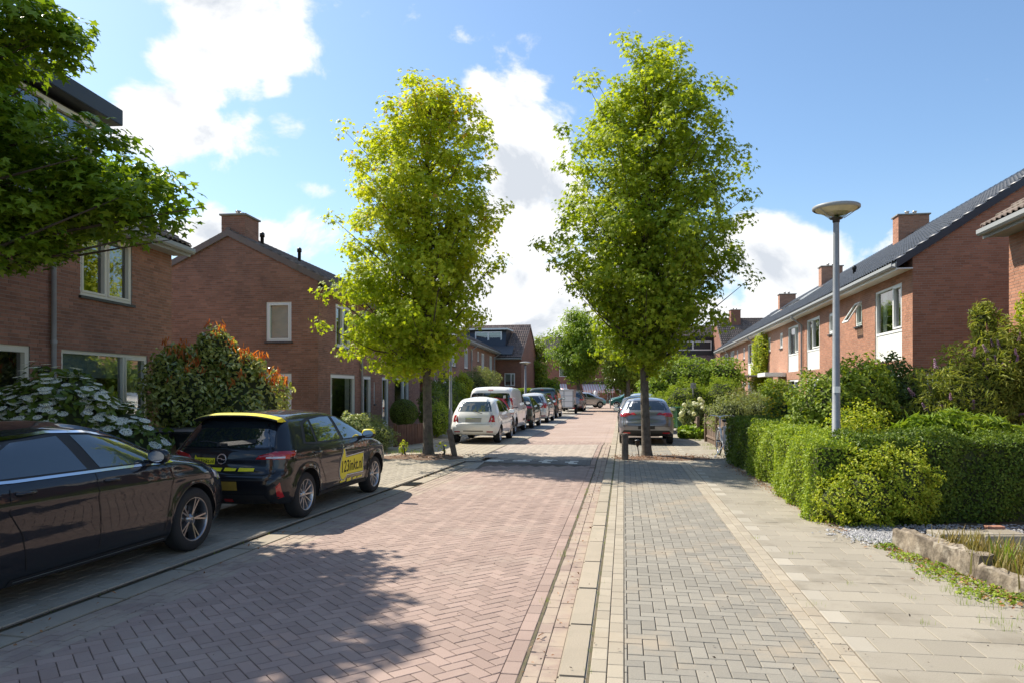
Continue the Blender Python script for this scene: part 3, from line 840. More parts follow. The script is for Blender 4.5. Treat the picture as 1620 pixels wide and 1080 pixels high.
def house(label, org, rz, W, D, eave, rise, opens, bm_, mm, fm, tm, cat='house', geo=False, gables=(), vis=None, visg=None, vist=None,
          gopens=(), chim=None, over=.42, group=None, vents=(), pipe=None, panelz=None, base=0.0, ridge_y=None, name='terraced_house'):
    root = empty(name, (org[0], org[1], base), rz, label, cat, group)
    bpy.context.view_layer.update()
    ry = ridge_y or D / 2
    mpF = mapper(W, 'front')
    far_b = {id(m_brickL): m_farL, id(m_brickR): m_farR}.get(id(bm_), bm_)
    wf = wall_face('wall', mpF, W, -.1, eave, [o[:4] for o in opens], mm if geo else far_b, root)
    if geo: bricks(wf, root, mpF, W, -.1, eave, [o[:4] for o in opens], bm_, vis=vis)
    for o in opens:
        kw = dict(o[4]) if len(o) > 4 else {}
        window(root, mpF, *o[:4], kw.pop('fm', fm), **kw)
    # the other walls
    sl = rise / ry
    for side in ('left', 'right'):
        mp = mapper(W, side); go = [o[:4] for o in gopens] if side in gables else []
        g2 = side in gables and geo
        wg = wall_face('gable_wall', mp, D, -.1, eave, go, mm if g2 else far_b, root, top=[(0, eave), (D, eave), (ry, eave + rise)])
        if g2: bricks(wg, root, mp, D, -.1, eave + rise, go, bm_, topz=lambda s: eave + (s * sl if s < ry else (D - s) * rise / (D - ry)), vis=visg)
        if side in gables:
            for o in gopens: window(root, mp, *o[:4], fm, **(dict(o[4]) if len(o) > 4 else {}))
    b = MB(); b.add([(0, D, -.1), (W, D, -.1), (W, D, eave), (0, D, eave)], [(0, 1, 2, 3)]).build('rear_wall', far_b, root)
    # roof
    vo = .06
    def slab(ys, zs, ye, ze, th=.11):
        r_ = MB(); r_.prism([(ys, zs), (ye, ze), (ye, ze + th), (ys, zs + th)], -vo * ('left' in gables), W + vo * ('right' in gables), 'x'); return r_
    f_ = slab(-over, eave - over * sl + .02, ry, eave + rise + .02); rf = f_.build('roof', m_dark2, root)
    sb = rise / (D - ry)
    slab(D + over, eave - over * sb + .02, ry, eave + rise + .02).build('rear_roof', m_dark2, root)
    L = math.hypot(1, sl); td = (0, 1 / L, sl / L); ndv = (0, -sl / L, 1 / L)
    x0, x1 = -vo * ('left' in gables), W + vo * ('right' in gables)
    o0 = (x0, -over - .02, eave - over * sl + .13)
    tiles(rf, root, o0, (1, 0, 0), td, ndv, x1 - x0, (ry + over) * L, tm, vist)
    L2 = math.hypot(1, sb); td2 = (0, -1 / L2, sb / L2); nd2 = (0, sb / L2, 1 / L2)
    tiles(rf, root, (x1, D + over + .02, eave - over * sb + .13), (-1, 0, 0), td2, nd2, x1 - x0, (D - ry + over) * L2, tm)
    rg = MB()
    nseg = int((x1 - x0) / .35)
    for i in range(nseg):
        a = x0 + i * (x1 - x0) / nseg; b_ = a + (x1 - x0) / nseg + .02
        rg.tube([(a, ry, eave + rise + .16), (b_, ry, eave + rise + .175)], .085, 8)
    rg.build('ridge', tm, root)
    # eave: fascia, gutter, verge boards
    ga = MB(); ga.box(x0, x1, -over - .005, -over + .02, eave - over * sl - .10, eave - over * sl + .06)
    ga.box(x0, x1, -over + .02, -.012, eave - over * sl - .07, eave - over * sl - .04)
    ga.build('eave_board', m_white if tm is m_tileK else m_gutp, root)
    gu = MB(); zg = eave - over * sl + .03
    gu.prism([(-over - .13, zg + .05), (-over - .13, zg - .03), (-over - .10, zg - .07), (-over - .012, zg - .07), (-over - .012, zg + .05), (-over - .03, zg + .05), (-over - .03, zg - .04), (-over - .11, zg - .02), (-over - .11, zg + .05)], x0, x1, 'x')
    gu.build('gutter', m_gutp, root)
    for side in gables:
        xx = x0 - .025 if side == 'left' else x1
        v = MB()
        for ys, ye, z0_, z1_ in ((-over, ry, eave - over * sl, eave + rise), (D + over, ry, eave - over * sb, eave + rise)):
            v.prism([(ys, z0_ - .04), (ye, z1_ - .04), (ye, z1_ + .17), (ys, z0_ + .17)], xx, xx + .03, 'x')
        v.build('verge', tm, root)
        # verge tiles, one by one along the slope
    if pipe is not None:
        p = MB(); zt = eave - over * sl
        p.tube([(pipe, -over - .07, zt - .04), (pipe, -over - .07, zt - .12), (pipe, -.08, zt - .45), (pipe, -.08, .02)], .042, 10)
        for z in (1.0, 2.6, 4.2): p.tube([(pipe, -.08, z), (pipe, -.08, z + .06)], .052, 10)
        p.build('downpipe', m_zinc, root)
    for (vx, vy, h) in vents:
        v = MB(); zz = eave + (vy * sl if vy < ry else rise) + .1
        v.lathe([(.06, zz), (.06, zz + h), (.085, zz + h), (.085, zz + h + .12), (.05, zz + h + .16), (0, zz + h + .16)], 12, M=Matrix.Translation((vx, vy, 0))); v.build('roof_vent', m_black, root)
    if chim: chimney(root, *chim, bm_ if geo else far_b, mm, root, geo)
    return root

U = dict
# ---- first terrace on the left side
aL1 = math.atan(.072); d1 = (math.sin(aL1), math.cos(aL1)); RZ1 = math.pi / 2 - aL1
def L1(y): return (-9.12 + .072 * y, y)
k1 = 1 / math.cos(aL1)
def lu(y, y0): return (y - y0) * k1
y0 = 10.2; W1 = lu(17.0, y0)
h1 = house('brown brick house with cream windows and a black dormer behind the maple branches', L1(y0), RZ1, W1, 8.4, 5.2, 2.5,
      [(lu(13.28, y0), lu(16.02, y0), .55, 2.52, U(style='two', split=.7, curtain=.7, blind=.22, sill=True)),
       (lu(11.3, y0), lu(12.5, y0), .06, 2.53, U(style='door', name='door', curtain=0, sill=False)),
       (lu(13.8, y0), lu(15.45, y0), 3.56, 4.85, U(style='two', split=.5, curtain=.4, blind=.3))],
      m_brickL, m_mortL, m_cream, m_tileB, geo=True, gables=('right',), vis=[(0, 455, 90, 552), (100, 480, 230, 548), (215, 400, 270, 520)], pipe=lu(12.98, y0), vist=None)
dm = MB(); xs0, xs1 = 1.0, lu(15.4, y0); dm.box(xs0, xs1, .75, 4.1, 6.0, 7.40); dmo = dm.build('dormer', m_dark2, h1)
window(h1, lambda s, n, t: (s, .72 + n, t), xs0 + .3, xs1 - .12, 6.35, 7.32, m_cream, curtain=.3, sill=False, rec=.0)
MB().box(xs0 - .3, xs1 + .3, .35, 4.2, 7.42, 7.76, bev=.012).build('dormer_roof', m_dark2, h1)
MB().box(lu(12.66, y0), lu(12.78, y0), -.16, -.012, 2.02, 2.2, bev=.01).build('wall_lamp', m_black, h1)
house('brown brick house partly outside the frame, next to the dormered house', L1(y0 - 6.6), RZ1, 6.6 * k1 - .01, 8.4, 5.2, 2.5,
      [(1.2, 3.9, .55, 2.52, U()), (4.6, 5.7, .06, 2.52, U(style='door', name='door', curtain=0, sill=False)), (1.4, 3.0, 3.56, 4.85, U())],
      m_brickL, m_mortL, m_cream, m_tileB, geo=False, gables=('left',))

# ---- second terrace on the left side
aL2 = math.atan(.105); RZ2 = math.pi / 2 - aL2; k2 = 1 / math.cos(aL2)
def L2(y): return (-8.69 + .105 * y, y)
UW = 6.5
lab2 = ['brown brick end house with a blank gable and corner chimney, behind the photinia bush', 'brown brick terraced house behind the trunk and crown of the yellow-green street tree',
        'brown terraced house behind the clipped ball shrub, third in its row', 'brown terraced house behind the leaning post and lamp, fourth in its row', 'brown terraced house behind the yellow shrub and white van, fifth in its row',
        'brown terraced house behind the olive willow shrub, sixth in its row', 'brown end house touching the house with the slate grey dormer']
for i in range(7):
    ys = 23.5 + i * UW; mir = i % 2
    w_ = UW * k2 - (.004 if i < 6 else 0)
    ops = [(1.15, 3.75, .62, 2.3, U(style='one' if i == 0 else 'two', curtain=.5, split=.62)), (4.75, 5.75, .05, 2.3, U(style='door', name='door', curtain=0, sill=False)),
           (1.65, 3.2, 3.25, 4.72, U(split=.5, curtain=.4)), (4.6, 5.35, 3.95, 4.75, U(style='one', curtain=0))]
    if i == 0: ops.append((6.15, 6.3, 1.2, 2.1, U(style='one', curtain=0, sill=True)))
    if mir: ops = [(w_ - b, w_ - a, c, d, e) for a, b, c, d, e in ops]
    h = house(lab2[i], L2(ys), RZ2, w_, 6.0, 5.29, 1.5, ops, m_brickL, m_mortL, m_white, m_tileB, geo=i < 2, gables=('left',) if i == 0 else (('right',) if i == 6 else ()),
          visg=[(285, 400, 410, 530)] if i == 0 else None, vis=None if i else [(505, 560, 520, 645)],
          gopens=[(.88, 1.72, 3.32, 4.6, U(style='one', curtain=0, blind=.9)), (.88, 1.72, .9, 2.3, U(style='one', curtain=.5))] if i == 0 else (),
          chim=(.02, 1.0, 2.45, 3.25, 6.1, 7.42) if i == 0 else ((w_ - 1.0, w_ - .05, 2.6, 3.4, 6.2, 7.5) if i in (2, 4) else None), group='brown brick terrace',
          pipe=4.35 if not mir else None, vents=[(3.4, 2.0, .45), (1.6, 2.6, .35)] if i == 0 else ([(2.5, 2.0, .45)] if i == 1 else []))

# ---- terrace on the right side
aR = math.atan(.172); kR = 1 / math.cos(aR); RZ3 = -math.pi / 2 - aR
def R1(y): return (7.23 + .172 * y, y)
labR = ['orange brick end house with black glazed roof and dark gable, beside the garden gap', 'orange brick terraced house with a tilted open window beside the galvanised lamp post',
        'orange brick terraced house with white porch canopy', 'orange brick terraced house half covered by the green climber', 'orange brick terraced house with skylights, just past the climber',
        'orange brick terraced house behind the lime green shrub', 'orange brick end house at the far end of the black roofed terrace']
for i in range(7):
    ya, yb = 19.3 + 6.5 * i, 19.3 + 6.5 * (i + 1)
    w_ = 6.5 * kR - .004
    # local x runs from the far end (yb) towards the camera
    if i % 2 == 0:
        up = [(.8, 3.1), (4.45, 5.15)]
    else: up = [(3.45, 5.7), (1.25, 2.0)]
    ops = [(w_ - up[0][1], w_ - up[0][0], 2.62, 4.72, U(panel=3.42, curtain=.35, split=.66 if i % 2 == 0 else .4, sill=False)),
           (w_ - up[1][1], w_ - up[1][0], 3.85, 4.62, U(style='one', curtain=0)),
           (w_ - up[0][1], w_ - up[0][0], .7, 2.25, U(curtain=.4, sill=True)),
           (w_ - up[1][1] - .15, w_ - up[1][0] + .15, .08, 2.25, U(style='door', name='door', curtain=0, sill=False))]
    h = house(labR[i], R1(yb), RZ3, w_, 8.6, 5.3, 2.85, ops, m_brickR, m_mortR, m_white, m_tileK, geo=i < 2, gables=('right',) if i == 0 else (('left',) if i == 6 else ()),
          vis=[(1300, 420, 1440, 560)] if i < 2 else None, visg=[(1450, 380, 1590, 520)] if i == 0 else None, vist=[(1160, 260, 1620, 520)] if i < 2 else None,
          chim=(.05, .75, 3.7, 4.9, 7.6, 9.1) if i in (1, 3, 5) else None, group='orange brick terrace', vents=[(5.2, 3.95, .3)] if i == 0 else ([(3.5, 1.2, .25)] if i == 1 else []),
          pipe=None if i in (0, 2, 4) else .25)
    if i in (0,):   # the window that is tilted open
        mpF = mapper(w_, 'front'); a, b = ops[1][0], ops[1][1]
        s = MB(); Mx = Matrix.Translation((0, -.03, 4.6)) @ Matrix.Rotation(R(-32), 4, 'X')
        for q in ((a + .03, b - .03, -.02, .02, -.74, -.68), (a + .03, b - .03, -.02, .02, -.05, 0), (a + .03, a + .08, -.02, .02, -.68, -.05), (b - .08, b - .03, -.02, .02, -.68, -.05)): s.box(*q, M=Mx)
        s.box(a + .08, b - .08, -.004, .004, -.68, -.05, 1, M=Mx); s.build('open_casement', [m_white, m_glass], h)
    if i in (3, 4):
        for xx in (1.2, 2.6, 4.2):
            sk = MB(); sl = 2.85 / 4.3; Mx = Matrix.Translation((xx, 1.9, 5.3 + 1.9 * sl + .17)) @ Matrix.Rotation(math.atan(sl), 4, 'X')
            sk.box(-.6, .6, 0, 1.5, 0, .06, M=Mx); sk.box(-.52, .52, .06, 1.44, .061, .07, 1, M=Mx); sk.build('skylight', [m_zinc, m_glass], h)
    if i == 2:
        c = MB(); c.box(w_ - 5.8, w_ - 3.5, -1.0, -.015, 2.42, 2.62, bev=.01); c.build('porch_canopy', m_white, h)
    if i == 3:
        c = MB(); c.box(w_ - 5.2, w_ - .5, -1.6, -.015, 2.5, 2.56, bev=.01); c.tube([(w_ - .6, -1.5, 0), (w_ - .6, -1.5, 2.5)], .04); c.build('porch_canopy', m_zinc, h)
yb = 14.6
house('orange brick house at the picture edge whose eave juts in front of the dark gable', (9.9, yb), RZ3, 8.0, 8.6, 5.2, 2.85,
      [(2.2, 4.4, .7, 2.25, U()), (2.2, 4.4, 2.62, 4.6, U(panel=3.42, sill=False)), (6.0, 7.0, .08, 2.25, U(style='door', name='door', curtain=0, sill=False))],
      m_brickR, m_mortR, m_white, m_tileB, geo=True, gables=('left',), vis=[(1590, 330, 1620, 680)], over=.45)

# ---- houses at the end of the street
def far_house(label, org, rz, W, D, eave, rise, tm, base=0.0, ops=None, chim=None, gables=('left', 'right')):
    ops = ops if ops is not None else [(1, 2.6, 2.9, 4.1, U(curtain=.3, sill=False)), (W - 3, W - 1.4, 2.9, 4.1, U(curtain=.3, sill=False)), (1, 3, .7, 2.1, U(curtain=.4, sill=False)), (W - 2, W - 1, .05, 2.1, U(style='door', name='door', curtain=0, sill=False))]
    return house(label, org, rz, W, D, eave, rise, ops, m_farB, m_farB, m_white, tm, gables=gables, base=base, chim=chim, name='house')
fd = far_house('red brick house with a slate grey dormer, closing the brown terrace', (-5.6, 69.4), R(-11.5), 6.6, 9.0, 4.9, 3.0, m_tileR,
      ops=[(5.0, 6.0, 2.1, 3.3, U(curtain=0, blind=.6, sill=False)), (1, 3, .7, 2.1, U(sill=False))])
dd = MB(); dd.prism([(.6, 5.2), (3.3, 7.35), (.9, 7.35), (.35, 5.4)], .6, 5.0, 'x'); dd.build('dormer', m_tileK, fd)
window(fd, lambda s, n, t: (s, .62 + n, t), 2.0, 4.6, 6.0, 7.2, m_white, curtain=0, blind=.5, sill=False, split=.5)
MB().box(.4, 5.2, .4, 3.3, 7.36, 7.5).build('dormer_roof', m_white, fd)
MB().prism([(-.35, 4.95), (.45, 5.75), (.45, 5.85), (-.35, 5.05)], 3.2, 5.8, 'x').build('solar_panel', m_tileK, fd)
far_house('distant house with a dormered faded roof, between the street tree and the black roofed terrace', (13.5, 80), R(-4), 9.5, 9.0, 5.0, 3.8, m_tileR, chim=None)
fe = far_house('distant house with tall brown chimney behind the end of the black roofed terrace', (21.5, 74), R(-4), 9, 9.0, 5.2, 3.9, m_tileB, chim=(1.4, 2.4, 3.6, 4.6, 8.4, 10.1))
fg = bpy.data.objects['house.001']
MB().box(3.8, 8.6, .3, 3.5, 5.4, 7.3).build('dormer', m_dark2, fg); MB().box(3.6, 8.8, .1, 3.6, 7.31, 7.5).build('dormer_roof', m_dark2, fg)
window(fg, lambda s, n, t: (s, .27 + n, t), 4.2, 8.2, 6.0, 7.0, m_white, curtain=0, blind=.4, sill=False, split=.5)
far_house('distant grey roofed house behind the slender trees left of the street end', (-2.5, 104), R(-8), 9.5, 9, 4.3, 3.2, m_tileR)
sh = far_house('brick shop building with pink striped awnings at the end of the street', (4.2, 96), R(0), 22, 9, 6.2, 2.6, m_tileB, base=-.15,
      ops=[(4.9, 8.4, .1, 1.8, U(curtain=0, sill=False)), (8.9, 10.0, .05, 1.95, U(style='door', name='door', curtain=0, sill=False)), (13.0, 14.1, .05, 1.8, U(style='door', name='door', curtain=0, sill=False)),
           (2, 4, 3.6, 4.9, U(sill=False)), (10.5, 13, 3.6, 4.9, U(sill=False)), (16, 18, 3.6, 4.9, U(sill=False)), (16, 18, .7, 1.9, U(sill=False))])
m_awnP = mat('pink awning cloth', (.72, .42, .40), None, .8); m_awnW = mat('white awning cloth', (.80, .76, .70), None, .8)
def awning(x0, x1, lab):
    aw = MB(); n = int((x1 - x0) / .16)
    for i in range(n):
        a = x0 + (x1 - x0) * i / n; b = x0 + (x1 - x0) * (i + 1) / n
        aw.prism([(-2.3, 1.78), (-.02, 2.62), (-.02, 2.66), (-2.3, 1.82)], a, b, 'x', i % 2); aw.prism([(-2.32, 1.5), (-2.29, 1.5), (-2.29, 1.8), (-2.32, 1.8)], a, b, 'x', i % 2)
    return aw.build('awning', [m_awnP, m_awnW], sh)
awning(4.9, 8.9, ''); awning(.2, 2.9, '')
MB().box(3.0, 12.2, -.25, -.02, 2.72, 2.95).build('shop_fascia', m_dark2, sh)
# ------------------------------------------------------------------ cars
def paint(name, c, metal=.0, rough=.28):
    return mat(name, c, None, rough if metal else .5, metal=metal, coat=1.0, fine=.0, spec=.5 if metal else .15)
p_black = paint('black car paint', (.006, .007, .010)); p_blue = paint('blue black car paint', (.006, .008, .013))
p_white = paint('white car paint', (.82, .81, .77)); p_vanw = paint('van white paint', (.82, .82, .80))
p_grey = paint('grey metallic paint', (.21, .215, .235), .6, .35); p_green = paint('dark green paint', (.010, .028, .020)); p_silv = paint('silver paint', (.50, .51, .52), .6, .3)
p_teal = paint('teal car paint', (.02, .14, .14)); p_red = paint('dark red paint', (.12, .015, .015))
m_carglass = mat('dark car glass', (.012, .018, .022), None, .02, spec=1.0, coat=1.0)
m_carglass2 = mat('pale car glass', (.02, .035, .04), (.05, .07, .07), .03, 1.5, spec=1.0, coat=1.0)
m_chrome = mat('chrome trim', (.75, .77, .80), None, .12, metal=1)
m_rim = mat('alloy rim', (.50, .50, .51), None, .3, metal=.9); m_rimd = mat('dark polished rim', (.30, .30, .31), None, .28, metal=.9)
m_tyre = mat('tyre rubber', (.018, .018, .018), None, .85, bump=.3, bscale=80)
m_lred = mat('red lamp glass', (.36, .008, .012), None, .12, coat=1.0); m_lwhite = mat('clear lamp glass', (.55, .55, .55), None, .1, coat=1.0)
m_yellow = mat('yellow signwriting', (.80, .68, .02), None, .4); m_plateY = mat('yellow number plate', (.30, .20, .025), (.24, .16, .03), .5, 12)
m_plateB = mat('beige number plate', (.42, .39, .33), None, .5); m_seam = mat('dark seam', (.004, .004, .004), None, .7)
m_trimk = mat('black trim', (.016, .016, .017), None, .55, bump=.2)
m_lens = mat('amber lamp', (.6, .22, .02), None, .2, coat=1)

def chaikin(p, n):
    for _ in range(n):
        q = [p[0]]
        for a, b in zip(p[:-1], p[1:]): q += [tuple(.75 * np.array(a) + .25 * np.array(b)), tuple(.25 * np.array(a) + .75 * np.array(b))]
        q.append(p[-1]); p = q
    return p
def resample(p, n):
    p = np.array(p, float); d = np.concatenate([[0], np.cumsum(np.hypot(*np.diff(p, axis=0).T))])
    t = np.linspace(0, d[-1], n); return np.stack([np.interp(t, d, p[:, 0]), np.interp(t, d, p[:, 1])], 1)

class Car:
    def __init__(s, label, cat, sp, loc, th, paintm, name='car', group=None, N=200, Ms=24, Mc=12):
        s.sp = sp; s.root = empty(name, (loc[0], loc[1], loc[2] if len(loc) > 2 else .03), math.pi / 2 - th, label, cat, group)
        T = resample(chaikin(sp['top'], 2), N); s.T = T
        ia = int(np.argmax(T[:, 1])); x0, z0 = T[0]; x1, z1 = T[-1]
        rz = sp['rocker']; xr_, xf_, ra = sp['xr'], sp['xf'], sp['ra']
        def base(x): return np.interp(x, [x0, x0 + .3, x1 - .35, x1], [z0, rz, rz, z1])
        def arch(x):
            b = base(x)
            for xw in (xr_, xf_):
                d = ra ** 2 - (x - xw) ** 2
                b = np.where(d > 0, np.maximum(b, sp['r'] + np.sqrt(np.maximum(d, 0))), b)
            return b
        eps = .0006
        bx = np.clip(T[:, 0], x0 + eps * np.arange(N), x1 - eps * np.arange(N)[::-1]); bx = np.maximum.accumulate(bx)
        bz = np.minimum(arch(bx), np.maximum(T[:, 1] - .0, z0)); bz[0], bz[-1] = z0, z1
        zr_, xr2 = np.maximum.accumulate(T[:ia + 1, 1]), T[:ia + 1, 0]
        tf = T[ia:][::-1]; zf_, xf2 = np.maximum.accumulate(tf[:, 1]), tf[:, 0]
        zs_sorted = np.argsort(T[:, 0]); TX, TZ = T[zs_sorted, 0], T[zs_sorted, 1]
        top = T[(T[:, 1] > sp.get('topmin', .6))]; o = np.argsort(top[:, 0]); TX, TZ = top[o, 0], top[o, 1]
        wz, ww = zip(*sp['w'])
        def Y(x, z):
            w = np.interp(z, wz, ww)
            w = w - sp.get('tapf', .05) * np.clip((x - sp['xf'] + .5) / 1.3, 0, 1) ** 2 - sp.get('tapr', .04) * np.clip((sp['xr'] + .4 - x) / 1.2, 0, 1) ** 2
            dr = x - np.interp(z, zr_ + np.arange(len(zr_)) * 1e-7, xr2); df = np.interp(z, zf_ + np.arange(len(zf_)) * 1e-7, xf2) - x
            dt = np.interp(x, TX, TZ) - z
            a = np.clip(1 - dr / sp.get('Rr', .26), 0, 1); f = np.clip(1 - df / sp.get('Rf', .42), 0, 1); b = np.clip(1 - dt / sp.get('Rt', .09), 0, 1)
            c = np.clip(np.sqrt(a * a + b * b + f * f), 0, 1)
            Ry = (sp.get('Yr', .20) * a * a + sp.get('Yf', .26) * f * f + sp.get('Yt', .12) * b * b) / np.maximum(a * a + b * b + f * f, 1e-6)
            w = w - Ry * (1 - np.sqrt(np.maximum(0, 1 - c * c)))
            for xw in (xr_, xf_):
                r_ = np.hypot(x - xw, z - sp['r'])
                w = w + .020 * np.exp(-((r_ - ra) / .055) ** 2) * (1 - c)
            for (zc, dz, amp) in sp.get('creases', ((.72, .05, .010),)):
                w = w + amp * np.maximum(0, 1 - np.abs(z - zc - .03 * (sp['xf'] - x) / 2.5) / dz) * (1 - c)
            return np.maximum(w, .02)
        u = np.linspace(0, 1, Ms); u = .5 * u + .5 * (1 - np.cos(np.pi * u)) / 2
        X = bx[:, None] + (T[:, 0] - bx)[:, None] * u; Z = bz[:, None] + (T[:, 1] - bz)[:, None] * u
        YY = Y(X, Z)
        # across the top
        tg = np.gradient(T, axis=0); tg /= np.linalg.norm(tg, axis=1)[:, None]; nr = np.stack([-tg[:, 1], tg[:, 0]], 1)
        crown = np.interp(T[:, 1], [z0, .6, 1.0, 1.4], [.02, .075, .06, .035]) * np.where(T[:, 0] > 0, np.interp(T[:, 0], [0, .5, 1.9], [1, 1, 1.3]), 1)
        v = np.linspace(1, -1, Mc + 1)[1:-1]
        ye = YY[:, -1]
        XC = T[:, 0][:, None] + nr[:, 0][:, None] * (crown[:, None] * (1 - v ** 2)); ZC = T[:, 1][:, None] + nr[:, 1][:, None] * (crown[:, None] * (1 - v ** 2)); YC = ye[:, None] * v
        ring = np.concatenate([np.stack([X, YY, Z], 2), np.stack([XC, YC, ZC], 2), np.stack([X, -YY, Z], 2)[:, ::-1]], 1)
        K = ring.shape[1]; V = ring.reshape(-1, 3)
        i, j = np.meshgrid(np.arange(N - 1), np.arange(K - 1), indexing='ij'); a = (i * K + j).ravel()
        F = np.stack([a, a + K, a + K + 1, a + 1], 1)
        me = np_mesh('body', V, F, paintm, True); s.body = link('body', me, s.root)
        s.bvh = BVHTree.FromPolygons([tuple(p) for p in V], [tuple(f) for f in F.tolist()])
        # underside and wheel housings
        fb = []; vb = []
        for j in range(N):
            y = YY[j, 0] - .012; vb += [(bx[j], y, bz[j] + .004), (bx[j], -y, bz[j] + .004)]
        fb = [(2 * j, 2 * j + 1, 2 * j + 3, 2 * j + 2) for j in range(N - 1)]
        link('underbody', np_mesh('underbody', vb, fb, m_trimk), s.root)
        s.YY = Y
    def decal(s, name, poly, axis, m, off=.004, cell=.05, sides=None, pillow=False, holes=None, faces=None, mi=None):
        """a panel cut to the outline and laid on the bodywork"""
        outs = []
        for sd_ in (sides or ((-1, 1) if axis == 'y' else (-1,))):
            bm = bmesh.new()
            if faces is None:
                vs = [bm.verts.new((p[0], p[1], 0)) for p in poly]
                if len(vs) > 2:
                    f = bm.faces.new(vs); f.normal_update()
                    if len(vs) > 4: bmesh.ops.triangulate(bm, faces=[f])
            else:
                vs = [bm.verts.new((p[0], p[1], 0)) for p in poly]
                for f in faces:
                    try: bm.faces.new([vs[i] for i in f])
                    except ValueError: pass
            xs = [p[0] for p in poly]; ys = [p[1] for p in poly]
            for lo, hi, no in ((min(xs), max(xs), (1, 0, 0)), (min(ys), max(ys), (0, 1, 0))):
                k = int((hi - lo) / cell)
                for q in range(1, k + 1):
                    c = lo + (hi - lo) * q / (k + 1)
                    bmesh.ops.bisect_plane(bm, geom=bm.verts[:] + bm.edges[:] + bm.faces[:], plane_co=Vector(no) * c, plane_no=no)
            bmesh.ops.remove_doubles(bm, verts=bm.verts, dist=.0004)
            bd = {v for e in bm.edges if e.is_boundary for v in e.verts}
            dead = []
            for v in bm.verts:
                a, b = v.co.x, v.co.y
                if axis == 'y': o, d = Vector((a, sd_ * 3, b)), Vector((0, -sd_, 0))
                elif axis == 'x': o, d = Vector((sd_ * 6, a, b)), Vector((-sd_, 0, 0))
                else: o, d = Vector((a, b, 5)), Vector((0, 0, -1))
                h, n, _, _ = s.bvh.ray_cast(o, d)
                if h is None: dead.append(v); continue
                if n.dot(d) > 0: n = -n
                v.co = h + n * (off * (.15 if (pillow and v in bd) else 1))
            bmesh.ops.delete(bm, geom=dead, context='VERTS')
            if not bm.faces: bm.free(); continue
            mb = MB(); mb.bm(bm, sm=True); ob = mb.build(name, m, s.root); outs.append(ob)
        return outs
    def line(s, pts, axis, m, w=.008, off=.0045, sides=None, name='seam', cell=.08):
        p = np.array(pts, float); L = []; Rr = []
        for i in range(len(p)):
            d = p[min(i + 1, len(p) - 1)] - p[max(i - 1, 0)]; d = d / (np.linalg.norm(d) + 1e-9); n = np.array([-d[1], d[0]])
            L.append(tuple(p[i] + n * w / 2)); Rr.append(tuple(p[i] - n * w / 2))
        n = len(p); fs = [(i, i + 1, n + i + 1, n + i) for i in range(n - 1)]
        return s.decal(name, L + Rr, axis, m, off, cell, sides, faces=fs)
    def text(s, txt, cx, cz, width, height, axis, m, sides, off=.0075, name='lettering', shear=0.0):
        cu = bpy.data.curves.new('lettering', 'FONT'); cu.body = txt; cu.align_x = 'CENTER'; cu.align_y = 'CENTER'; cu.resolution_u = 3; cu.offset = .012
        t = bpy.data.objects.new('lettering', cu); COL.objects.link(t); dg = bpy.context.evaluated_depsgraph_get(); dg.update()
        me = bpy.data.meshes.new_from_object(t.evaluated_get(dg)); V = [v.co.copy() for v in me.vertices]; F = [tuple(p.vertices) for p in me.polygons]
        bpy.data.objects.remove(t)
        x0, x1 = min(v.x for v in V), max(v.x for v in V); z0, z1 = min(v.y for v in V), max(v.y for v in V)
        sg = 1 if axis == 'y' else -1
        P = [(cx + sg * ((v.x - (x0 + x1) / 2) / (x1 - x0) * width), cz + (v.y - (z0 + z1) / 2) / (z1 - z0) * height + shear * ((v.x - (x0 + x1) / 2) / (x1 - x0) * width)) for v in V]
        return s.decal(name, P, axis, m, off, .1, sides, faces=F)
    def wheels(s, rim, style='multi', n=10, track=None):
        sp = s.sp; r = sp['r']; w = .205; ht = track or sp['track'] / 2
        tv = MB(); tv.lathe([(r * .66, -w / 2 + .01), (r * .70, -w / 2), (r * .93, -w / 2 + .004), (r * .985, -w / 2 + .03), (r, -w / 2 + .06), (r, w / 2 - .06), (r * .985, w / 2 - .03), (r * .93, w / 2 - .004), (r * .70, w / 2), (r * .66, w / 2 - .01)], 40)
        rb = MB(); ro = r * .685
        rb.lathe([(ro, w / 2 - .004), (ro * .975, w / 2 - .002), (ro * .93, w / 2 - .02), (ro * .90, .0), (ro * .9, -w / 2)], 40, 0)
        rb.lathe([(ro * .9, -.02), (0, -.02)], 30, 1, sm=False)
        rb.lathe([(ro * .62, -.012), (ro * .62, .0), (ro * .2, .0)], 24, 2, sm=False)
        rb.lathe([(.0, w / 2 - .03), (.028, w / 2 - .032), (.04, w / 2 - .045), (.06, w / 2 - .05), (.062, 0)], 20, 0)
        for k in range(n):
            t = 2 * math.pi * k / n
            offs = (0,) if style == 'multi' else (-.13, .13)
            for of in offs:
                a = t; w0, w1 = (.016, .012) if style == 'multi' else (.013, .013)
                if style == 'multi' and r < .31 and n < 9: w0, w1 = .03, .04
                p0 = np.array([math.cos(a), math.sin(a)]) * .045; p1 = np.array([math.cos(a + of), math.sin(a + of)]) * ro * .965
                d = (p1 - p0) / np.linalg.norm(p1 - p0); nn = np.array([-d[1], d[0]])
                vs = []
                for (p, ww_, zt_, zb_) in ((p0, w0, w / 2 - .045, .02), (p1, w1, w / 2 - .016, .0)):
                    for sg in (1, -1):
                        q = p + nn * ww_ * sg; vs += [(q[0], q[1], zb_), (q[0] - nn[0] * .004 * sg, q[1] - nn[1] * .004 * sg, zt_)]
                rb.add(vs, [(1, 3, 7, 5), (0, 1, 5, 4), (2, 6, 7, 3)], 0)
        mt = mr = None
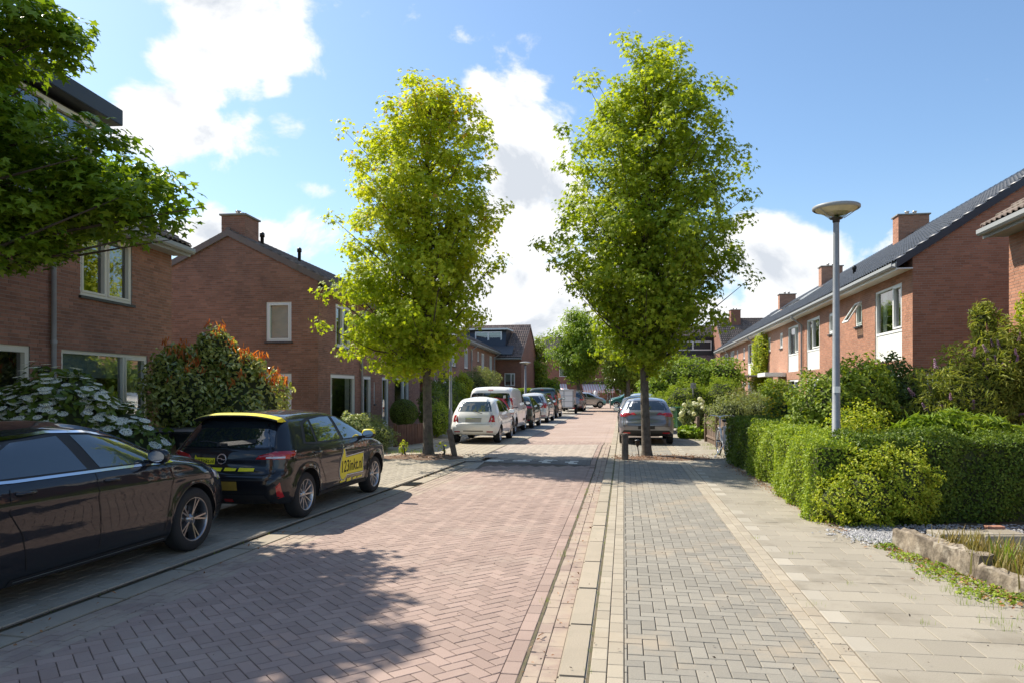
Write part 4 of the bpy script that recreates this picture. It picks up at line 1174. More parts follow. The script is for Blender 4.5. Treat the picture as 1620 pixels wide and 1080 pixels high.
        for xw in (sp['xr'], sp['xf']):
            for sd_ in (-1, 1):
                rot = (R(90) if sd_ == -1 else R(-90), random.uniform(0, 1) if False else 0, 0)
                if mt is None:
                    o = tv.build('wheel', m_tyre, s.root); mt = o.data; q = rb.build('rim', [rim, m_trimk, m_rimd], o); mr = q.data
                else: o = link('wheel', mt, s.root); q = link('rim', mr, o)
                o.location = (xw, sd_ * (ht), r); o.rotation_euler = rot
    def mirror(s, x, z, m_, cap=None, d=None):
        for sd_ in (-1, 1):
            y = s.YY(np.array([x]), np.array([z - .05]))[0]
            bm = bmesh.new(); bmesh.ops.create_uvsphere(bm, u_segments=16, v_segments=10, radius=1)
            for v in bm.verts:
                c = v.co; f = 1.0 if c.x > 0 else .35
                c.x, c.y, c.z = c.x * .10 * f, math.copysign(abs(c.y) ** .7, c.y) * .115, math.copysign(abs(c.z) ** .75, c.z) * .075
            mb = MB(); Mx = Matrix.Translation((x, sd_ * (y + .13), z))
            vs = [v.co.copy() for v in bm.verts]; bm.verts.index_update()
            fs = [[v.index for v in f.verts] for f in bm.faces]
            mids = [1 if (cap and sum(vs[i].z for i in f) / len(f) > .012) else 0 for f in fs]; bm.free()
            o = len(mb.v); mb.add([v[:] for v in vs], fs, 0, True, Mx); mb.m = mids
            mb.box(x - .04, x + .04, *sorted((sd_ * (y - .04), sd_ * (y + .06))), z - .075, z - .035)
            mo = mb.build('wing_mirror', [m_, cap or m_], s.root)
            g_ = MB(); g_.lathe([(0, 0), (1, 0)], 16, M=Matrix.Translation((x - .037, sd_ * (y + .135), z)) @ Matrix.Rotation(R(90), 4, 'Y') @ Matrix.Diagonal((.055, .092, 1, 1)), sm=False); g_.build('mirror_glass', m_chrome, mo)
    def handles(s, pts, m_):
        for (x, z) in pts:
            for sd_ in (-1, 1):
                y = s.YY(np.array([x]), np.array([z]))[0]
                h = MB(); h.tube([(x - .09, sd_ * (y + .002), z), (x - .07, sd_ * (y + .028), z), (x + .07, sd_ * (y + .028), z), (x + .09, sd_ * (y + .002), z)], [.012, .015, .015, .012], 8); h.build('door_handle', m_, s.root)

def rearpt(contact, th, sp, side=-1):
    """root position from the ground point of the rear wheel on the road side"""
    c, s_ = math.sin(th), math.cos(th)     # forward = (c, s_) ; left = (-s_, c)
    xw, y = sp['xr'], side * sp['track'] / 2 - side * -.0 + side * .08
    return (contact[0] - (xw * c + y * -s_), contact[1] - (xw * s_ + y * c))

# ---- black hatchback with yellow signwriting
cor = dict(top=[(-1.84, .27), (-1.95, .33), (-2.0, .50), (-1.985, .655), (-1.91, .70), (-1.895, .93), (-1.85, 1.01), (-1.60, 1.345), (-1.50, 1.40), (-1.1, 1.425), (-.4, 1.437), (.15, 1.41), (.50, 1.33), (1.18, 1.0), (1.3, .965), (1.75, .88), (1.98, .76), (2.05, .6), (2.05, .45), (1.95, .24)],
           w=[(.2, .80), (.32, .852), (.6, .872), (.78, .882), (.93, .868), (.99, .835), (1.25, .70), (1.44, .575)], xr=-1.27, xf=1.27, r=.315, ra=.372, rocker=.24, track=1.50, Rr=.30, Yr=.21, creases=((.80, .06, .014), (.42, .07, .008)))
thc = math.atan(.19)
C1 = Car('black hatchback with yellow roof spoiler and yellow lettering on its door', 'car', cor, rearpt((-2.86, 10.15), thc, cor), thc, p_black, N=260, Ms=30, Mc=16)
C1.wheels(m_rim, 'multi', 10)
C1.decal('rear_window', [(-.66, 1.005), (.66, 1.005), (.60, 1.2), (.53, 1.335), (-.53, 1.335), (-.60, 1.2)], 'x', m_carglass, .004)
C1.line([(-.68, .985), (.68, .985)], 'x', m_seam, .01)
sp_ = MB(); pr = [(-1.61, 1.434), (-1.70, 1.421), (-1.745, 1.408), (-1.755, 1.385), (-1.64, 1.375), (-1.5, 1.38)]
for k in range(14):
    y0_, y1_ = -.62 + 1.24 * k / 14, -.62 + 1.24 * (k + 1) / 14
    f0, f1 = (.018 - .07 * abs(y0_ / .62) ** 3.0), (.018 - .07 * abs(y1_ / .62) ** 3.0)
    x0_, x1_ = .09 * abs(y0_ / .62) ** 3, .09 * abs(y1_ / .62) ** 3
    a = [(x + x0_, y0_, z + f0) for x, z in pr]; b = [(x + x1_, y1_, z + f1) for x, z in pr]
    sp_.add(a + b, [(i, (i + 1) % 6, 6 + (i + 1) % 6, 6 + i) for i in (0, 1)], 0, True); sp_.add(a + b, [(i, (i + 1) % 6, 6 + (i + 1) % 6, 6 + i) for i in (2, 3, 4, 5)], 1, True)
    if k in (0, 13): sp_.add(a if k == 0 else b, [list(range(6))], 0)
sp_.build('roof_spoiler', [m_yellow, m_trimk], C1.root)
wp = MB(); wp.box(-.04, .04, -.05, .05, -.03, .03, M=Matrix.Translation((-1.89, -.0, 1.03)), bev=.01); wp.tube([(-1.90, 0, 1.035), (-1.85, .28, 1.075), (-1.845, .4, 1.07)], [.018, .012, .008], 6); wp.build('rear_wiper', m_trimk, C1.root); C1.line([(.10, 1.03), (-.42, 1.075)], 'x', m_trimk, .05, .02, name='rear_wiper')
C1.decal('tail_light', [(-.885, .85), (-.46, .855), (-.50, .905), (-.70, .955), (-.885, .955)], 'x', m_lred, .012, pillow=True); C1.decal('tail_light', [(.885, .85), (.46, .855), (.50, .905), (.70, .955), (.885, .955)], 'x', m_lred, .012, pillow=True)
for o in C1.decal('tail_light', [(-1.90, .85), (-1.62, .885), (-1.56, .95), (-1.82, .955)], 'y', m_lred, .011, cell=.03, pillow=True): pass
C1.decal('reversing_lamp', [(-.80, .862), (-.60, .866), (-.60, .885), (-.80, .885)], 'x', m_lwhite, .016)
C1.decal('number_plate', [(-.26, .46), (.26, .46), (.26, .575), (-.26, .575)], 'x', m_plateY, .008)
C1.decal('reflector', [(-.80, .36), (-.745, .34), (-.745, .50), (-.785, .56)], 'x', m_lred, .008, pillow=True); C1.decal('reflector', [(.80, .36), (.745, .34), (.745, .50), (.785, .56)], 'x', m_lred, .008, pillow=True)
C1.decal('fog_lamp', [(-.16, .30), (-.04, .30), (-.04, .345), (-.16, .345)], 'x', m_lred, .008); C1.decal('fog_lamp', [(.04, .30), (.16, .30), (.16, .345), (.04, .345)], 'x', m_lred, .008)
C1.decal('bumper_insert', [(-.66, .27), (.66, .27), (.60, .395), (-.60, .395)], 'x', m_trimk, .003)
C1.line([(-.80, .70), (-.6, .655), (.6, .655), (.80, .70)], 'x', m_seam, .012); C1.line([(-.84, .60), (-.5, .595), (.5, .595), (.84, .60)], 'x', m_trimk, .02)
bad = [(.062 * math.cos(t), .855 + .062 * math.sin(t)) for t in np.linspace(0, 2 * math.pi, 25)]
C1.line(bad, 'x', m_chrome, .016, .012, name='badge'); C1.line([(-.062, .848), (-.01, .848), (-.0, .868)], 'x', m_chrome, .012, .012, name='badge'); C1.line([(.062, .862), (.01, .862), (.0, .842)], 'x', m_chrome, .012, .012, name='badge')
# trunk signwriting
C1.decal('sticker', [(.10, .785), (.385, .785), (.42, .80), (.41, .86), (.40, .905), (.375, .87), (.10, .865)], 'x', m_yellow, .006)
C1.text('123inkt.nl', .245, .826, .26, .055, 'x', m_seam, (-1,), .009)
for a, b, dz in ((.40, .20, 0), (.165, -.02, 0), (-.06, -.22, .004), (-.255, -.46, 0)):
    C1.decal('sticker', [(a, .655 + .045 + dz), (b, .70 + dz), (b, .742 - dz), (a, .745)], 'x', m_yellow, .006)
# side
sidew = [(-1.30, 1.02), (-.98, .995), (1.0, .985), (.86, 1.07), (.52, 1.26), (.20, 1.345), (-.4, 1.375), (-.9, 1.355), (-1.12, 1.30)]
C1.decal('window_surround', sidew, 'y', m_trimk, .003)
C1.decal('side_window', [(.0, 1.005), (.93, 1.0), (.50, 1.24), (.18, 1.325), (-.05, 1.345)], 'y', m_carglass2, .006); C1.decal('side_window', [(-.88, 1.02), (-.11, 1.008), (-.15, 1.35), (-.42, 1.355), (-.80, 1.33)], 'y', m_carglass2, .006)
C1.decal('side_window', [(-1.22, 1.035), (-.94, 1.022), (-.88, 1.32), (-1.06, 1.27)], 'y', m_carglass, .006)
C1.line([(-.06, 1.0), (-.10, .8), (-.12, .55), (-.10, .30)], 'y', m_seam); C1.line([(1.0, .98), (.98, .7), (.86, .4), (.80, .30)], 'y', m_seam); C1.line([(-.93, 1.0), (-.98, .82), (-.86, .68), (-.72, .5), (-.66, .33)], 'y', m_seam)
C1.line([(-.66, .31), (.80, .30)], 'y', m_seam); C1.decal('sill', [(-.86, .245), (.86, .245), (.84, .30), (-.84, .30)], 'y', m_trimk, .004)
C1.handles([(-.02 - .18, .87), (-.98, .88)], p_black)
C1.mirror(.70, 1.045, m_trimk, m_yellow)
drop = [(-.10, .915), (-.135, .80), (-.20, .66), (-.225, .54), (-.21, .45), (-.15, .395), (-.07, .38), (0, .41), (.035, .455), (.69, .44), (.67, .735), (-.02, .715), (-.07, .80)]
def grow(p, d):
    o = []; n = len(p); sg = 1 if area(p) > 0 else -1
    for i in range(n):
        a, b, c = (np.array(p[k % n]) for k in (i - 1, i, i + 1)); e1 = (b - a) / np.linalg.norm(b - a); e2 = (c - b) / np.linalg.norm(c - b)
        n1 = np.array([e1[1], -e1[0]]) * sg; n2 = np.array([e2[1], -e2[0]]) * sg; k = max(1 + n1 @ n2, .5); o.append(tuple(b + (n1 + n2) * d / k))
    return o
C1.decal('door_sticker', grow(drop, .020), 'y', m_white, .0055, sides=(-1,)); C1.decal('door_sticker', grow(drop, .008), 'y', m_seam, .0065, sides=(-1,)); C1.decal('door_sticker', drop, 'y', m_yellow, .0075, sides=(-1,))
C1.text('123inkt.nl', .245, .58, .80, .185, 'y', m_seam, (-1,), .0095)
for a, b, h in ((-.19, .0, .03), (.06, .22, .05), (.29, .44, .035), (.47, .66, .03)):
    C1.decal('door_sticker', [(a, .355 - h / 2), (b, .36 - h / 2), (b, .36 + h / 2), (a, .355 + h / 2)], 'y', m_yellow, .0062, sides=(-1,))
C1.decal('windscreen', [(-.62, 1.03), (.62, 1.03), (.52, 1.34), (-.52, 1.34)], 'x', m_carglass, .004, sides=(1,)); C1.decal('headlight', [(.45, .70), (.80, .74), (.78, .82), (.5, .78)], 'x', m_lwhite, .008, sides=(1,)); C1.decal('headlight', [(-.45, .70), (-.80, .74), (-.78, .82), (-.5, .78)], 'x', m_lwhite, .008, sides=(1,))
C1.line([(-1.32, -.56), (1.0, -.55)], 'z', m_trimk, .012, name='roof_trim'); C1.line([(-1.32, .56), (1.0, .55)], 'z', m_trimk, .012, name='roof_trim')
an = MB(); an.tube([(-1.25, .0, 1.46), (-1.42, 0, 1.62)], [.008, .003], 6); an.build('antenna', m_black, C1.root)

# ---- black four-door coupe in the shade, cut by the picture edge
mer = dict(top=[(-2.32, .25), (-2.47, .36), (-2.50, .6), (-2.45, .86), (-2.35, 1.0), (-2.1, 1.07), (-1.6, 1.15), (-.9, 1.37), (-.3, 1.455), (.15, 1.445), (.55, 1.36), (1.10, 1.09), (1.2, 1.055), (1.7, .985), (2.05, .86), (2.24, .70), (2.30, .52), (2.29, .36), (2.18, .19)],
           w=[(.18, .82), (.30, .885), (.6, .905), (.85, .912), (.98, .895), (1.04, .85), (1.25, .73), (1.46, .58)], xr=-1.56, xf=1.365, r=.348, ra=.395, rocker=.20, track=1.58, Rf=.62, Yf=.34, tapf=.07, creases=((.83, .06, .016), (.42, .09, .012)))
thm = math.atan(.2085)
fwd = (math.sin(thm), math.cos(thm)); yv = -(mer['track'] / 2 + .08)
cm = (-3.50, 8.05)
Mloc = (cm[0] - (1.365 * fwd[0] + yv * -fwd[1]), cm[1] - (1.365 * fwd[1] + yv * fwd[0]))
C2_ = Car('glossy black coupe with chrome window line, cut by the picture edge', 'car', mer, Mloc, thm, p_blue, N=260, Ms=30, Mc=16)
C2_.wheels(m_rimd, 'double', 5)
gw = [(-1.55, 1.06), (-.9, 1.035), (.2, 1.03), (.98, 1.02), (.80, 1.13), (.45, 1.285), (.1, 1.355), (-.35, 1.375), (-.8, 1.335), (-1.2, 1.23)]
C2_.decal('window_surround', gw, 'y', m_trimk, .003); C2_.line([(-1.6, 1.06), (-.9, 1.03), (.2, 1.022), (1.02, 1.012)], 'y', m_chrome, .022, .008, name='chrome_strip')
C2_.line([(.98, 1.03), (.82, 1.145), (.47, 1.30), (.1, 1.372), (-.35, 1.392), (-.8, 1.352), (-1.2, 1.245), (-1.55, 1.075)], 'y', m_chrome, .020, .008, name='chrome_strip')
C2_.decal('side_window', [(.03, 1.05), (.93, 1.035), (.44, 1.27), (.1, 1.34), (-.12, 1.355)], 'y', m_carglass2, .006); C2_.decal('side_window', [(-1.1, 1.06), (-.12, 1.05), (-.27, 1.355), (-.75, 1.325), (-1.02, 1.22)], 'y', m_carglass, .006)
C2_.line([(-.05, 1.03), (-.06, .85), (-.02, .6), (-.02, .26)], 'y', m_seam, .007); C2_.line([(.95, 1.01), (.97, .8), (.92, .55), (.86, .26)], 'y', m_seam, .007); C2_.line([(-.02, .26), (.86, .26)], 'y', m_seam); C2_.line([(-.95, 1.04), (-.98, .8), (-.85, .6), (-.8, .3)], 'y', m_seam, .007)
C2_.decal('sill', [(-.95, .20), (.95, .20), (.93, .255), (-.93, .255)], 'y', m_trimk, .004); C2_.line([(-.9, .232), (.9, .232)], 'y', m_chrome, .006, .008, name='chrome_strip')
C2_.decal('headlight', [(1.80, .76), (2.0, .72), (2.16, .68), (2.0, .80), (1.75, .86)], 'y', m_lwhite, .008, pillow=True)
C2_.handles([(.12, .93), (-.82, .935)], p_blue); C2_.mirror(.66, 1.10, p_blue)
C2_.decal('windscreen', [(-.66, 1.11), (.66, 1.11), (.52, 1.40), (-.52, 1.40)], 'x', m_carglass, .004, sides=(1,)); C2_.decal('rear_window', [(-.6, 1.15), (.6, 1.15), (.5, 1.36), (-.5, 1.36)], 'x', m_carglass, .004)
C2_.line([(1.28, .62), (1.45, .60), (1.9, .57), (2.15, .55)], 'z', m_seam); C2_.line([(1.28, -.62), (1.45, -.60), (1.9, -.57), (2.15, -.55)], 'z', m_seam)

# ---- small round white hatchback
fia = dict(top=[(-1.60, .30), (-1.70, .36), (-1.745, .50), (-1.73, .62), (-1.67, .66), (-1.64, .86), (-1.53, 1.04), (-1.34, 1.34), (-1.2, 1.43), (-.9, 1.475), (-.4, 1.49), (.1, 1.465), (.4, 1.38), (.92, 1.02), (1.05, .97), (1.45, .87), (1.68, .74), (1.79, .55), (1.78, .38), (1.68, .24)],
           w=[(.2, .74), (.35, .795), (.55, .815), (.72, .80), (.88, .79), (.98, .765), (1.05, .735), (1.30, .63), (1.49, .52)], xr=-1.15, xf=1.15, r=.29, ra=.335, rocker=.24, track=1.40, Rr=.34, Yr=.25, creases=((.76, .05, .010),))
th4 = math.atan(.165)
C3 = Car('small round white hatchback parked behind the leaning wooden post', 'car', fia, rearpt((-.40, 24.3), th4, fia), th4, p_white, N=200, Ms=24, Mc=14)
C3.wheels(m_rim, 'multi', 7)
C3.decal('rear_window', [(-.57, 1.04), (.57, 1.04), (.53, 1.2), (.46, 1.36), (-.46, 1.36), (-.53, 1.2)], 'x', m_carglass2, .004)
for sg in (-1, 1):
    C3.decal('tail_light', [(sg * .50, .70), (sg * .70, .70), (sg * .665, .92), (sg * .56, .93)], 'x', m_lred, .014, pillow=True); C3.decal('tail_light', [(sg * .56, .745), (sg * .645, .745), (sg * .63, .86), (sg * .59, .86)], 'x', m_lwhite, .018, pillow=True)
    C3.decal('fog_lamp', [(sg * .44, .375), (sg * .64, .375), (sg * .64, .41), (sg * .44, .41)], 'x', m_lred, .008)
C3.decal('number_plate', [(-.26, .695), (.26, .695), (.26, .80), (-.26, .80)], 'x', m_plateB, .010); C3.line([(-.27, .815), (.27, .815)], 'x', m_chrome, .02, .014, name='chrome_strip')
C3.line([(-.76, .64), (.76, .64)], 'x', m_seam, .008); C3.line([(-.33, .415), (.33, .415)], 'x', m_trimk, .03, name='bumper_slot'); C3.line([(-.62, 1.0), (-.6, .7), (.6, .7), (.62, 1.0)][:0] or [(-.60, .98), (-.48, .66)], 'x', m_seam, .005)
C3.line([(-.28, .97), (.05, 1.07)], 'x', m_trimk, .02, .012, name='rear_wiper')
C3.decal('side_window', [(-.02, 1.0), (.72, .985), (.38, 1.27), (.1, 1.37), (-.12, 1.385)], 'y', m_carglass, .005); C3.decal('side_window', [(-1.05, 1.03), (-.10, 1.0), (-.20, 1.39), (-.6, 1.385), (-.88, 1.28)], 'y', m_carglass, .005)
C3.line([(-.08, 1.0), (-.14, .75), (-.10, .35)], 'y', m_seam); C3.line([(.82, .95), (.80, .6), (.72, .32)], 'y', m_seam); C3.line([(-.1, .33), (.72, .32)], 'y', m_seam); C3.handles([(-.0, .82)], m_chrome); C3.mirror(.55, 1.0, p_white)
ex = MB(); ex.tube([(-1.76, .42, .27), (-1.60, .42, .27)], .03, 12); ex.build('exhaust', m_chrome, C3.root)
an = MB(); an.tube([(-1.0, 0, 1.50), (-1.2, 0, 1.62)], [.008, .004], 6); an.build('antenna', m_black, C3.root)

# ---- vans
van = dict(top=[(-2.0, .30), (-2.10, .38), (-2.14, .52), (-2.12, .64), (-2.06, .68), (-2.04, 1.1), (-1.99, 1.62), (-1.92, 1.78), (-1.7, 1.835), (-1.0, 1.85), (.2, 1.84), (.65, 1.76), (1.0, 1.56), (1.55, 1.17), (1.7, 1.12), (2.05, .98), (2.22, .78), (2.27, .55), (2.25, .38), (2.1, .24)],
           w=[(.2, .85), (.35, .90), (.7, .915), (1.0, .915), (1.1, .90), (1.5, .85), (1.85, .77)], xr=-1.35, xf=1.38, r=.32, ra=.375, rocker=.26, track=1.56, Rr=.10, Yr=.08, Rt=.12, Yt=.12, topmin=.9, creases=((.95, .05, .012), (.5, .08, .008)))
def vanfit(c, glass=m_carglass):
    c.decal('rear_window', [(-.78, 1.08), (-.62, 1.0), (.62, 1.0), (.78, 1.08), (.76, 1.55), (.70, 1.62), (-.70, 1.62), (-.76, 1.55)], 'x', glass, .005)
    for sg in (-1, 1):
        c.decal('tail_light', [(sg * .80, .80), (sg * .90, .80), (sg * .885, 1.45), (sg * .80, 1.45)], 'x', m_lred, .015, pillow=True); c.decal('tail_light', [(-2.06, .80), (-1.93, .80), (-1.93, 1.42), (-2.04, 1.45)], 'y', m_lred, .012, sides=(sg,), cell=.1)
        c.decal('tail_light', [(sg * .80, 1.0), (sg * .90, 1.0), (sg * .895, 1.2), (sg * .80, 1.2)], 'x', m_lwhite, .019, pillow=True)
    c.decal('bumper', [(-.9, .30), (.9, .30), (.9, .62), (-.9, .62)], 'x', m_trimk, .004); c.decal('number_plate', [(-.26, .72), (.26, .72), (.26, .83), (-.26, .83)], 'x', m_plateY, .01)
    c.decal('bumper', [(-2.12, .3), (-1.72, .3), (-1.74, .62), (-2.1, .78)], 'y', m_trimk, .004)
    c.decal('brake_light', [(-.10, 1.72), (.10, 1.72), (.10, 1.75), (-.10, 1.75)], 'x', m_lred, .012)
    c.decal('side_window', [(.38, 1.13), (1.32, 1.12), (.90, 1.50), (.68, 1.62), (.38, 1.62)], 'y', m_carglass, .005)
    c.decal('windscreen', [(-.72, 1.2), (.72, 1.2), (.66, 1.68), (-.66, 1.68)], 'x', m_carglass, .004, sides=(1,))
    for p in ([(.30, 1.7), (.28, 1.1), (.30, .35)], [(1.42, 1.1), (1.30, .7), (1.18, .36)], [(-.85, 1.7), (-.85, .4)]): c.line(p, 'y', m_seam, .01)
    c.line([(-1.9, 1.05), (-.9, 1.05)], 'y', m_seam, .035, name='door_rail'); c.line([(.45, .50), (1.12, .50)], 'y', m_trimk, .10, name='rub_strip'); c.line([(0, .7), (0, 1.7)], 'x', m_seam, .008)
    c.handles([(.42, .98)], m_trimk); c.mirror(1.15, 1.18, m_trimk)
C4 = Car('white panel van with black tinted rear window, ahead of the small white hatchback', 'van', van, rearpt((.12, 29.2), th4, van), th4, p_vanw, name='van', N=170, Ms=20, Mc=12)
C4.wheels(m_rim, 'multi', 8); vanfit(C4)
C4.decal('sticker', [(-.5, 1.42), (-.6, 1.42), (-.6, 1.54), (-.5, 1.52)], 'x', m_lwhite, .008)

hat = dict(top=[(-1.72, .28), (-1.83, .36), (-1.87, .55), (-1.84, .70), (-1.80, .95), (-1.68, 1.12), (-1.46, 1.38), (-1.1, 1.46), (-.4, 1.475), (.2, 1.45), (.5, 1.36), (1.1, 1.03), (1.25, .98), (1.65, .88), (1.86, .72), (1.9, .5), (1.86, .25)],
           w=[(.2, .76), (.35, .82), (.6, .845), (.9, .84), (1.0, .81), (1.46, .58)], xr=-1.2, xf=1.22, r=.30, ra=.35, rocker=.24, track=1.46)
def hatfit(c, rw=m_carglass, plate=m_plateY, lights=True, lt=((.50, .90), (.83, .90), (.82, 1.02), (.60, 1.0)), win=(-.6, .6, 1.04, 1.36)):
    a, b, z0_, z1_ = win
    c.decal('rear_window', [(a, z0_), (b, z0_), (b * .84, z1_), (a * .84, z1_)], 'x', rw, .004, cell=.1)
    for sg in (-1, 1):
        c.decal('tail_light', [(sg * x, z) for x, z in lt], 'x', m_lred, .014, pillow=True, cell=.06)
        zz = [z for x, z in lt]; xr0 = c.T[:, 0].min()
        c.decal('tail_light', [(xr0 + .02, min(zz)), (xr0 + .32, (min(zz) + max(zz)) / 2), (xr0 + .10, max(zz))], 'y', m_lred, .012, sides=(sg,), cell=.08)
        c.decal('reflector', [(sg * .5, .36), (sg * .72, .36), (sg * .72, .40), (sg * .5, .40)], 'x', m_lred, .008, cell=.1)
    c.decal('number_plate', [(-.26, .50), (.26, .50), (.26, .60), (-.26, .60)], 'x', plate, .01, cell=.1)
    c.line([(-.8, .66), (.8, .66)], 'x', m_seam, .008); c.decal('bumper_insert', [(-.6, .27), (.6, .27), (.55, .36), (-.55, .36)], 'x', m_trimk, .004, cell=.1)
    h = c.T[:, 1].max(); k = h / 1.475
    c.decal('side_window', [(.0, 1.02 * k), (.85, 1.01 * k), (.40, 1.28 * k), (.1, 1.365 * k), (-.1, 1.375 * k)], 'y', m_carglass, .005, cell=.1); c.decal('side_window', [(-1.2, 1.05 * k), (-.08, 1.02 * k), (-.18, 1.375 * k), (-.6, 1.37 * k), (-1.0, 1.28 * k)], 'y', m_carglass, .005, cell=.1)
    c.decal('windscreen', [(-.6, 1.06 * k), (.6, 1.06 * k), (.5, 1.38 * k), (-.5, 1.38 * k)], 'x', m_carglass, .004, sides=(1,), cell=.1)
    for sg in (-1, 1): c.decal('headlight', [(sg * .45, .68), (sg * .75, .70), (sg * .74, .80), (sg * .5, .78)], 'x', m_lwhite, .01, sides=(1,), pillow=True)
    for p in ([(-.04, 1.0), (-.1, .7), (-.06, .32)], [(.95, .97), (.92, .6), (.84, .32)], [(-.85, 1.0), (-.8, .6), (-.7, .35)]): c.line(p, 'y', m_seam)
    c.handles([(.0, .90), (-.8, .91)], m_trimk)
C5 = Car('dark green small hatchback squeezed between the white van and the silver estate', 'car', hat, rearpt((.98, 33.6), th4, hat), th4, p_green, N=120, Ms=16, Mc=10)
C5.wheels(m_rim, 'multi', 7); hatfit(C5); C5.mirror(.62, 1.05, m_trimk)
est = dict(hat); est['top'] = [(-1.95, .28), (-2.05, .38), (-2.08, .58), (-2.02, .72), (-2.0, 1.0), (-1.86, 1.42), (-1.6, 1.53), (-.8, 1.565), (0, 1.55), (.45, 1.45), (1.15, 1.05), (1.35, 1.0), (1.8, .88), (2.0, .7), (2.02, .45), (1.95, .25)]
est['xr'], est['xf'], est['track'] = -1.3, 1.3, 1.48
C6 = Car('pale silver estate car with tall red tail lights, ahead of the dark green hatchback', 'car', est, rearpt((1.95, 39.2), th4, est), th4, paint('pale silver paint', (.60, .61, .60), .2), N=110, Ms=16, Mc=10)
C6.wheels(m_rim, 'multi', 7); hatfit(C6, m_carglass, m_plateB, lt=((.66, .78), (.83, .78), (.80, 1.08), (.68, 1.08)), win=(-.66, .66, 1.04, 1.42)); C6.mirror(.7, 1.1, m_trimk)
C7 = Car('dark green delivery van with long red tail light', 'van', van, rearpt((2.8, 45.5), th4, van), th4, p_green, name='van', N=100, Ms=14, Mc=8); C7.wheels(m_rim, 'multi', 7); vanfit(C7)
suv = dict(est); suv['top'] = [(x, z * 1.09) for x, z in est['top']]; suv['w'] = [(z * 1.09, w_ * 1.04) for z, w_ in est['w']]
C8 = Car('grey people carrier parked beyond the box trailer', 'car', suv, rearpt((5.75, 59.0), th4, suv), th4, p_grey, N=90, Ms=12, Mc=8); C8.wheels(m_rim, 'multi', 7); hatfit(C8, win=(-.66, .66, 1.08, 1.46))
C9 = Car('silver hatchback crossing at the end of the street, beside the shop', 'car', hat, (7.0, 70), R(80), p_silv, N=80, Ms=12, Mc=8); C9.wheels(m_rim, 'multi', 7); hatfit(C9)
C10 = Car('teal hatchback standing crosswise in front of the shop', 'car', hat, (11.1, 69), R(-82), p_teal, N=80, Ms=12, Mc=8); C10.wheels(m_rim, 'multi', 7); hatfit(C10)
# box trailer
tr = empty('box_trailer', (3.95, 54.0, .03), math.pi / 2 - th4, 'white box trailer with panelled doors, between the green van and the grey people carrier', 'trailer')
b = MB(); b.box(-1.3, 1.3, -.66, .66, .45, 1.70, bev=.02); b.box(-1.35, 1.35, -.69, .69, 1.70, 1.75); b.build('box', p_vanw, tr)
for y in (-.64, 0, .64): MB().box(-1.325, -1.302, y - .025, y + .025, .5, 1.68).build('door_frame', m_zinc, tr)
for z in (.5, .9, 1.3, 1.66): MB().box(-1.32, -1.302, -.65, .65, z - .015, z + .015).build('door_frame', m_zinc, tr)
for sg in (-1, 1):
    wv_ = MB(); wv_.lathe([(.12, -.09), (.28, -.09), (.30, -.05), (.30, .05), (.28, .09), (.12, .09)], 24, M=Matrix.Translation((-.1, sg * .76, .3)) @ Matrix.Rotation(R(90), 4, 'X')); wv_.build('wheel', m_tyre, tr)
    MB().box(-.5, .3, *sorted((sg * .68, sg * .87)), .60, .66).build('mudguard', p_green, tr); MB().box(-1.34, -1.30, *sorted((sg * .6, sg * .8)), .36, .46).build('tail_light', m_lred, tr)
b = MB(); b.tube([(1.3, .5, .42), (2.3, 0, .42)], .04); b.tube([(1.3, -.5, .42), (2.3, 0, .42)], .04); b.tube([(2.25, 0, .0), (2.25, 0, .6)], .03); b.build('drawbar', m_zinc, tr)

# ---- right-hand parking: grey hatchback behind the tree trunk, and those ahead of it
i20 = dict(top=[(-1.82, .28), (-1.93, .35), (-1.97, .52), (-1.96, .68), (-1.89, .76), (-1.86, .96), (-1.76, 1.10), (-1.56, 1.36), (-1.42, 1.42), (-1.0, 1.462), (-.4, 1.474), (.2, 1.445), (.5, 1.36), (1.2, 1.02), (1.35, .97), (1.8, .88), (2.0, .72), (2.05, .5), (1.98, .25)],
           w=[(.2, .78), (.35, .845), (.6, .865), (.9, .862), (1.0, .835), (1.46, .58)], xr=-1.27, xf=1.28, r=.315, ra=.365, rocker=.24, track=1.50, creases=((.86, .05, .014), (.5, .07, .012)))
thr = math.atan(.155)
def leftpt(contact, th, sp):
    c, s_ = math.sin(th), math.cos(th); y = sp['track'] / 2 + .08
    return (contact[0] - (sp['xr'] * c + y * -s_), contact[1] - (sp['xr'] * s_ + y * c), .045)
C11 = Car('grey hatchback with wedge shaped red tail lights, half hidden by a tree trunk', 'car', i20, leftpt((3.53, 23.95), thr, i20), thr, p_grey, N=190, Ms=24, Mc=14)
C11.wheels(m_rim, 'multi', 10)
hatfit(C11, m_carglass, m_trimk, lt=((.42, .96), (.60, .895), (.84, .87), (.84, 1.0), (.60, 1.015)), win=(-.64, .64, 1.10, 1.38)); C11.mirror(.68, 1.06, p_grey)
C11.line([(-.72, .60), (.72, .60)], 'x', m_seam, .014)
C11.decal('bumper', [(-.85, .29), (.85, .29), (.70, .46), (-.70, .46)], 'x', m_trimk, .004)
C12 = Car('black hatchback nosed in just ahead of the grey one with wedge lights', 'car', hat, leftpt((4.35, 29.9), thr, hat), thr, p_black, N=110, Ms=14, Mc=10); C12.wheels(m_rim, 'multi', 7); hatfit(C12); C12.mirror(.62, 1.05, p_black)
C13 = Car('pale blue hatchback ahead of the black one, its roof showing over the others', 'car', est, leftpt((5.5, 35.6), thr, est), thr, paint('pale blue paint', (.38, .45, .52), .3), N=90, Ms=12, Mc=8); C13.wheels(m_rim, 'multi', 7); hatfit(C13)
C14 = Car('white estate car farthest along the same kerb as the grey hatchback', 'car', est, leftpt((6.6, 41.5), thr, est), thr, p_white, N=90, Ms=12, Mc=8); C14.wheels(m_rim, 'multi', 7); hatfit(C14)
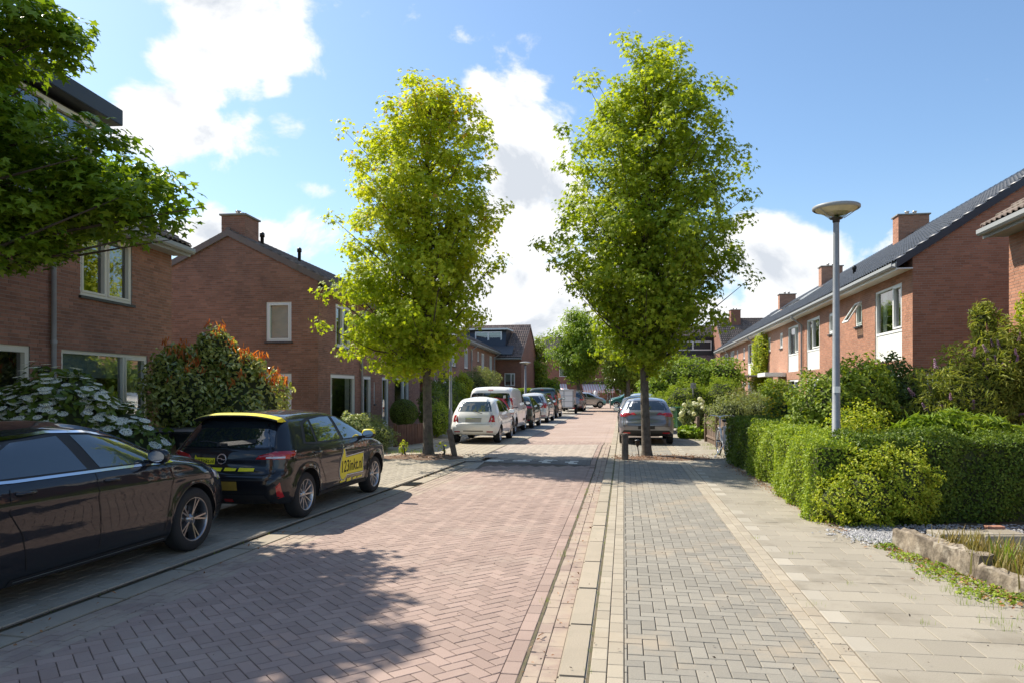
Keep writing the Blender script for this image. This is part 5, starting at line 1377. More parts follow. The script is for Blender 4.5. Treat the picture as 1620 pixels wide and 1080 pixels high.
# ------------------------------------------------------------------ plants
def leafm(name, a, b, tr=.42, rough=.5, spec=.3): return mat(name, a, b, rough, leaf=tr, nscale=1.4, spec=spec)
lf_amberY = leafm('yellow green sweetgum leaf', (.27, .37, .016), (.58, .60, .05), .5)
lf_amberG = leafm('green sweetgum leaf', (.175, .265, .014), (.42, .48, .04), .48)
lf_bronze = leafm('bronze young leaf', (.40, .32, .03), (.48, .26, .05), .45)
lf_maple = leafm('dark maple leaf', (.10, .19, .016), (.28, .38, .03), .38, .35)
lf_linden = leafm('linden leaf', (.13, .22, .02), (.30, .40, .04), .4)
lf_dark = leafm('dark shrub leaf', (.06, .11, .014), (.17, .225, .035), .25, .35)
lf_mid = leafm('mid green leaf', (.12, .195, .02), (.32, .39, .045), .35)
lf_hedge = leafm('privet leaf', (.15, .245, .018), (.38, .46, .06), .35)
lf_hedged = leafm('dark hedge leaf', (.065, .12, .014), (.18, .25, .03), .3)
lf_lime = leafm('lime green leaf', (.15, .25, .022), (.26, .34, .04), .4)
lf_gold = leafm('golden green leaf', (.20, .30, .018), (.50, .52, .06), .4)
lf_photo = leafm('glossy photinia leaf', (.10, .16, .016), (.55, .55, .16), .28, .22, .8)  # sunlit highlights are put into the pale end of the leaf colour
lf_red = leafm('red young photinia leaf', (.48, .08, .02), (.70, .30, .08), .4, .3)
lf_olive = leafm('grey olive leaf', (0.171, 0.217, 0.078), (0.295, 0.326, 0.132), .35)
lf_olive2 = leafm('buddleia leaf', (.17, .22, .03), (.36, .38, .09), .35)
lf_brown = leafm('brownish shrub leaf', (0.186, 0.155, 0.062), (0.264, 0.264, 0.109), .3)
lf_varie = leafm('cream edged leaf', (.12, .20, .05), (.50, .52, .28), .3)
lf_yflow = leafm('yellow flower petal', (.75, .52, .02), (.80, .66, .05), .3)
lf_wflow = leafm('white flower petal', (.86, .85, .82), (.90, .90, .86), .25)
lf_cflow = leafm('cream flower petal', (.66, .66, .46), (.74, .74, .56), .25)
lf_mauve = leafm('mauve flower petal', (.30, .16, .30), (.40, .24, .34), .25)
lf_grass = leafm('grass blade', (0.155, 0.264, 0.031), (0.341, 0.403, 0.093), .35)
lf_dry = leafm('dry grass', (.32, .24, .10), (.24, .22, .07), .3)
lf_dead = leafm('dead leaf', (.22, .10, .04), (.32, .16, .07), .1)
m_bark = mat('grey brown bark', (.15, .125, .095), (.085, .07, .055), .95, 9, bump=1, bscale=26, fine=.2, dirt=(.12, .13, .07, .5), dirt_s=2)
m_twig = mat('thin twig', (.085, .065, .045), (.05, .04, .03), .9, 9)
m_core = mat('dark core for inner shade', (.035, .05, .016), (.05, .055, .02), .95, 6)  # solid core; the shade inside the foliage is put into its colour
m_post = mat('weathered post', (.19, .15, .115), (.11, .085, .065), .95, 7, bump=1, bscale=40, fine=.25)

def star(n=5, depth=.42, droop=.22):
    v = [(0, 0, 0)]; fs = []
    for k in range(2 * n):
        t = math.pi * k / n; r = (1.0 if k % 2 == 0 else depth) * (.62 if k % 2 else (1.0 if k in (0, 2, 2 * n - 2) else .72)) / (.62 if k % 2 else 1)
        v.append((r * math.sin(t) * .5, r * math.cos(t) * .5, -droop * r * r * .5))
    for k in range(n):
        i = 1 + 2 * k; fs.append((0, 1 + (2 * k - 1) % (2 * n), i, 1 + (2 * k + 1) % (2 * n)))
    return np.array(v), fs
STAR = star()
OVAL = (np.array([(0, -.5, 0), (.27, .0, .09), (0, .5, -.04), (-.27, .0, .09)]), [(0, 1, 2), (0, 2, 3)])
OVAL6 = (np.array([(0, -.5, 0), (.2, -.18, .06), (.22, .15, .05), (0, .5, -.12), (-.22, .15, .05), (-.2, -.18, .06), (0, 0, 0)]), [(0, 1, 2, 6), (6, 2, 3, 3)[:3], (0, 6, 4, 5), (6, 3, 4)])
LONG = (np.array([(0, -.5, 0), (.09, -.1, .04), (.07, .25, .02), (0, .5, -.16), (-.07, .25, .02), (-.09, -.1, .04)]), [(0, 1, 2, 3), (0, 3, 4, 5)])
BLADE = (np.array([(-.03, 0, 0), (.03, 0, 0), (.02, .1, .5), (-.02, .1, .5), (0, .32, .95)]), [(0, 1, 2, 3), (3, 2, 4)])

def unit(a): return a / np.maximum(np.linalg.norm(a, axis=-1, keepdims=True), 1e-9)
def frames(nrm, spread=.6, tipdir=None):
    n = unit(unit(nrm) + rng.normal(0, spread, nrm.shape))
    t = rng.normal(0, 1, nrm.shape) if tipdir is None else tipdir + rng.normal(0, .35, nrm.shape)
    t = unit(t - (t * n).sum(1, keepdims=True) * n); b = np.cross(t, n)
    return np.stack([b, t, n], 2)
def leaves(name, P, N, size, tpl, m, parent, spread=.6, tip=None, var=.3, kind='stuff', rndc=None):
    n = len(P); S = size * (1 + rng.uniform(-var, var, n))
    tp = None if tip is None else np.broadcast_to(np.array(tip, float), (n, 3))
    r = rng.random(n) if rndc is None else np.clip(rndc + rng.normal(0, .18, n), 0, 1)
    tv, tf = tpl
    return scatter(name, tv, tf, P, frames(N, spread, tp), S, r, m, parent, kind)

def blob_pts(n, els, inner=.35, lump=.16, lf=3.0):
    """points through the outer shell of a union of lumpy ellipsoids, and their outward directions"""
    vol = np.array([(e[3] * e[4] + e[4] * e[5] + e[3] * e[5]) for e in els]); cnt = (n * vol / vol.sum()).astype(int)
    P = []; N = []
    for e, k in zip(els, cnt):
        d = unit(rng.normal(0, 1, (k, 3))); c = np.array(e[:3]); r = np.array(e[3:6])
        ph = c.sum() * 3.1
        lp = 1 + lump * (np.sin(lf * 2.1 * d[:, 0] + ph) * np.cos(lf * 1.7 * d[:, 1] + ph * 1.3) + .7 * np.sin(lf * 3.3 * d[:, 2] + lf * 2 * d[:, 0] + ph * .7))
        rr = (inner + (1 - inner) * rng.random(k) ** .45) * lp
        p = c + d * r * rr[:, None]; keep = np.ones(k, bool)
        for e2 in els:
            if e2 is e: continue
            q = (p - np.array(e2[:3])) / np.array(e2[3:6]); keep &= (np.linalg.norm(q, axis=1) > .62) | (rng.random(k) < .25)
        P.append(p[keep]); N.append(unit(d / r)[keep])
    return np.concatenate(P), np.concatenate(N)

def shrub(label, els, n, size, tpl, m, cat='shrub', name='shrub', inner=.45, core=.66, lump=.16, up=.4, spread=.6, group=None, stems=4, base=None, zmin=.05, tip=None, var=.3):
    c0 = els[0]; bx = base or (c0[0], c0[1])
    root = empty(name, (bx[0], bx[1], 0), 0, label, cat, group)
    off = np.array([bx[0], bx[1], 0.0])
    P, N = blob_pts(n, els, inner, lump); k = P[:, 2] > zmin; P, N = P[k], N[k]; N = N + np.array([0, 0, up])
    leaves('foliage', P - off, N, size, tpl, m, root, spread, tip, var)
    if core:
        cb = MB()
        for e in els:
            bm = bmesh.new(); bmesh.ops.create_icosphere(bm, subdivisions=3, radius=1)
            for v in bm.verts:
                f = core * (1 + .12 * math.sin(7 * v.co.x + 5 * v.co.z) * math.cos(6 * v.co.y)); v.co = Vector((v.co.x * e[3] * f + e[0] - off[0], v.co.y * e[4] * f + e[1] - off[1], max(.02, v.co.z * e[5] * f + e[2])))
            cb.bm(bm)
        cb.build('dark_core', m_core, root, kind='stuff')  # dark lumps standing in for the shaded inside of the bush
    st = MB()
    for k in range(stems):
        e = els[k % len(els)]; a = random.uniform(0, 6.28); q = .35
        st.tube([(random.uniform(-.08, .08), random.uniform(-.08, .08), 0), ((e[0] - off[0]) * .6 + .1 * math.cos(a), (e[1] - off[1]) * .6 + .1 * math.sin(a), e[2] * .5), (e[0] - off[0] + q * e[3] * math.cos(a), e[1] - off[1] + q * e[4] * math.sin(a), e[2] + .3 * e[5])], [.025, .018, .008], 6)
    if stems: st.build('stem', m_twig, root)
    return root, P - off, N

def hedge(label, a, b, depth, h, n, size, m, base=.03, tpl=OVAL, group=None, lumpy=.048, side=1, ends=True, name='hedge'):
    """clipped hedge whose street face runs from a to b; depth to the side away from the street"""
    a, b = np.array(a, float), np.array(b, float); L = np.linalg.norm(b - a); d = (b - a) / L; q = np.array([d[1], -d[0]]) * side
    root = empty(name, (a[0], a[1], 0), 0, label, 'hedge', group)
    A = np.array([L * h * 1.15, L * h * .5, L * depth, depth * h * (1 if ends else .2), depth * h]); cnt = (n * A / A.sum()).astype(int); P = []; N = []
    for f, k in enumerate(cnt):
        u, v = rng.random(k), rng.random(k); g_ = -np.abs(rng.normal(0, .055, k)) + rng.random(k) ** 3 * .05; z3 = np.zeros(k)
        if f < 2: s, t, z = u * L, z3 + (0 if f == 0 else depth), v * h; t = t + (-g_ if f == 0 else g_); nn = np.stack([z3, z3 + (-1 if f == 0 else 1), z3 + .35], 1)
        elif f == 2: s, t, z = u * L, v * depth, h + g_; nn = np.stack([z3, z3 - .1, z3 + 1], 1)
        else: s, t, z = z3 + (0 if f == 3 else L) + (-g_ if f == 3 else g_), u * depth, v * h; nn = np.stack([z3 + (-1 if f == 3 else 1), z3, z3 + .35], 1)
        w_ = lumpy * (np.sin(s * 5.1 + z * 3) + np.sin(s * 2.3 + 1.7 + z * 6) * .8 + np.sin(t * 6 + s * 9) * .5)
        bulge = lumpy * .8 * np.sin(np.pi * np.clip(z / h, 0, 1))
        t = t + (-(w_ + bulge) if f == 0 else (w_ if f == 1 else 0)); z = z + (w_ if f == 2 else 0)
        rd = np.clip((z - h + .12) / .12, 0, 1) ** 2 * .14
        t = np.clip(t, -.4, depth + .4) + (rd if f == 0 else 0)
        p = np.stack([s * d[0] + t * q[0], s * d[1] + t * q[1], base + z], 1)
        P.append(p); N.append(np.stack([nn[:, 0] * d[0] + nn[:, 1] * q[0], nn[:, 0] * d[1] + nn[:, 1] * q[1], nn[:, 2]], 1))
    P = np.concatenate(P); N = np.concatenate(N)
    leaves('foliage', P, N, size, tpl, m, root, .75)
    # upright new shoots on the top
    k = int(L * 55); s, t = rng.random(k) * L, rng.random(k) * depth
    for j in range(3):
        pp = np.stack([s * d[0] + t * q[0], s * d[1] + t * q[1], base + h + .02 + j * .028 + 0 * s], 1) + rng.normal(0, .008, (k, 3)); leaves('shoots', pp, np.tile((0, 0, 1.0), (k, 1)), size, tpl, m, root, .9)
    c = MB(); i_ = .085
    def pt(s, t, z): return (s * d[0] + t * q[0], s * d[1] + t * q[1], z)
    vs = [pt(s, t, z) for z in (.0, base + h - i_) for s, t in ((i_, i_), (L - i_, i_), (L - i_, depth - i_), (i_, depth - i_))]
    c.add(vs, [(0, 3, 2, 1), (4, 5, 6, 7), (0, 1, 5, 4), (1, 2, 6, 5), (2, 3, 7, 6), (3, 0, 4, 7)]).build('dark_core', m_core, root, kind='stuff')  # solid dark box, keeps the hedge opaque and shaded inside
    return root

def street_tree(label, base, prof, shift, trunk_r, nclump, per, size, m, tpl=STAR, clear=2.4, cr=.31, m2=None, group=None, seed=1, name='street_tree', flare=True, barkm=None, kr=.90):
    rr = np.random.default_rng(seed); hs = np.array([p[0] for p in prof[::-1]]); rs = np.array([p[1] for p in prof[::-1]]); H = hs.max()
    root = empty(name, (base[0], base[1], 0), 0, label, 'tree', group)
    hh = np.linspace(hs.min(), H, 200); wgt = np.interp(hh, hs, rs) ** 1.0 + .3; per_l = 9; nl = nclump // per_l
    ph_ = (np.arange(nl) + .5) / nl; cw = np.cumsum(wgt / wgt.sum()); hl = np.interp(ph_, cw, hh) + rr.normal(0, .12, nl); al = np.arange(nl) * 2.399 + rr.normal(0, .35, nl)
    rl_ = np.interp(hl, hs, rs) * kr * (1 + rr.normal(0, .055, nl) + .07 * np.sin(2 * al + hl)); sxl = np.interp(hl, [s[0] for s in shift], [s[1] for s in shift])
    E = np.stack([sxl + np.cos(al) * rl_, np.sin(al) * rl_, np.minimum(hl, H)], 1); zb_ = np.maximum(clear * .98, hl - .75 * rl_ - .25); B0 = np.stack([sxl * .2, 0 * sxl, np.minimum(zb_, H * .92)], 1)
    li = np.repeat(np.arange(nl), per_l); tt = np.tile(np.linspace(.22, 1.0, per_l), nl) + rr.normal(0, .03, nl * per_l); nclump = nl * per_l
    C = B0[li] + (E - B0)[li] * tt[:, None]; C[:, 2] += -.35 * rl_[li] * tt * (1 - tt); C += rr.normal(0, 1, C.shape) * (.13 + .15 * tt * np.minimum(rl_[li], 1.8))[:, None]
    nf = nclump * 2 // 5; hf = rr.choice(hh, nf, p=wgt / wgt.sum()); af = rr.uniform(0, 2 * np.pi, nf); rf_ = np.interp(hf, hs, rs) * kr * (1 + .07 * np.sin(2 * af + hf)) * rr.random(nf) ** .42 * .96
    C2f = np.stack([np.interp(hf, [s[0] for s in shift], [s[1] for s in shift]) + np.cos(af) * rf_, np.sin(af) * rf_, hf], 1); C = np.concatenate([C, C2f]); li = np.concatenate([li, rr.integers(0, nl, nf)]); nlimb = nclump; nclump = len(C)
    # limbs rise to their clumps
    tk = MB(); n = 14; zt = np.linspace(0, H * .93, n)
    wob = lambda z: (.05 * math.sin(z * .9 + seed) + float(np.interp(z, [s[0] for s in shift], [s[1] for s in shift])) * min(1, z / 4) * .15, .05 * math.cos(z * .7 + seed))
    pts = [(wob(z)[0], wob(z)[1], z) for z in [0, .07, .25, .7] + list(zt[1:])]; rads = [trunk_r * (1.7 if flare else 1.1), trunk_r * (1.38 if flare else 1.05), trunk_r * 1.12, trunk_r] + [trunk_r * (1 - .93 * z / (H * .93)) ** .75 + .006 for z in zt[1:]]
    pts[3] = (wob(.7)[0], wob(.7)[1], .7); order = sorted(range(len(pts)), key=lambda i: pts[i][2]); tk.tube([pts[i] for i in order], [rads[i] for i in order], 14)
    trunk = tk.build('trunk', barkm or m_bark, root)
    lm = MB()
    for i in range(nclump):
        big = i % per_l == per_l - 1
        if i >= nlimb: big = False
        if not big and i % 2: continue
        z0 = max(clear * (.95 + .25 * rr.random()), C[i, 2] - (.35 + .45 * rr.random()) * np.hypot(C[i, 0], C[i, 1]) - .2)
        z0 = min(z0, H * .9); p0 = np.array([*wob(z0), z0]); p2 = C[i]; p1 = (p0 + p2) / 2 + np.array([0, 0, -.08 * np.linalg.norm(p2 - p0)])
        r0 = (trunk_r * .30 * (1 - z0 / H) + .012) if big else .012
        lm.tube([p0, p0 * .6 + p1 * .4, p1, p2], [r0, r0 * .8, r0 * .5, .004], 5 if big else 4, caps=False)
    lm.build('branches', m_twig, root, kind='stuff')
    idx = np.repeat(np.arange(nclump), per); k = len(idx)
    off = rr.normal(0, 1, (k, 3)); off = unit(off) * (rr.random(k) ** .5)[:, None] * cr * (1 + .35 * rr.random(nclump))[idx][:, None]
    off[:, 2] *= .75
    P = C[idx] + off; N = unit(off) * .7 + unit(C[idx] - np.array([0, 0, H * .45])) * .5 + np.array([0, 0, .55])
    tip = unit(off) * .6 + np.array([0, 0, -.75])
    col = rr.random(nl)[li][idx] * .5 + .5 * np.clip((C[idx][:, 2] - hs.min()) / (H - hs.min()), 0, 1)
    S = size * (1 + rr.uniform(-.35, .25, k)); r = np.clip(col + rr.normal(0, .22, k), 0, 1)
    n_ = unit(N + rr.normal(0, .45, N.shape)); t = unit(tip + rr.normal(0, .4, tip.shape)); t = unit(t - (t * n_).sum(1, keepdims=True) * n_); Rm = np.stack([np.cross(t, n_), t, n_], 2)
    if m2 is not None:
        sel = (C[idx][:, 2] > H * .55) & (rr.random(k) < .13 * (C[idx][:, 2] / H) ** 3) & (np.linalg.norm(off, axis=1) > cr * .6)
        scatter('young_leaves', *tpl, P[sel], Rm[sel], S[sel] * .9, r[sel], m2, root, 'stuff')
    else: sel = np.zeros(k, bool)
    scatter('crown', *tpl, P[~sel], Rm[~sel], S[~sel], r[~sel], m, root, 'stuff')
    return root

street_tree('yellow green sweetgum street tree between the brown terrace and the road', (-2.18, 19.5),
            [(10.05, .4), (9.7, .9), (9.2, 1.4), (8.5, 1.8), (7.6, 2.15), (7.0, 2.3), (6.0, 2.25), (4.9, 2.2), (4.1, 2.2), (3.5, 1.9), (3.0, 1.2), (2.65, .5)], [(0, 0), (2.2, -.9), (3.6, -.7), (4.6, -.45), (7, -.2), (10, .1)], .125, 580, 50, .150, lf_amberY, m2=lf_bronze, seed=4, group='street trees', kr=.84)
street_tree('green sweetgum street tree standing in the parking lane before the grey hatchback', (3.47, 19.0),
            [(10.7, .35), (10.2, .85), (9.6, 1.4), (8.8, 1.95), (7.6, 2.4), (6.6, 2.6), (5.3, 2.65), (4.5, 2.5), (4.1, 2.0), (3.6, 1.3), (3.2, .6)], [(0, 0), (5, .1), (9, .25)], .115, 700, 50, .150, lf_amberG, m2=lf_amberY, seed=9, group='street trees', kr=.86)
street_tree('round linden tree in front of the shop at the street end', (5.65, 62), [(8.3, .4), (7.6, 1.6), (6.5, 2.3), (5.3, 2.55), (4.4, 2.2), (3.6, 1.2)], [(0, 0)], .18, 240, 40, .26, lf_linden, tpl=OVAL, cr=.6, seed=2)
street_tree('darker round tree beside the linden, behind the sweetgum trunk', (9.4, 59), [(7.7, .4), (7.0, 1.6), (6.0, 2.3), (5.0, 2.7), (4.3, 2.3), (3.6, 1.2)], [(0, 0)], .18, 240, 40, .26, lf_mid, tpl=OVAL, cr=.6, seed=3)
street_tree('slender dark tree behind the far street lamp, next to the red brick gable', (2.6, 76), [(7.3, .3), (6.2, .9), (4.8, 1.3), (3.0, 1.3), (1.6, .8)], [(0, 0)], .12, 110, 36, .28, lf_mid, tpl=OVAL, cr=.55, seed=5)
street_tree('bushy tree behind the faded roof, beyond the right-hand gardens', (10.2, 66), [(6.5, .4), (5.6, 1.8), (4.2, 2.3), (2.6, 2.2), (1.6, 1.2)], [(0, 0)], .15, 140, 36, .28, lf_dark, tpl=OVAL, cr=.6, seed=6)

# the big maple that leans in from the edge of the picture
mroot = empty('maple_tree', (-8.3, 8.9, 0), 0, 'dark leafy maple reaching into the picture above the parked black cars', 'tree')
els = [(-8.5, 8.8, 6.3, 2.3, 2.5, 2.5), (-6.1, 9.4, 4.55, 1.35, 1.3, .95), (-5.0, 9.5, 4.25, .85, .8, .50), (-7.2, 9.2, 4.6, 1.5, 1.8, 1.25), (-6.15, 9.4, 6.35, .55, .6, .38), (-6.9, 9.3, 5.3, .9, 1.2, .8), (-6.6, 7.0, 5.3, 1.3, 1.2, 1.0), (-6.3, 9.0, 3.75, .9, .8, .5), (-7.3, 9.0, 7.6, 1.1, 1.1, .8), (-7.1, 9.3, 5.7, .95, 1.0, .8), (-6.4, 9.3, 3.85, 1.2, .8, .5)]
P = []; N = []; rng = np.random.default_rng(77)
for e in els:
    nc = int(34 * (e[3] * e[4] + e[4] * e[5] + e[3] * e[5]) / 3) + 14
    d = unit(rng.normal(0, 1, (nc, 3))); c = np.array(e[:3]) + d * np.array(e[3:6]) * (rng.random(nc) ** .33)[:, None]
    for q in c:
        k = 42; o = unit(rng.normal(0, 1, (k, 3))) * (rng.random(k) ** .5)[:, None] * np.array([.38, .38, .20]); P.append(q + o); N.append(o * .6 + np.array([0, 0, .8]) + .3 * (q - np.array(e[:3])))
P = np.concatenate(P); N = np.concatenate(N); Pl = P - np.array([-8.3, 8.9, 0])
vis_ = [i for i in range(len(P)) if P[i, 1] > 1 and 0 < proj(P[i])[0] < 330 and 0 < proj(P[i])[1] < 470]; vis_.sort(key=lambda i: P[i, 1]); vis_ = vis_[:290]; msk = np.ones(len(P), bool); msk[vis_] = False
S_ = .175 * (1 + rng.uniform(-.3, .25, len(P))); out_d = unit(N); tip = out_d * .5 + np.array([0, 0, -.7]); n_ = unit(N + rng.normal(0, .35, N.shape)); t = unit(tip + rng.normal(0, .4, tip.shape)); t = unit(t - (t * n_).sum(1, keepdims=True) * n_); Rm = np.stack([np.cross(t, n_), t, n_], 2)
crown = scatter('crown', *STAR, Pl[msk], Rm[msk], S_[msk], np.clip(rng.normal(.4, .3, msk.sum()), 0, 1), lf_maple, mroot, 'stuff')
me = np_mesh('leaf', STAR[0], np.array(STAR[1]), lf_maple, rnd=[.5] * 5)
for i in vis_:
    o = link('leaf', me, mroot); M_ = Matrix(((*Rm[i][0] * S_[i], Pl[i][0]), (*Rm[i][1] * S_[i], Pl[i][1]), (*Rm[i][2] * S_[i], Pl[i][2]), (0, 0, 0, 1))); o.matrix_local = M_
tk = MB(); tk.tube([(0, 0, 0), (.02, 0, .3), (.05, .03, 2.6), (.0, 0, 4.5), (-.2, 0, 8.0)], [.26, .2, .16, .12, .04], 14); tk.build('trunk', m_bark, mroot)
lm = MB()
for e in els:
    for k in range(7):
        q = np.array(e[:3]) - np.array([-8.3, 8.9, 0]) + rng.normal(0, .45, 3) * np.array(e[3:6]); z0 = max(2.3, q[2] - .6 - random.random()); p0 = np.array([.04, .02, z0]); lm.tube([p0, (p0 + q) / 2 + np.array([0, 0, .1]), q], [.045, .025, .006], 6, caps=False)
lm.build('branches', m_twig, mroot, kind='stuff')

# ---- hedges along the right pavement
hedge('dark clipped hedge next to the bicycle, the farthest along the pavement', (4.95, 15.0), (5.15, 17.6), .8, 1.08, 10000, .055, lf_hedged, side=1, group='pavement hedges', lumpy=.03)
hedge('sunlit clipped hedge between the dark hedge and the corner of the near garden', (4.62, 12.5), (4.86, 14.9), .8, 1.07, 15000, .050, lf_hedge, side=1, group='pavement hedges')
hedge('clipped hedge beside the lamp post, between the garden corner and the sunlit hedge', (4.00, 9.75), (4.42, 12.2), .75, 1.06, 18000, .046, lf_hedge, side=1, group='pavement hedges')
hedge('broad dark green hedge across the garden behind the gravel bed', (7.9, 9.9), (4.55, 9.55), .8, 1.13, 28000, .048, lf_hedged, side=1, group='pavement hedges', lumpy=.06)
shrub('lime green bush bulging from the hedge corner in front of the lamp post', [(4.62, 9.5, .42, .48, .40, .56), (4.25, 9.6, .32, .32, .36, .40), (5.05, 9.45, .60, .45, .34, .50), (4.8, 9.6, .88, .36, .3, .24), (5.3, 9.6, .34, .28, .25, .36)], 15000, .042, OVAL, lf_gold, inner=.5, core=.55, stems=0, lump=.22, spread=.8)
# garden shrubs, right
shrub('large round viburnum left of the lamp post, behind the hedge', [(6.05, 14.0, 1.2, .85, .8, 1.0), (6.7, 14.2, 1.45, .75, .7, .95), (5.7, 13.8, .9, .5, .5, .6)], 15000, .085, OVAL6, lf_mid)
shrub('tall dark shrub right of the lamp post against the gable', [(8.2, 15.8, 1.3, 1.1, .9, 1.15), (7.5, 15.4, 1.4, .8, .8, 1.0)], 15000, .085, OVAL6, lf_dark)
shrub('sparse rose with yellowing leaves leaning over the hedge by the lamp', [(5.75, 12.2, 1.05, .55, .4, .55)], 2200, .06, OVAL, lf_gold, core=0, inner=.2)
bd, Pb, Nb = shrub('buddleia with mauve flower spikes in front of the dark gable', [(8.75, 13.9, 1.5, 1.05, .8, 1.15), (9.25, 13.7, 2.2, .5, .6, .8), (9.15, 14.2, 3.05, .25, .3, .45)], 12500, .13, LONG, lf_olive2, core=.55, inner=.35, lump=.22, spread=.8, stems=8)
def heads(root, P, N, n, size, m, name='flower_head', shape='spike', zmin=.6, facing=True):
    k = [i for i in range(len(P)) if P[i, 2] > zmin and (not facing or N[i, 1] < .5)]; k = random.sample(k, min(n, len(k)))
    mb = MB()
    if shape == 'spike':
        for i in range(34):
            a = i * 2.4; z = i / 34; r = .13 * (1 - z) + .02; c = Vector((math.cos(a) * r, math.sin(a) * r, z)); s_ = .09
            mb.add([(c.x - s_, c.y, c.z), (c.x, c.y - s_, c.z + .03), (c.x + s_, c.y, c.z), (c.x, c.y + s_, c.z + .05)], [(0, 1, 2, 3)])
    elif shape == 'lace':
        for i in range(11):
            a = i * 2 * math.pi / 11; r = .42; c = Vector((math.cos(a) * r, math.sin(a) * r, .0))
            for b in range(4):
                t = b * math.pi / 2 + a; u = Vector((math.cos(t), math.sin(t), .25)) * .105; v = Vector((-math.sin(t), math.cos(t), 0)) * .075
                mb.add([c, c + u + v, c + u * 1.5, c + u - v], [(0, 1, 2, 3)])
        for i in range(16):
            a = i * 2.4; r = .26 * math.sqrt(i / 16); mb.box(math.cos(a) * r - .035, math.cos(a) * r + .035, math.sin(a) * r - .035, math.sin(a) * r + .035, -.02, .05)
    else:
        for i in range(60):
            z = 1 - 2 * (i + .5) / 60; a = i * 2.4; r = math.sqrt(1 - z * z); c = Vector((math.cos(a) * r, math.sin(a) * r, z)) * .45; t = Vector((-math.sin(a), math.cos(a), 0)) * .13; u = c.cross(t).normalized() * .13
            mb.add([c - t, c - u * .9, c + t, c + u * .9], [(0, 1, 2, 3)])
    me = None
    for i in k:
        q = Vector(N[i]).normalized(); q = (q + Vector((0, 0, .45 if shape != 'ball' else .3))).normalized() if shape != 'spike' else (q + Vector((random.uniform(-.3, .3), 0, .9))).normalized()
        rot = q.to_track_quat('Z', 'Y').to_euler(); s_ = size * random.uniform(.75, 1.2)
        if me is None: o = mb.build(name, m, root, rnd=.5); me = o.data
        else: o = link(name, me, root)
        o.location = Vector(P[i]) + q * .05; o.rotation_euler = rot; o.scale = (s_, s_, s_)
heads(bd, Pb, Nb, 60, .17, lf_mauve, zmin=1.3)
shrub('bright lime perennial with long leaves rising behind the broad hedge', [(6.75, 11.35, 1.12, .75, .4, .34), (7.45, 11.4, 1.05, .45, .35, .3)], 2600, .19, LONG, lf_lime, core=.6, inner=.5, tip=(0, -.3, -.6), spread=.5, up=.9)
shrub('leafy climber on the brick wall at the picture edge', [(9.62, 13.85, 2.3, .3, .35, .7), (9.7, 13.7, 3.2, .25, .3, .4)], 1800, .09, OVAL6, lf_gold, core=0, base=(9.6, 13.8), stems=3)
ys_, Pb, Nb = shrub('shrub full of yellow flowers between the picket fence and the viburnum', [(7.0, 18.6, 1.15, .65, .6, .62), (7.7, 18.8, 1.0, .5, .5, .5)], 6000, .075, OVAL, lf_mid)
k = (Nb[:, 1] < .3) & (rng.random(len(Pb)) < .22); leaves('flowers', Pb[k] * 1.02, Nb[k] + np.array([0, -.6, .2]), .085, OVAL, lf_yflow, ys_, .5)
shrub('brownish airy shrub behind the picket fence', [(6.75, 22.6, .95, .8, .7, .75), (7.7, 23.0, 1.0, .7, .7, .7)], 6500, .07, OVAL, lf_olive, inner=.3, core=.5)
shrub('dull brown twiggy shrub rising above the airy one', [(7.5, 23.6, 1.35, .6, .5, .6)], 1800, .06, OVAL, lf_brown, inner=.1, core=0, stems=8)
hy, Pb, Nb = shrub('cream flowered hydrangea bush behind low brown palings', [(6.95, 27.8, .75, .6, .5, .6)], 3500, .10, OVAL6, lf_olive)
heads(hy, Pb, Nb, 26, .19, lf_cflow, shape='ball', zmin=.8)
shrub('big leafed green plant spilling on the pavement beyond the picket fence', [(6.5, 26.4, .22, .5, .6, .25)], 520, .26, OVAL6, lf_lime, core=.5, stems=0, up=.9)
shrub('lime green spreading shrub tree beyond the gardens', [(9.0, 38, 2.2, 1.9, 1.5, 1.35), (7.5, 38.2, 1.6, 1.1, 1.2, 1.1), (10.8, 37.5, 2.3, 1.2, 1.2, 1.1)], 12000, .16, OVAL6, lf_lime, cat='tree', name='small_tree')
shrub('feathery dark conifer mass below the lime green tree', [(8.0, 33.6, 1.0, 1.2, 1.0, 1.2), (9.6, 33.4, 1.1, 1.1, 1.0, 1.3), (6.9, 34.5, .8, .7, .8, .9)], 15000, .12, LONG, lf_hedge, core=.75, spread=.5)
shrub('reddish shrub behind the green wheelie bin', [(7.9, 36.0, .8, .6, .6, .7)], 1500, .12, OVAL, lf_brown)
shrub('small leafy tree with thin stem in front of the white porch', [(8.9, 24.6, 1.55, .75, .6, .6)], 3200, .09, OVAL6, lf_mid, cat='tree', name='small_tree', core=.4)
shrub('green climber covering the downpipe of the orange terrace', [(14.1, 41.6, 2.4, .5, .9, 1.3), (14.0, 41.2, 3.9, .45, .8, 1.0), (14.1, 41.8, .9, .5, .8, .9)], 6500, .14, OVAL6, lf_gold, core=.6, base=(14.1, 41.6))
shrub('low greenery in the end garden before the dark gable', [(11.3, 16.6, .7, 1.3, .9, .8), (9.9, 16.9, .8, .9, .7, .8)], 7000, .09, OVAL6, lf_dark)
shrub('mixed garden shrub before the second orange house', [(9.6, 22.5, .8, .9, 1.0, .9), (9.0, 20.2, .8, .8, .8, .8)], 7000, .085, OVAL6, lf_mid)
shrub('low shrubs before the third orange house', [(10.6, 28.6, .8, .9, 1.4, .85), (11.6, 33.0, .8, .9, 1.6, .9)], 6500, .11, OVAL6, lf_mid)

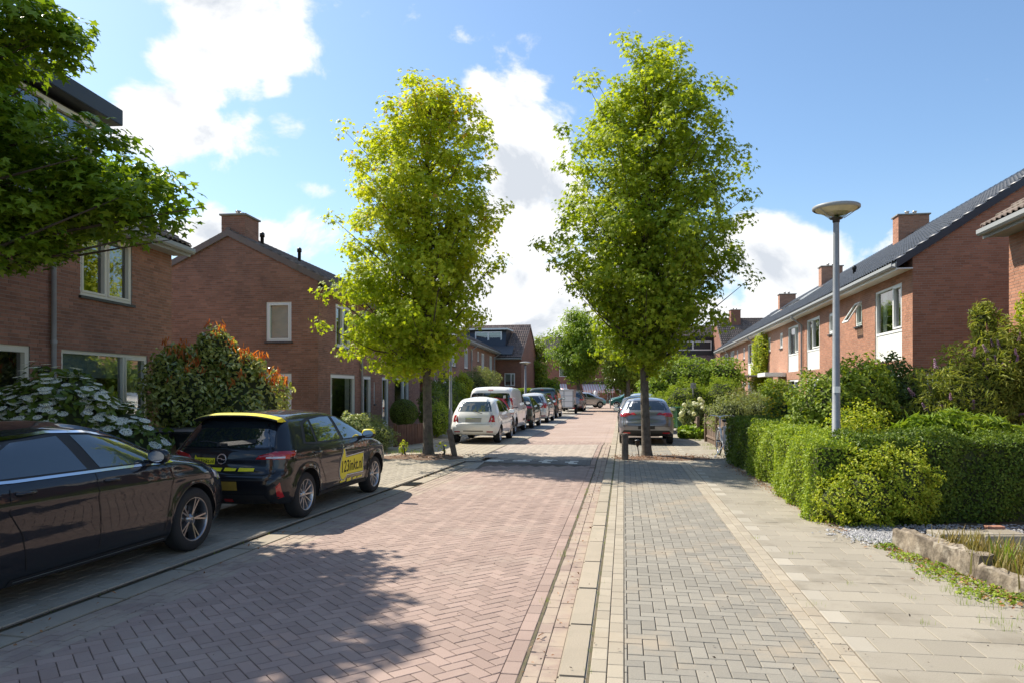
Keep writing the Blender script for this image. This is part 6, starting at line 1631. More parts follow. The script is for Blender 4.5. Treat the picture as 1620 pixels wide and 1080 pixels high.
# ---- left gardens
hyd, Pb, Nb = shrub('white lacecap hydrangea bush between the black coupe and the cream window', [(-6.95, 11.0, .95, .95, .75, 1.05), (-6.15, 11.4, .75, .75, .7, .85), (-7.75, 10.7, .85, .7, .75, .95), (-6.7, 11.2, 1.5, .6, .5, .55)], 5200, .15, OVAL6, lf_dark, core=.78, inner=.7, up=.7)
heads(hyd, Pb, Nb, 560, .145, lf_wflow, shape='lace', zmin=.5)
ph, Pb, Nb = shrub('photinia bush with red young leaves before the blank brick gable', [(-6.35, 15.0, 1.55, 1.1, .95, 1.1), (-5.4, 14.8, 1.35, .85, .85, 1.0), (-6.0, 14.8, 2.55, .42, .4, .5), (-5.5, 14.7, 2.2, .5, .4, .4), (-6.9, 15.1, 2.0, .6, .7, .7)], 12500, .11, OVAL6, lf_photo, core=.72, inner=.6, spread=.8)
# widen the photinia leaves with red shoots at the tips
k = np.where((Nb[:, 2] > .75) & (Pb[:, 2] > 1.7) & (Nb[:, 0] + .0 > -.5))[0]; k = rng.choice(k, min(75, len(k)), replace=False)
q = np.repeat(Pb[k] * np.array([1.03, 1.03, 1.04]), 9, 0) + rng.normal(0, .045, (9 * len(k), 3)); nn = unit(rng.normal(0, 1, q.shape) * np.array([1, 1, .3])); leaves('young_leaves', q, nn, .13, LONG, lf_red, ph, .3, tip=(0, 0, 1.3))
shrub('small cream edged shrub in front of the ground floor window', [(-4.05, 18.7, .72, .5, .5, .48)], 3200, .08, OVAL, lf_varie)
shrub('low tangled garden shrubs between the cream edged shrub and the ball shrub', [(-3.95, 21.2, .4, .6, .9, .45), (-4.5, 22.8, .5, .6, .9, .5)], 6000, .07, OVAL, lf_olive)
shrub('dense clipped ball shrub on a stem, above the small picket fence', [(-3.78, 25.6, .98, .5, .5, .48)], 7000, .045, OVAL, lf_dark, inner=.85, core=.88, lump=.02, stems=1)
shrub('dark garden hedge mass behind the lamp and leaning post', [(-3.2, 29.5, .9, .6, 1.5, 1.0), (-3.0, 33.0, 1.2, .85, 1.8, 1.25)], 14000, .085, OVAL, lf_hedged, cat='hedge', name='hedge')
shrub('low green shrub against the fence beside the metal gate', [(-2.75, 27.2, .65, .4, .9, .65)], 4000, .07, OVAL, lf_hedge)
shrub('bright yellow leaved shrub above the small white hatchback', [(-2.55, 38, 1.9, .5, .6, .75)], 2400, .12, OVAL, lf_gold)
shrub('silvery olive willow shrub above the white van roof', [(-1.8, 42.5, 2.0, 1.25, 1.3, 1.05)], 5500, .14, LONG, lf_olive, inner=.3, core=.5)
shrub('dark undergrowth before the far brown houses', [(-2.6, 44, .8, .8, 3.0, .9), (-1.4, 52, .8, .8, 3.5, .9)], 6000, .12, OVAL, lf_hedged)
hedge('sunny box hedge beside the farthest street lamp', (1.5, 57.0), (3.1, 64.0), 1.2, 1.75, 9000, .12, lf_hedge, side=-1)
shrub('rounded shrub between the box hedge and the shop awning', [(3.9, 71, 1.6, .9, .9, 1.3)], 2200, .2, OVAL6, lf_linden)
# ------------------------------------------------------------------ gardens: ground
def bed(name, pts, z, m):
    b = MB(); b.add([(x, y, z) for x, y in pts], [list(range(len(pts)))]); return b.build(name, m, kind='structure')
m_lawn = mat('rough garden ground', (.07, .075, .03), (.10, .075, .045), .98, 2.0, bump=1, bscale=18, dirt=(.05, .09, .02, .7), dirt_s=1.1)
bed('garden_ground', [(RF(3.3, 2)[0], 2), (14, 2), (24, 70), RF(3.3, 70)], .02, m_lawn)
bed('garden_ground', [(-16, 2), LF(-4.35, 2), LF(-4.35, 18.4), LF2(-3.6, 0), LF2(-3.4, 50), (-9, 70)], .005, m_lawn)

# ------------------------------------------------------------------ small wooden palings, gate, fences
m_pal = mat('red brown paling', (.17, .085, .06), (.12, .06, .045), .9, 5, bump=.5, bscale=60)
m_paling = mat('weathered brown paling', (.23, .165, .12), (.15, .105, .08), .92, 5, bump=.6, bscale=60, fine=.2)
def fence(label, a, b, n, h, m, round_top=False, w=.07, z=.03, rails=(.25, .75), name='picket_fence'):
    a, b = np.array(a), np.array(b); L = np.linalg.norm(b - a); ang = math.atan2(b[1] - a[1], b[0] - a[0])
    root = empty(name, (a[0], a[1], z), ang, label, 'fence')
    p = MB(); prof = [(-w / 2, 0), (w / 2, 0), (w / 2, h - (.04 if round_top else 0))] + ([(w * .35, h - .012), (0, h), (-w * .35, h - .012)] if round_top else []) + [(-w / 2, h - (.04 if round_top else 0))]
    p.prism(prof, -.011, .011, 'y'); me = None
    for i in range(n):
        x = L * (i + .5) / n
        if me is None: o = p.build('paling', m, root); me = o.data
        else: o = link('paling', me, root)
        o.location = (x, 0, random.uniform(-.012, .012)); o.rotation_euler = (random.uniform(-.01, .01), random.uniform(-.015, .015), 0)
    for t in rails: MB().box(0, L, .012, .05, h * t - .03, h * t + .03).build('rail', m, root)
    for x in np.linspace(0, L, max(2, int(L / 1.8) + 1)): MB().box(x - .04, x + .04, .013, .093, 0, h + .06, bev=.006).build('post', m, root)
    return root
fence('low red brown paling fence in front of the ball shrub', (-3.55, 22.5), (-2.85, 24.6), 20, .66, m_pal, w=.085, name='picket_fence')
fence('weathered brown plank fence beside the bicycle', (6.0, 20.0), (6.55, 24.6), 26, .88, m_paling, w=.13)
fence('round topped picket fence running back from the bicycle towards the yellow flowers', (6.15, 20.6), (8.9, 19.9), 16, .98, m_paling, True, w=.10)
fence('low brown palings behind the big leafed plant', (6.65, 26.0), (7.1, 29.2), 16, .75, m_paling, w=.14)
ga = empty('garden_gate', (-2.95, 26.2, .03), R(80), 'small arched metal garden gate behind the sweetgum trunk', 'gate')
g_ = MB(); g_.tube([(0, 0, 0), (0, 0, .85), (.08, 0, .98), (.8, 0, .98), (.88, 0, .85), (.88, 0, 0)], .02, 8); g_.build('gate_frame', m_black, ga)
for k in range(7): MB().tube([(.11 * (k + 1), 0, .08), (.11 * (k + 1), 0, .97)], .008, 6).build('bar', m_black, ga)
MB().tube([(0, 0, .1), (.88, 0, .1)], .012, 6).build('rail', m_black, ga)
# thin washing-line rail along the cream window
rl = MB(); rl.tube([(-7.1, 14.1, .95), (-6.3, 15.6, .97)], .014, 6); rl.tube([(-6.3, 15.6, .0), (-6.3, 15.6, .97)], .016, 6); rl.tube([(-7.1, 14.1, .0), (-7.1, 14.1, .95)], .016, 6)
tag(rl.build('handrail', m_white), 'thin white rail between the cream window and the photinia bush', 'rail')

# ------------------------------------------------------------------ street lamps
m_lampglass = glass_mat('clear lamp dome', (.92, .95, .95), strength=.02, scale=.7)
m_reflect = mat('cream lamp reflector', (.62, .56, .40), (.50, .46, .33), .6, 9, fine=.1)
m_galv = mat('galvanised steel', (.27, .285, .30), (.21, .225, .24), .55, 6, metal=.25, fine=.1, dirt=(.30, .31, .30, .6), dirt_s=3)
def lamp(label, x, y, h, dia=.64, group='street lamps', base=.03, pr=.055):
    r = empty('street_lamp', (x, y, base), 0, label, 'street lamp', group); hz = h - base
    p = MB(); p.tube([(0, 0, 0), (0, 0, 1.0), (0, 0, 1.02), (0, 0, hz - .24)], [pr * 1.45, pr * 1.4, pr * 1.05, pr * .72], 16); p.build('pole', m_galv, r)
    MB().box(-.045, .045, -pr * 1.4 - .012, -pr * 1.3, .55, .95, bev=.004).build('pole_hatch', m_galv, r)
    c = MB(); c.lathe([(pr * .74, hz - .26), (.048, hz - .25), (.05, hz - .215), (.085, hz - .205), (.092, hz - .19), (.06, hz - .178), (.035, hz - .165), (.012, hz - .13), (0, hz - .12)], 20); c.build('collar', m_black, r)
    R_ = dia / 2
    g2 = MB(); g2.lathe([(.085, hz - .20), (R_ * .55, hz - .125), (R_ * .95, hz - .055)], 36); g2.build('lamp_glass', m_lampglass, r)
    MB().lathe([(.02, hz - .15), (R_ * .3, hz - .148), (R_ * .6, hz - .118), (R_ * .85, hz - .078), (R_ * .94, hz - .05)], 36).build('reflector', m_reflect, r)
    d = MB(); d.lathe([(R_ * .94, hz - .075), (R_, hz - .06), (R_, hz - .03), (R_ * .96, hz - .02), (R_ * .7, hz + .0), (R_ * .3, hz + .02), (0, hz + .025)], 36); d.build('lamp_shade', m_gutp, r)
    s = MB()
    for t in (R(200), R(340), R(80)): s.tube([(.10 * math.cos(t), .10 * math.sin(t), hz - .20), (R_ * .97 * math.cos(t), R_ * .97 * math.sin(t), hz - .06)], .006, 6)
    s.build('strut', m_zinc, r)
    return r
lamp('galvanised street lamp rising from the hedge beside the orange terrace', 4.62, 10.45, 4.42, base=.0)
lamp('street lamp behind the leaning wooden post, partly under the yellow green tree', -2.22, 26.5, 3.75, .62, base=.0)
lamp('small far street lamp in front of the red brick gable', .95, 52.0, 3.72, .8, base=.0, pr=.09)
sp2 = empty('street_sign', (9.2, 68.5, 0), 0, 'slim post with small white sign plate before the shop', 'sign'); MB().tube([(0, 0, 0), (0, 0, 2.75)], .05, 8).build('post', m_galv, sp2); MB().box(-.25, .25, -.07, -.052, 2.45, 2.75).build('sign_plate', m_white, sp2)
sp3 = empty('street_sign', (8.15, 33.0, 0), 0, 'thin grey post above the reddish shrub', 'sign post'); MB().tube([(0, 0, 0), (0, 0, 2.1)], .035, 8).build('post', m_galv, sp3); MB().box(-.12, .12, -.06, -.04, 1.85, 2.08).build('sign_plate', m_gutp, sp3)

# ------------------------------------------------------------------ tree pits, posts
def mound(name, c, rx, ry, h, m, z=.035):
    n, k = 14, 26; vs = [(c[0], c[1], z + h)]; fs = []
    for i in range(1, n + 1):
        for j in range(k):
            a = 2 * math.pi * j / k; rr_ = i / n; w_ = 1 + .12 * math.sin(3 * a + c[0]) + .07 * math.sin(7 * a)
            vs.append((c[0] + rx * rr_ * w_ * math.cos(a), c[1] + ry * rr_ * w_ * math.sin(a), z - .012 + (h + .012) * (1 - rr_ ** 2) + .012 * math.sin(9 * a + i) * (1 - rr_)))
    for j in range(k): fs.append((0, 1 + j, 1 + (j + 1) % k))
    for i in range(n - 1):
        for j in range(k): fs.append((1 + i * k + j, 1 + (i + 1) * k + j, 1 + (i + 1) * k + (j + 1) % k, 1 + i * k + (j + 1) % k))
    return link(name, np_mesh(name, vs, fs, m, True), kind='structure')
m_litter = mat('leaf litter soil', (.13, .085, .055), (.20, .12, .075), .98, 8, bump=1, bscale=50, dirt=(.09, .07, .05, .8), dirt_s=4)
mound('soil', (-2.25, 19.2), 1.15, .75, .06, m_litter); mound('soil', (3.9, 18.7), 1.3, .75, .05, m_litter, .05)
lp_ = empty('wooden_post', (-1.48, 19.2, .0), 0, 'leaning dark wooden post beside the yellow green tree', 'post', 'wooden posts')
b = MB(); b.tube([(.0, 0, -.05), (-.16, .02, .72)], [.075, .075], 12); b.build('post', m_post, lp_)
b = MB(); b.tube([(-.155, .02, .715), (-.165, .02, .745)], [.075, .062], 12); b.build('post_top', m_post, lp_)
lp_ = empty('wooden_post', (2.82, 18.3, .0), 0, 'upright weathered wooden post in front of the grey hatchback', 'post', 'wooden posts')
b = MB(); b.tube([(0, 0, -.05), (0, 0, .68)], .085, 14); b.build('post', m_post, lp_); MB().tube([(0, 0, .675), (0, 0, .70)], [.085, .07], 14).build('post_top', m_post, lp_)
gl_ = empty('garden_lantern', (3.2, 18.7, .03), 0, 'small black lantern head on a thin stake beside the sweetgum trunk', 'lantern')
b = MB(); b.tube([(.05, 0, 0), (0, 0, .33)], .012, 8); b.build('stake', m_black, gl_); MB().lathe([(.015, .30), (.05, .36), (.055, .44), (.075, .45), (.07, .475), (0, .49)], 14).build('lantern_head', m_black, gl_)
# weeds and dead leaves, tufts
def tufts(name, pts, n, spread, size, m, label=None, tplt=BLADE):
    P = np.repeat(np.array(pts, float), n, 0) + np.concatenate([rng.normal(0, spread, (n * len(pts), 2)), np.zeros((n * len(pts), 1))], 1)
    N = np.tile((0, 0, 1.0), (len(P), 1)); S = size * rng.uniform(.5, 1.2, len(P)); a = rng.uniform(0, 6.28, len(P)); Rm = np.zeros((len(P), 3, 3)); Rm[:, 0, 0] = np.cos(a); Rm[:, 0, 1] = -np.sin(a); Rm[:, 1, 0] = np.sin(a); Rm[:, 1, 1] = np.cos(a); Rm[:, 2, 2] = 1
    return scatter(name, *tplt, P, Rm, S, rng.random(len(P)), m, None, 'stuff')
tufts('weeds', [(*LF(.0, v), .0) for v in np.arange(6, 18, .55)], 9, .03, .045, lf_grass)
tufts('weeds', [(*RF(.0, v), .045) for v in np.arange(4.6, 20, .35)], 9, .015, .035, lf_grass)
tufts('weeds', [(*RF(-.43, v), .0) for v in (6.2, 7.9, 8.1, 10.3, 12.6, 12.9, 13.2)], 16, .03, .05, lf_grass)
tufts('weeds', [(*RF(u, v), .045) for u, v in ((2.25, 7.0), (2.45, 5.9), (2.9, 5.3), (2.7, 5.05), (3.1, 5.6), (1.76, 9), (1.75, 6.3), (3.2, 4.9), (2.0, 8.2), (2.62, 6.6))], 16, .03, .045, lf_grass)
gv = [RF(3.25 + random.uniform(-.35, .3), v) for v in np.arange(4.6, 9.2, .05)]
tufts('weeds', [(x, y, .045) for x, y in gv if not 6.9 < y < 7.1], 12, .05, .06, lf_lime)
for cx_, cy_, r_ in ((4.18, 8.1, .16), (4.12, 7.6, .2), (4.2, 7.2, .18), (4.05, 6.9, .22), (4.15, 6.5, .24), (4.0, 6.2, .2), (4.25, 6.1, .16), (4.1, 5.2, .2), (3.95, 4.9, .16)):
    k = 240; a = rng.uniform(0, 6.28, k); q = rng.random(k) ** .6 * r_; P = np.stack([cx_ + q * np.cos(a), cy_ + 1.3 * q * np.sin(a), .05 + rng.random(k) * .07 * (1 - q / r_)], 1); leaves('weeds', P, np.tile((0, 0, 1.0), (k, 1)) + rng.normal(0, .3, (k, 3)), .035, OVAL, lf_lime if r_ < .2 else lf_hedge, None, .5)
tufts('dry_grass', [(4.55 + random.uniform(-.15, .35), y, .08) for y in np.arange(5.6, 7.6, .035)], 26, .07, .30, lf_dry)
tufts('grass_clump', [(4.75 + random.uniform(-.2, .2), 6.6 + random.uniform(-.25, .25), .08) for _ in range(14)], 24, .05, .36, lf_grass)
tufts('grass_clump', [(x, y, .03) for x, y in ((-2.6, 20.4), (-3.3, 20.3), (5.55, 19.6), (5.9, 21.5), (6.1, 22.9), (6.4, 25.2))], 60, .12, .12, lf_lime)
shrub('small sapling sprouting at the foot of the yellow green tree', [(-2.85, 19.3, .28, .13, .1, .18)], 60, .09, OVAL6, lf_gold, core=0, stems=2)
shrub('thin seedling between the tree foot and the leaning post', [(-1.85, 19.4, .28, .18, .1, .14)], 26, .08, OVAL6, lf_gold, core=0, stems=3)
def litter(name, fn, n, size, m, z):
    P = np.array([(*fn(), z + random.uniform(0, .02)) for _ in range(n)]); return leaves(name, P, np.tile((0, 0, 1.0), (n, 1)), size, OVAL, m, None, .35)
litter('dead_leaves', lambda: (3.9 + random.gauss(0, .8), 18.6 + random.gauss(0, .4)), 700, .05, lf_dead, .08)
litter('dead_leaves', lambda: (-2.2 + random.gauss(0, .6), 19.2 + random.gauss(0, .35)), 350, .05, lf_dead, .07)
litter('dead_leaves', lambda: (lambda v: (4.15 + (v - 9) * .12 - abs(random.gauss(0, .10)) - .02, v))(random.uniform(8.9, 17)), 900, .03, lf_dead, .052)
litter('dead_leaves', lambda: (4.25 + random.gauss(0, .16), random.uniform(4.8, 8.2)), 900, .045, lf_dead, .055)

# ------------------------------------------------------------------ gravel bed, sleepers, edging
m_grav = mat('grey white gravel', (.20, .20, .205), (.42, .41, .40), .9, 30, rnd=.35, bump=.4)
bed('gravel_bed', [(4.45, 5.0), (8, 5.0), (8.2, 9.4), (4.4, 9.4)], .045, m_soil)
n = 9000; P = np.stack([rng.uniform(4.5, 7.9, n), rng.uniform(5.4, 9.4, n), rng.uniform(.05, .068, n)], 1); P2 = np.stack([rng.normal(4.35, .2, 1200), rng.normal(8.7, .25, 1200), rng.uniform(.055, .062, 1200)], 1); P = np.concatenate([P, P2])
peb = np.array([(-.5, -.4, 0), (.5, -.45, 0), (.55, .4, .05), (-.45, .5, 0), (0, 0, .42), (0, 0, -.2)]); pf = [(0, 1, 4), (1, 2, 4), (2, 3, 4), (3, 0, 4)]
a = rng.uniform(0, 6.28, len(P)); Rm = np.zeros((len(P), 3, 3)); Rm[:, 0, 0] = np.cos(a); Rm[:, 0, 1] = -np.sin(a); Rm[:, 1, 0] = np.sin(a); Rm[:, 1, 1] = np.cos(a); Rm[:, 2, 2] = 1
scatter('gravel', peb, pf, P, Rm, rng.uniform(.018, .04, len(P)), rng.random(len(P)), m_grav, None, 'stuff')
m_sleep = mat('weathered grey brown sleeper', (.25, .205, .15), (.10, .078, .056), .95, 7, bump=1, bscale=26, fine=.4, dirt=(.38, .33, .26, .8), dirt_s=5)
def sleeper(label, a, b, w, h, z=.03, seed=0, rot=0.0):
    a, b = Vector(a), Vector(b); L = (b - a).length; ang = math.atan2(b.y - a.y, b.x - a.x); rr_ = random.Random(seed); n = 14; vs = []; fs = []
    for i in range(n + 1):
        x = L * i / n; j = lambda s=.012: rr_.uniform(-s, s)
        e = .02 if i in (0, n) else 0
        vs += [(x + j(), -w / 2 + j(), 0), (x + j(), -w / 2 + e + j(.015), h * .55 + j()), (x + j(), -w / 2 + .03 + j(.02), h + j(.02)), (x + j(), -w * .12 + j(.02), h - .03 + j(.025)), (x + j(), w * .15 + j(.02), h + j(.02)), (x + j(), w / 2 - .02 + j(), h - .01 + j()), (x + j(), w / 2 + j(), 0)]
    for i in range(n):
        for k in range(6): fs.append((i * 7 + k, (i + 1) * 7 + k, (i + 1) * 7 + k + 1, i * 7 + k + 1))
    fs += [list(range(7)), list(range(n * 7, n * 7 + 7))[::-1]]
    o = link('timber_sleeper', np_mesh('timber_sleeper', vs, fs, m_sleep)); o.location = (a.x, a.y, z); o.rotation_euler = (0, 0, ang); tag(o, label, 'sleeper', 'timber sleepers edging the gravel garden'); return o
sleeper('split top timber sleeper, the farthest of the row edging the gravel', (4.36, 6.75, 0), (4.30, 8.15, 0), .17, .24, seed=3)
sleeper('lower timber sleeper half covered by dry grass, middle of the row', (4.42, 5.45, 0), (4.33, 6.72, 0), .17, .17, seed=5)
sleeper('timber sleeper cut by the picture edge, nearest of the row', (4.50, 4.2, 0), (4.42, 5.42, 0), .17, .16, seed=8)
def tile_edge(label, x0, x1, y, h=.16, d=.05):
    b = MB(); b.box(x0, x1, y, y + d, .0, h, bev=.006); return tag(b.build('edging_slab', m_slab), label, 'edging', 'concrete edging slabs')
tile_edge('upright concrete edging slab crossing the gravel bed', 5.3, 7.9, 8.2); 
b = MB(); b.box(5.0, 6.0, 8.55, 8.85, .05, .11, bev=.006); tag(b.build('stepping_stone', m_slab), 'flat concrete stepping stone lying in the gravel', 'stone')
b = MB(); b.box(5.85, 6.06, 9.0, 9.1, .05, .115, bev=.006); tag(b.build('red_brick', m_brickL), 'loose red brick beside the gravel', 'brick')

# ------------------------------------------------------------------ bins, planter, scooter, bicycle, trellis
def bin_(label, x, y, rz, m, h=1.06, group=None):
    r = empty('wheelie_bin', (x, y, .03), rz, label, 'wheelie bin', group)
    b = MB(); v = [(-.22, -.27, .06), (.22, -.27, .06), (.22, .24, .06), (-.22, .24, .06), (-.29, -.34, h - .08), (.29, -.34, h - .08), (.29, .34, h - .08), (-.29, .34, h - .08)]
    b.add(v, [(0, 3, 2, 1), (4, 5, 6, 7), (0, 1, 5, 4), (1, 2, 6, 5), (2, 3, 7, 6), (3, 0, 4, 7)]); b.box(-.31, .31, -.36, .36, h - .11, h - .065, bev=.01); b.build('bin_body', m, r)
    l = MB(); l.prism([(-.38, h - .06), (.36, h - .06), (.36, h - .02), (.1, h + .03), (-.3, h + .015), (-.38, h - .02)], -.31, .31, 'x'); l.build('lid', m, r)
    MB().tube([(-.2, .40, h - .06), (.2, .40, h - .06)], .018, 8).build('handle', m, r)
    for sg in (-1, 1): w_ = MB(); w_.lathe([(0, -.03), (.10, -.03), (.10, .03), (0, .03)], 18, M=Matrix.Translation((sg * .25, .26, .10)) @ Matrix.Rotation(R(90), 4, 'Y')); w_.build('wheel', m_tyre, r)
    return r
m_binp = mat('brown bin panel', (.17, .125, .09), None, .6)
bin_('black wheelie bin under the photinia, nearer the hydrangea', -6.2, 12.9, R(8), m_black, group='wheelie bins by the photinia')
bin_('black wheelie bin under the photinia, nearer the black hatchback', -5.55, 13.0, R(4), m_black, group='wheelie bins by the photinia')
for nm in ('wheelie_bin', 'wheelie_bin.001'): MB().add([(-.17, -.288, .2), (.17, -.288, .2), (.21, -.335, .85), (-.21, -.335, .85)], [(0, 1, 2, 3)]).build('front_panel', m_binp, bpy.data.objects[nm])
m_bing = mat('green bin plastic', (.02, .085, .035), None, .5)
bin_('dark green wheelie bin standing by the reddish shrub', 7.55, 33.0, R(10), m_bing, .98)
pt = empty('planter', (5.85, 19.25, .045), R(8), 'square grey green planter tub between the bicycle and the dark hedge', 'planter')
m_tub = mat('grey green tub', (.26, .29, .25), (.22, .25, .22), .7, 5)
b = MB(); b.add([(-.17, -.17, 0), (.17, -.17, 0), (.17, .17, 0), (-.17, .17, 0), (-.23, -.23, .72), (.23, -.23, .72), (.23, .23, .72), (-.23, .23, .72)], [(0, 3, 2, 1), (4, 5, 6, 7), (0, 1, 5, 4), (1, 2, 6, 5), (2, 3, 7, 6), (3, 0, 4, 7)]); b.build('tub', m_tub, pt); MB().box(-.25, .25, -.25, .25, .70, .76, bev=.01).build('rim', m_tub, pt)

# bicycle, seen from behind
bi = empty('bicycle', (5.47, 19.0, .045), math.pi / 2 - R(5), 'white and black city bicycle on its kickstand beside the plank fence', 'bicycle')
m_bikew = mat('white bicycle paint', (.62, .63, .64), None, .35)
wm = MB(); 
for i in range(36):
    pass
wr = .345
pts_ = [(wr * math.cos(t), 0, wr * math.sin(t)) for t in np.linspace(0, 2 * math.pi, 37)]
for nm, x in (('rear', -.53), ('front', .55)):
    w_ = MB(); w_.tube(pts_, .021, 8, caps=False); wo = w_.build('wheel', m_tyre, bi, loc=(x, 0, wr + .02))
    s = MB(); s.tube([(p[0] * .94, 0, p[2] * .94) for p in pts_], .010, 6, caps=False)
    for k in range(18): a = k * 2 * math.pi / 18; s.tube([(.02 * math.cos(a), (.02 if k % 2 else -.02), .02 * math.sin(a)), (wr * .93 * math.cos(a), 0, wr * .93 * math.sin(a))], .0016, 4)
    s.tube([(0, -.05, 0), (0, .05, 0)], .022, 10); s.build('rim', m_chrome, wo)
    f_ = MB(); ar = [(( wr + .035) * math.cos(t), (wr + .035) * math.sin(t)) for t in np.linspace(R(15 if nm == 'front' else 20), R(175 if nm == 'front' else 190), 16)]
    vs = []
    for a_, b_ in ar: vs += [(a_, -.03, b_), (a_, .03, b_)]
    f_.add(vs, [(2 * i, 2 * i + 1, 2 * i + 3, 2 * i + 2) for i in range(15)], 0, True); f_.build('mudguard', m_bikew, bi, loc=(x, 0, wr + .02))
fr = MB(); bb = (0, 0, .30); hd = (.42, 0, .88); st_ = (-.16, 0, .78)
for a_, b_ in ((bb, st_), (bb, (.44, 0, .72)), (bb, (-.53, .05, .365)), (bb, (-.53, -.05, .365)), (st_, (-.53, .05, .365)), (st_, (-.53, -.05, .365)), ((.45, 0, .66), (.39, 0, 1.0)), ((.45, .04, .66), (.55, .05, .365)), ((.45, -.04, .66), (.55, -.05, .365))): fr.tube([a_, b_], .017, 8)
fr.build('frame', m_bikew, bi)
sd2 = MB(); sd2.tube([st_, (-.20, 0, .93)], .013, 8); sd2.build('seat_post', m_chrome, bi)
sa = MB(); sa.add([(-.34, -.09, .97), (-.34, .09, .97), (-.20, .085, .985), (-.04, .02, .97), (-.04, -.02, .97), (-.20, -.085, .985), (-.32, -.07, .92), (-.32, .07, .92), (-.05, 0, .935)], [(0, 5, 2, 1), (5, 4, 3, 2), (0, 1, 7, 6), (1, 2, 8, 7), (2, 3, 8), (0, 6, 8, 5), (5, 8, 4), (3, 4, 8), (6, 7, 8)], 0, True); sa.build('saddle', m_black, bi)
hb = MB(); hb.tube([(.20, -.32, 1.05), (.30, -.28, 1.07), (.40, -.12, 1.06), (.41, 0, 1.03), (.40, .12, 1.06), (.30, .28, 1.07), (.20, .32, 1.05)], .012, 8); hb.tube([(.39, 0, .98), (.41, 0, 1.03)], .013, 8); hb.build('handlebar', m_chrome, bi)
for sg in (-1, 1): MB().tube([(.27, sg * .29, 1.065), (.15, sg * .335, 1.04)], .018, 8).build('grip', m_trimk, bi)
rk = MB(); rk.box(-.72, -.28, -.06, .06, .80, .815); rk.tube([(-.68, .055, .80), (-.53, .055, .365)], .007, 6); rk.tube([(-.68, -.055, .80), (-.53, -.055, .365)], .007, 6); rk.build('luggage_rack', m_bikew, bi)
MB().box(-.76, -.74, -.05, .05, .70, .77, bev=.006).build('rear_light', m_lred, bi)
ks = MB(); ks.tube([(-.35, .05, .34), (-.42, .30, .02)], .010, 6); ks.build('kickstand', m_chrome, bi)
cg = MB(); cg.box(-.5, .08, -.075, -.05, .26, .38, bev=.01); cg.build('chain_case', m_black, bi); 
for p0, p1, bx in (((0, -.09, .30), (.1, -.10, .16), (.06, .16, -.18, -.10, .145, .17)), ((0, .09, .30), (-.1, .10, .44), (-.15, -.05, .10, .18, .43, .455))): pd = MB(); pd.tube([p0, p1], .01, 6); pd.box(*bx); pd.build('pedal', m_trimk, bi)

# scooter behind the grey hatchback
so = empty('motor_scooter', (8.1, 35.2, .03), R(200), 'scooter with pale seat and red tail light beyond the grey hatchback', 'scooter')
b = MB(); b.prism([(-.8, .45), (-.7, .75), (-.2, .78), (-.05, .5), (.25, .35), (.45, .35), (.62, .95), (.68, .95), (.6, .3), (.1, .22), (-.4, .25)], -.16, .16, 'y'); b.build('body', p_black, so)
MB().box(-.85, -.15, -.15, .15, .79, .92, bev=.05).build('seat', m_white, so); MB().box(-.88, -.8, -.12, .12, .58, .68, bev=.02).build('tail_light', m_lred, so)
for x in (-.6, .7): w_ = MB(); w_.lathe([(.1, -.05), (.22, -.05), (.24, 0), (.22, .05), (.1, .05)], 20, M=Matrix.Translation((x, 0, .24)) @ Matrix.Rotation(R(90), 4, 'X')); w_.build('wheel', m_tyre, so)
hb = MB(); hb.tube([(.6, -.3, 1.05), (.66, 0, 1.0), (.6, .3, 1.05)], .02, 8); hb.build('handlebar', m_black, so)

tl = empty('trellis', (8.1, 14.3, .0), R(-5), 'white lattice trellis half hidden by shrubs under the dark gable', 'trellis')
for k in range(5): MB().box(k * .09, k * .09 + .022, -.01, .01, .9, 2.1).build('slat', m_white, tl)
for k in range(9): MB().box(0, .38, -.024, -.011, .95 + k * .135, .97 + k * .135).build('slat', m_white, tl)
MB().box(.40, .455, -.03, .03, 0, 2.35).build('post', m_white, tl)

# pot with a pale succulent on the hedge side
po = empty('potted_plant', (7.72, 11.5, .95), 0, 'pale blue green succulent in a brown pot above the broad hedge', 'potted plant')
MB().lathe([(.0, 0), (.12, 0), (.17, .17), (.185, .17), (.185, .20), (.15, .20), (.0, .19)], 18).build('pot', m_paling, po)
P, N = blob_pts(260, [(0, 0, .24, .16, .16, .09)], .5); leaves('rosettes', P, N + np.array([0, 0, .8]), .07, OVAL, leafm('blue green succulent leaf', (.26, .34, .30), (.36, .44, .40), .1), po, .4)
st3 = MB(); st3.tube([(7.72, 11.5, 0), (7.72, 11.5, .95)], .09, 10); tag(st3.build('plant_stand', m_post), 'round wooden stand under the pale succulent pot', 'stand')

# bits by the shop: an ice cone figure, a pavement board and parked bicycles
ic = empty('ice_cream_figure', (6.6, 90.0, -.1), 0, 'white round advertising board with a red disc beside the awning', 'sign')
MB().lathe([(0, 0), (.75, 0), (.75, .08), (0, .08)], 24, M=Matrix.Translation((0, 0, 1.25)) @ Matrix.Rotation(R(90), 4, 'X')).build('board', m_white, ic)
MB().lathe([(0, .09), (.42, .09), (.42, .12), (0, .12)], 24, M=Matrix.Translation((0, 0, 1.25)) @ Matrix.Rotation(R(90), 4, 'X')).build('red_disc', m_lred, ic); MB().box(-.6, .6, -.05, .05, 0, .55).build('stand', m_white, ic)
cn = empty('cone_figure', (10.6, 93.2, -.1), 0, 'white soft ice figure standing in the shop doorway', 'sign')
MB().lathe([(.3, 0), (.36, .1), (.42, .6), (.40, 1.0), (.22, 1.25), (.25, 1.45), (.12, 1.7), (0, 1.75)], 16).build('figure', m_white, cn)
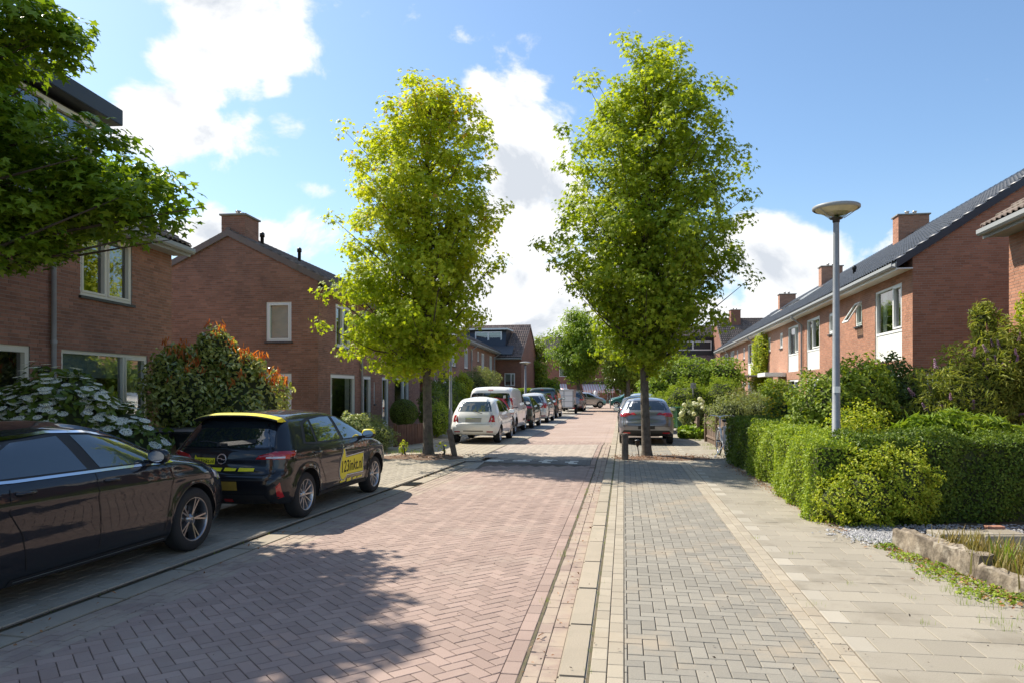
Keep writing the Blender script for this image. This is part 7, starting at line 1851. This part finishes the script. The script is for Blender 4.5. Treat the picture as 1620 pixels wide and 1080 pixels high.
for k, x in enumerate((12.0, 12.7)):
    bk = empty('parked_bicycle', (x, 92, -.1), R(70), ('dark bicycle outside the shop, closer to the awning', 'dark bicycle outside the shop, closer to the plain door')[k], 'bicycle', 'bicycles outside the shop')
    for xx in (-.5, .5): w_ = MB(); w_.tube([(xx + .33 * math.cos(t), 0, .34 + .33 * math.sin(t)) for t in np.linspace(0, 6.28, 19)], .025, 5); w_.build('wheel', m_tyre, bk)
    b = MB()
    for a_, b_ in (((0, 0, .3), (-.15, 0, .8)), ((0, 0, .3), (.4, 0, .8)), ((-.5, 0, .34), (-.12, 0, .75)), ((.5, 0, .34), (.38, 0, 1.0)), ((.3, -.25, 1.02), (.3, .25, 1.02)), ((0, 0, .3), (-.5, 0, .34))): b.tube([a_, b_], .02, 5)
    b.build('frame', m_black, bk)
# drain grate in the gutter kerb
dg_ = MB(); 
for k in range(7): dg_.box(-.13, .13, -.19 + k * .062, -.165 + k * .062, -.01, .012)
dg_.box(-.16, .16, -.22, .22, -.03, -.004, 1); c = LF(.16, 14.2); dr = dg_.build('drain_grate', [m_black, m_soil]); dr.location = (c[0], c[1], .006); dr.rotation_euler = (0, 0, -TL); tag(dr, 'iron drain grate in the gutter ahead of the black hatchback', 'drain')

litter('dirt_specks', lambda: (lambda v: RF(random.uniform(-.5, 3.2), v))(4.6 + random.random() ** 1.5 * 11), 130, .022, m_soil, .05)
litter('dirt_specks', lambda: (lambda v: RF(random.uniform(-3.8, -.6), v))(4.6 + random.random() ** 1.5 * 10), 60, .02, m_soil, .004)
litter('dead_leaves', lambda: (lambda v: RF(random.uniform(-.43, -.2), v))(random.uniform(4.6, 16)), 90, .035, lf_dead, .006)
litter('dead_leaves', lambda: (lambda v: LF(random.uniform(-.05, .5), v))(random.uniform(5, 17)), 90, .035, lf_dead, .02)
for zz, hh_ in ((1.75, .09),):
    b = MB(); n_ = 8; rr_ = .062
    vs = []
    for i in range(n_): t = R(200) + R(110) * i / (n_ - 1); vs += [(rr_ * math.cos(t), rr_ * math.sin(t), zz), (rr_ * math.cos(t), rr_ * math.sin(t), zz + hh_)]
    b.add(vs, [(2 * i, 2 * i + 2, 2 * i + 3, 2 * i + 1) for i in range(n_ - 1)], 0, True); b.build('sticker', m_white if hh_ > .07 else m_lred, bpy.data.objects['street_lamp'])
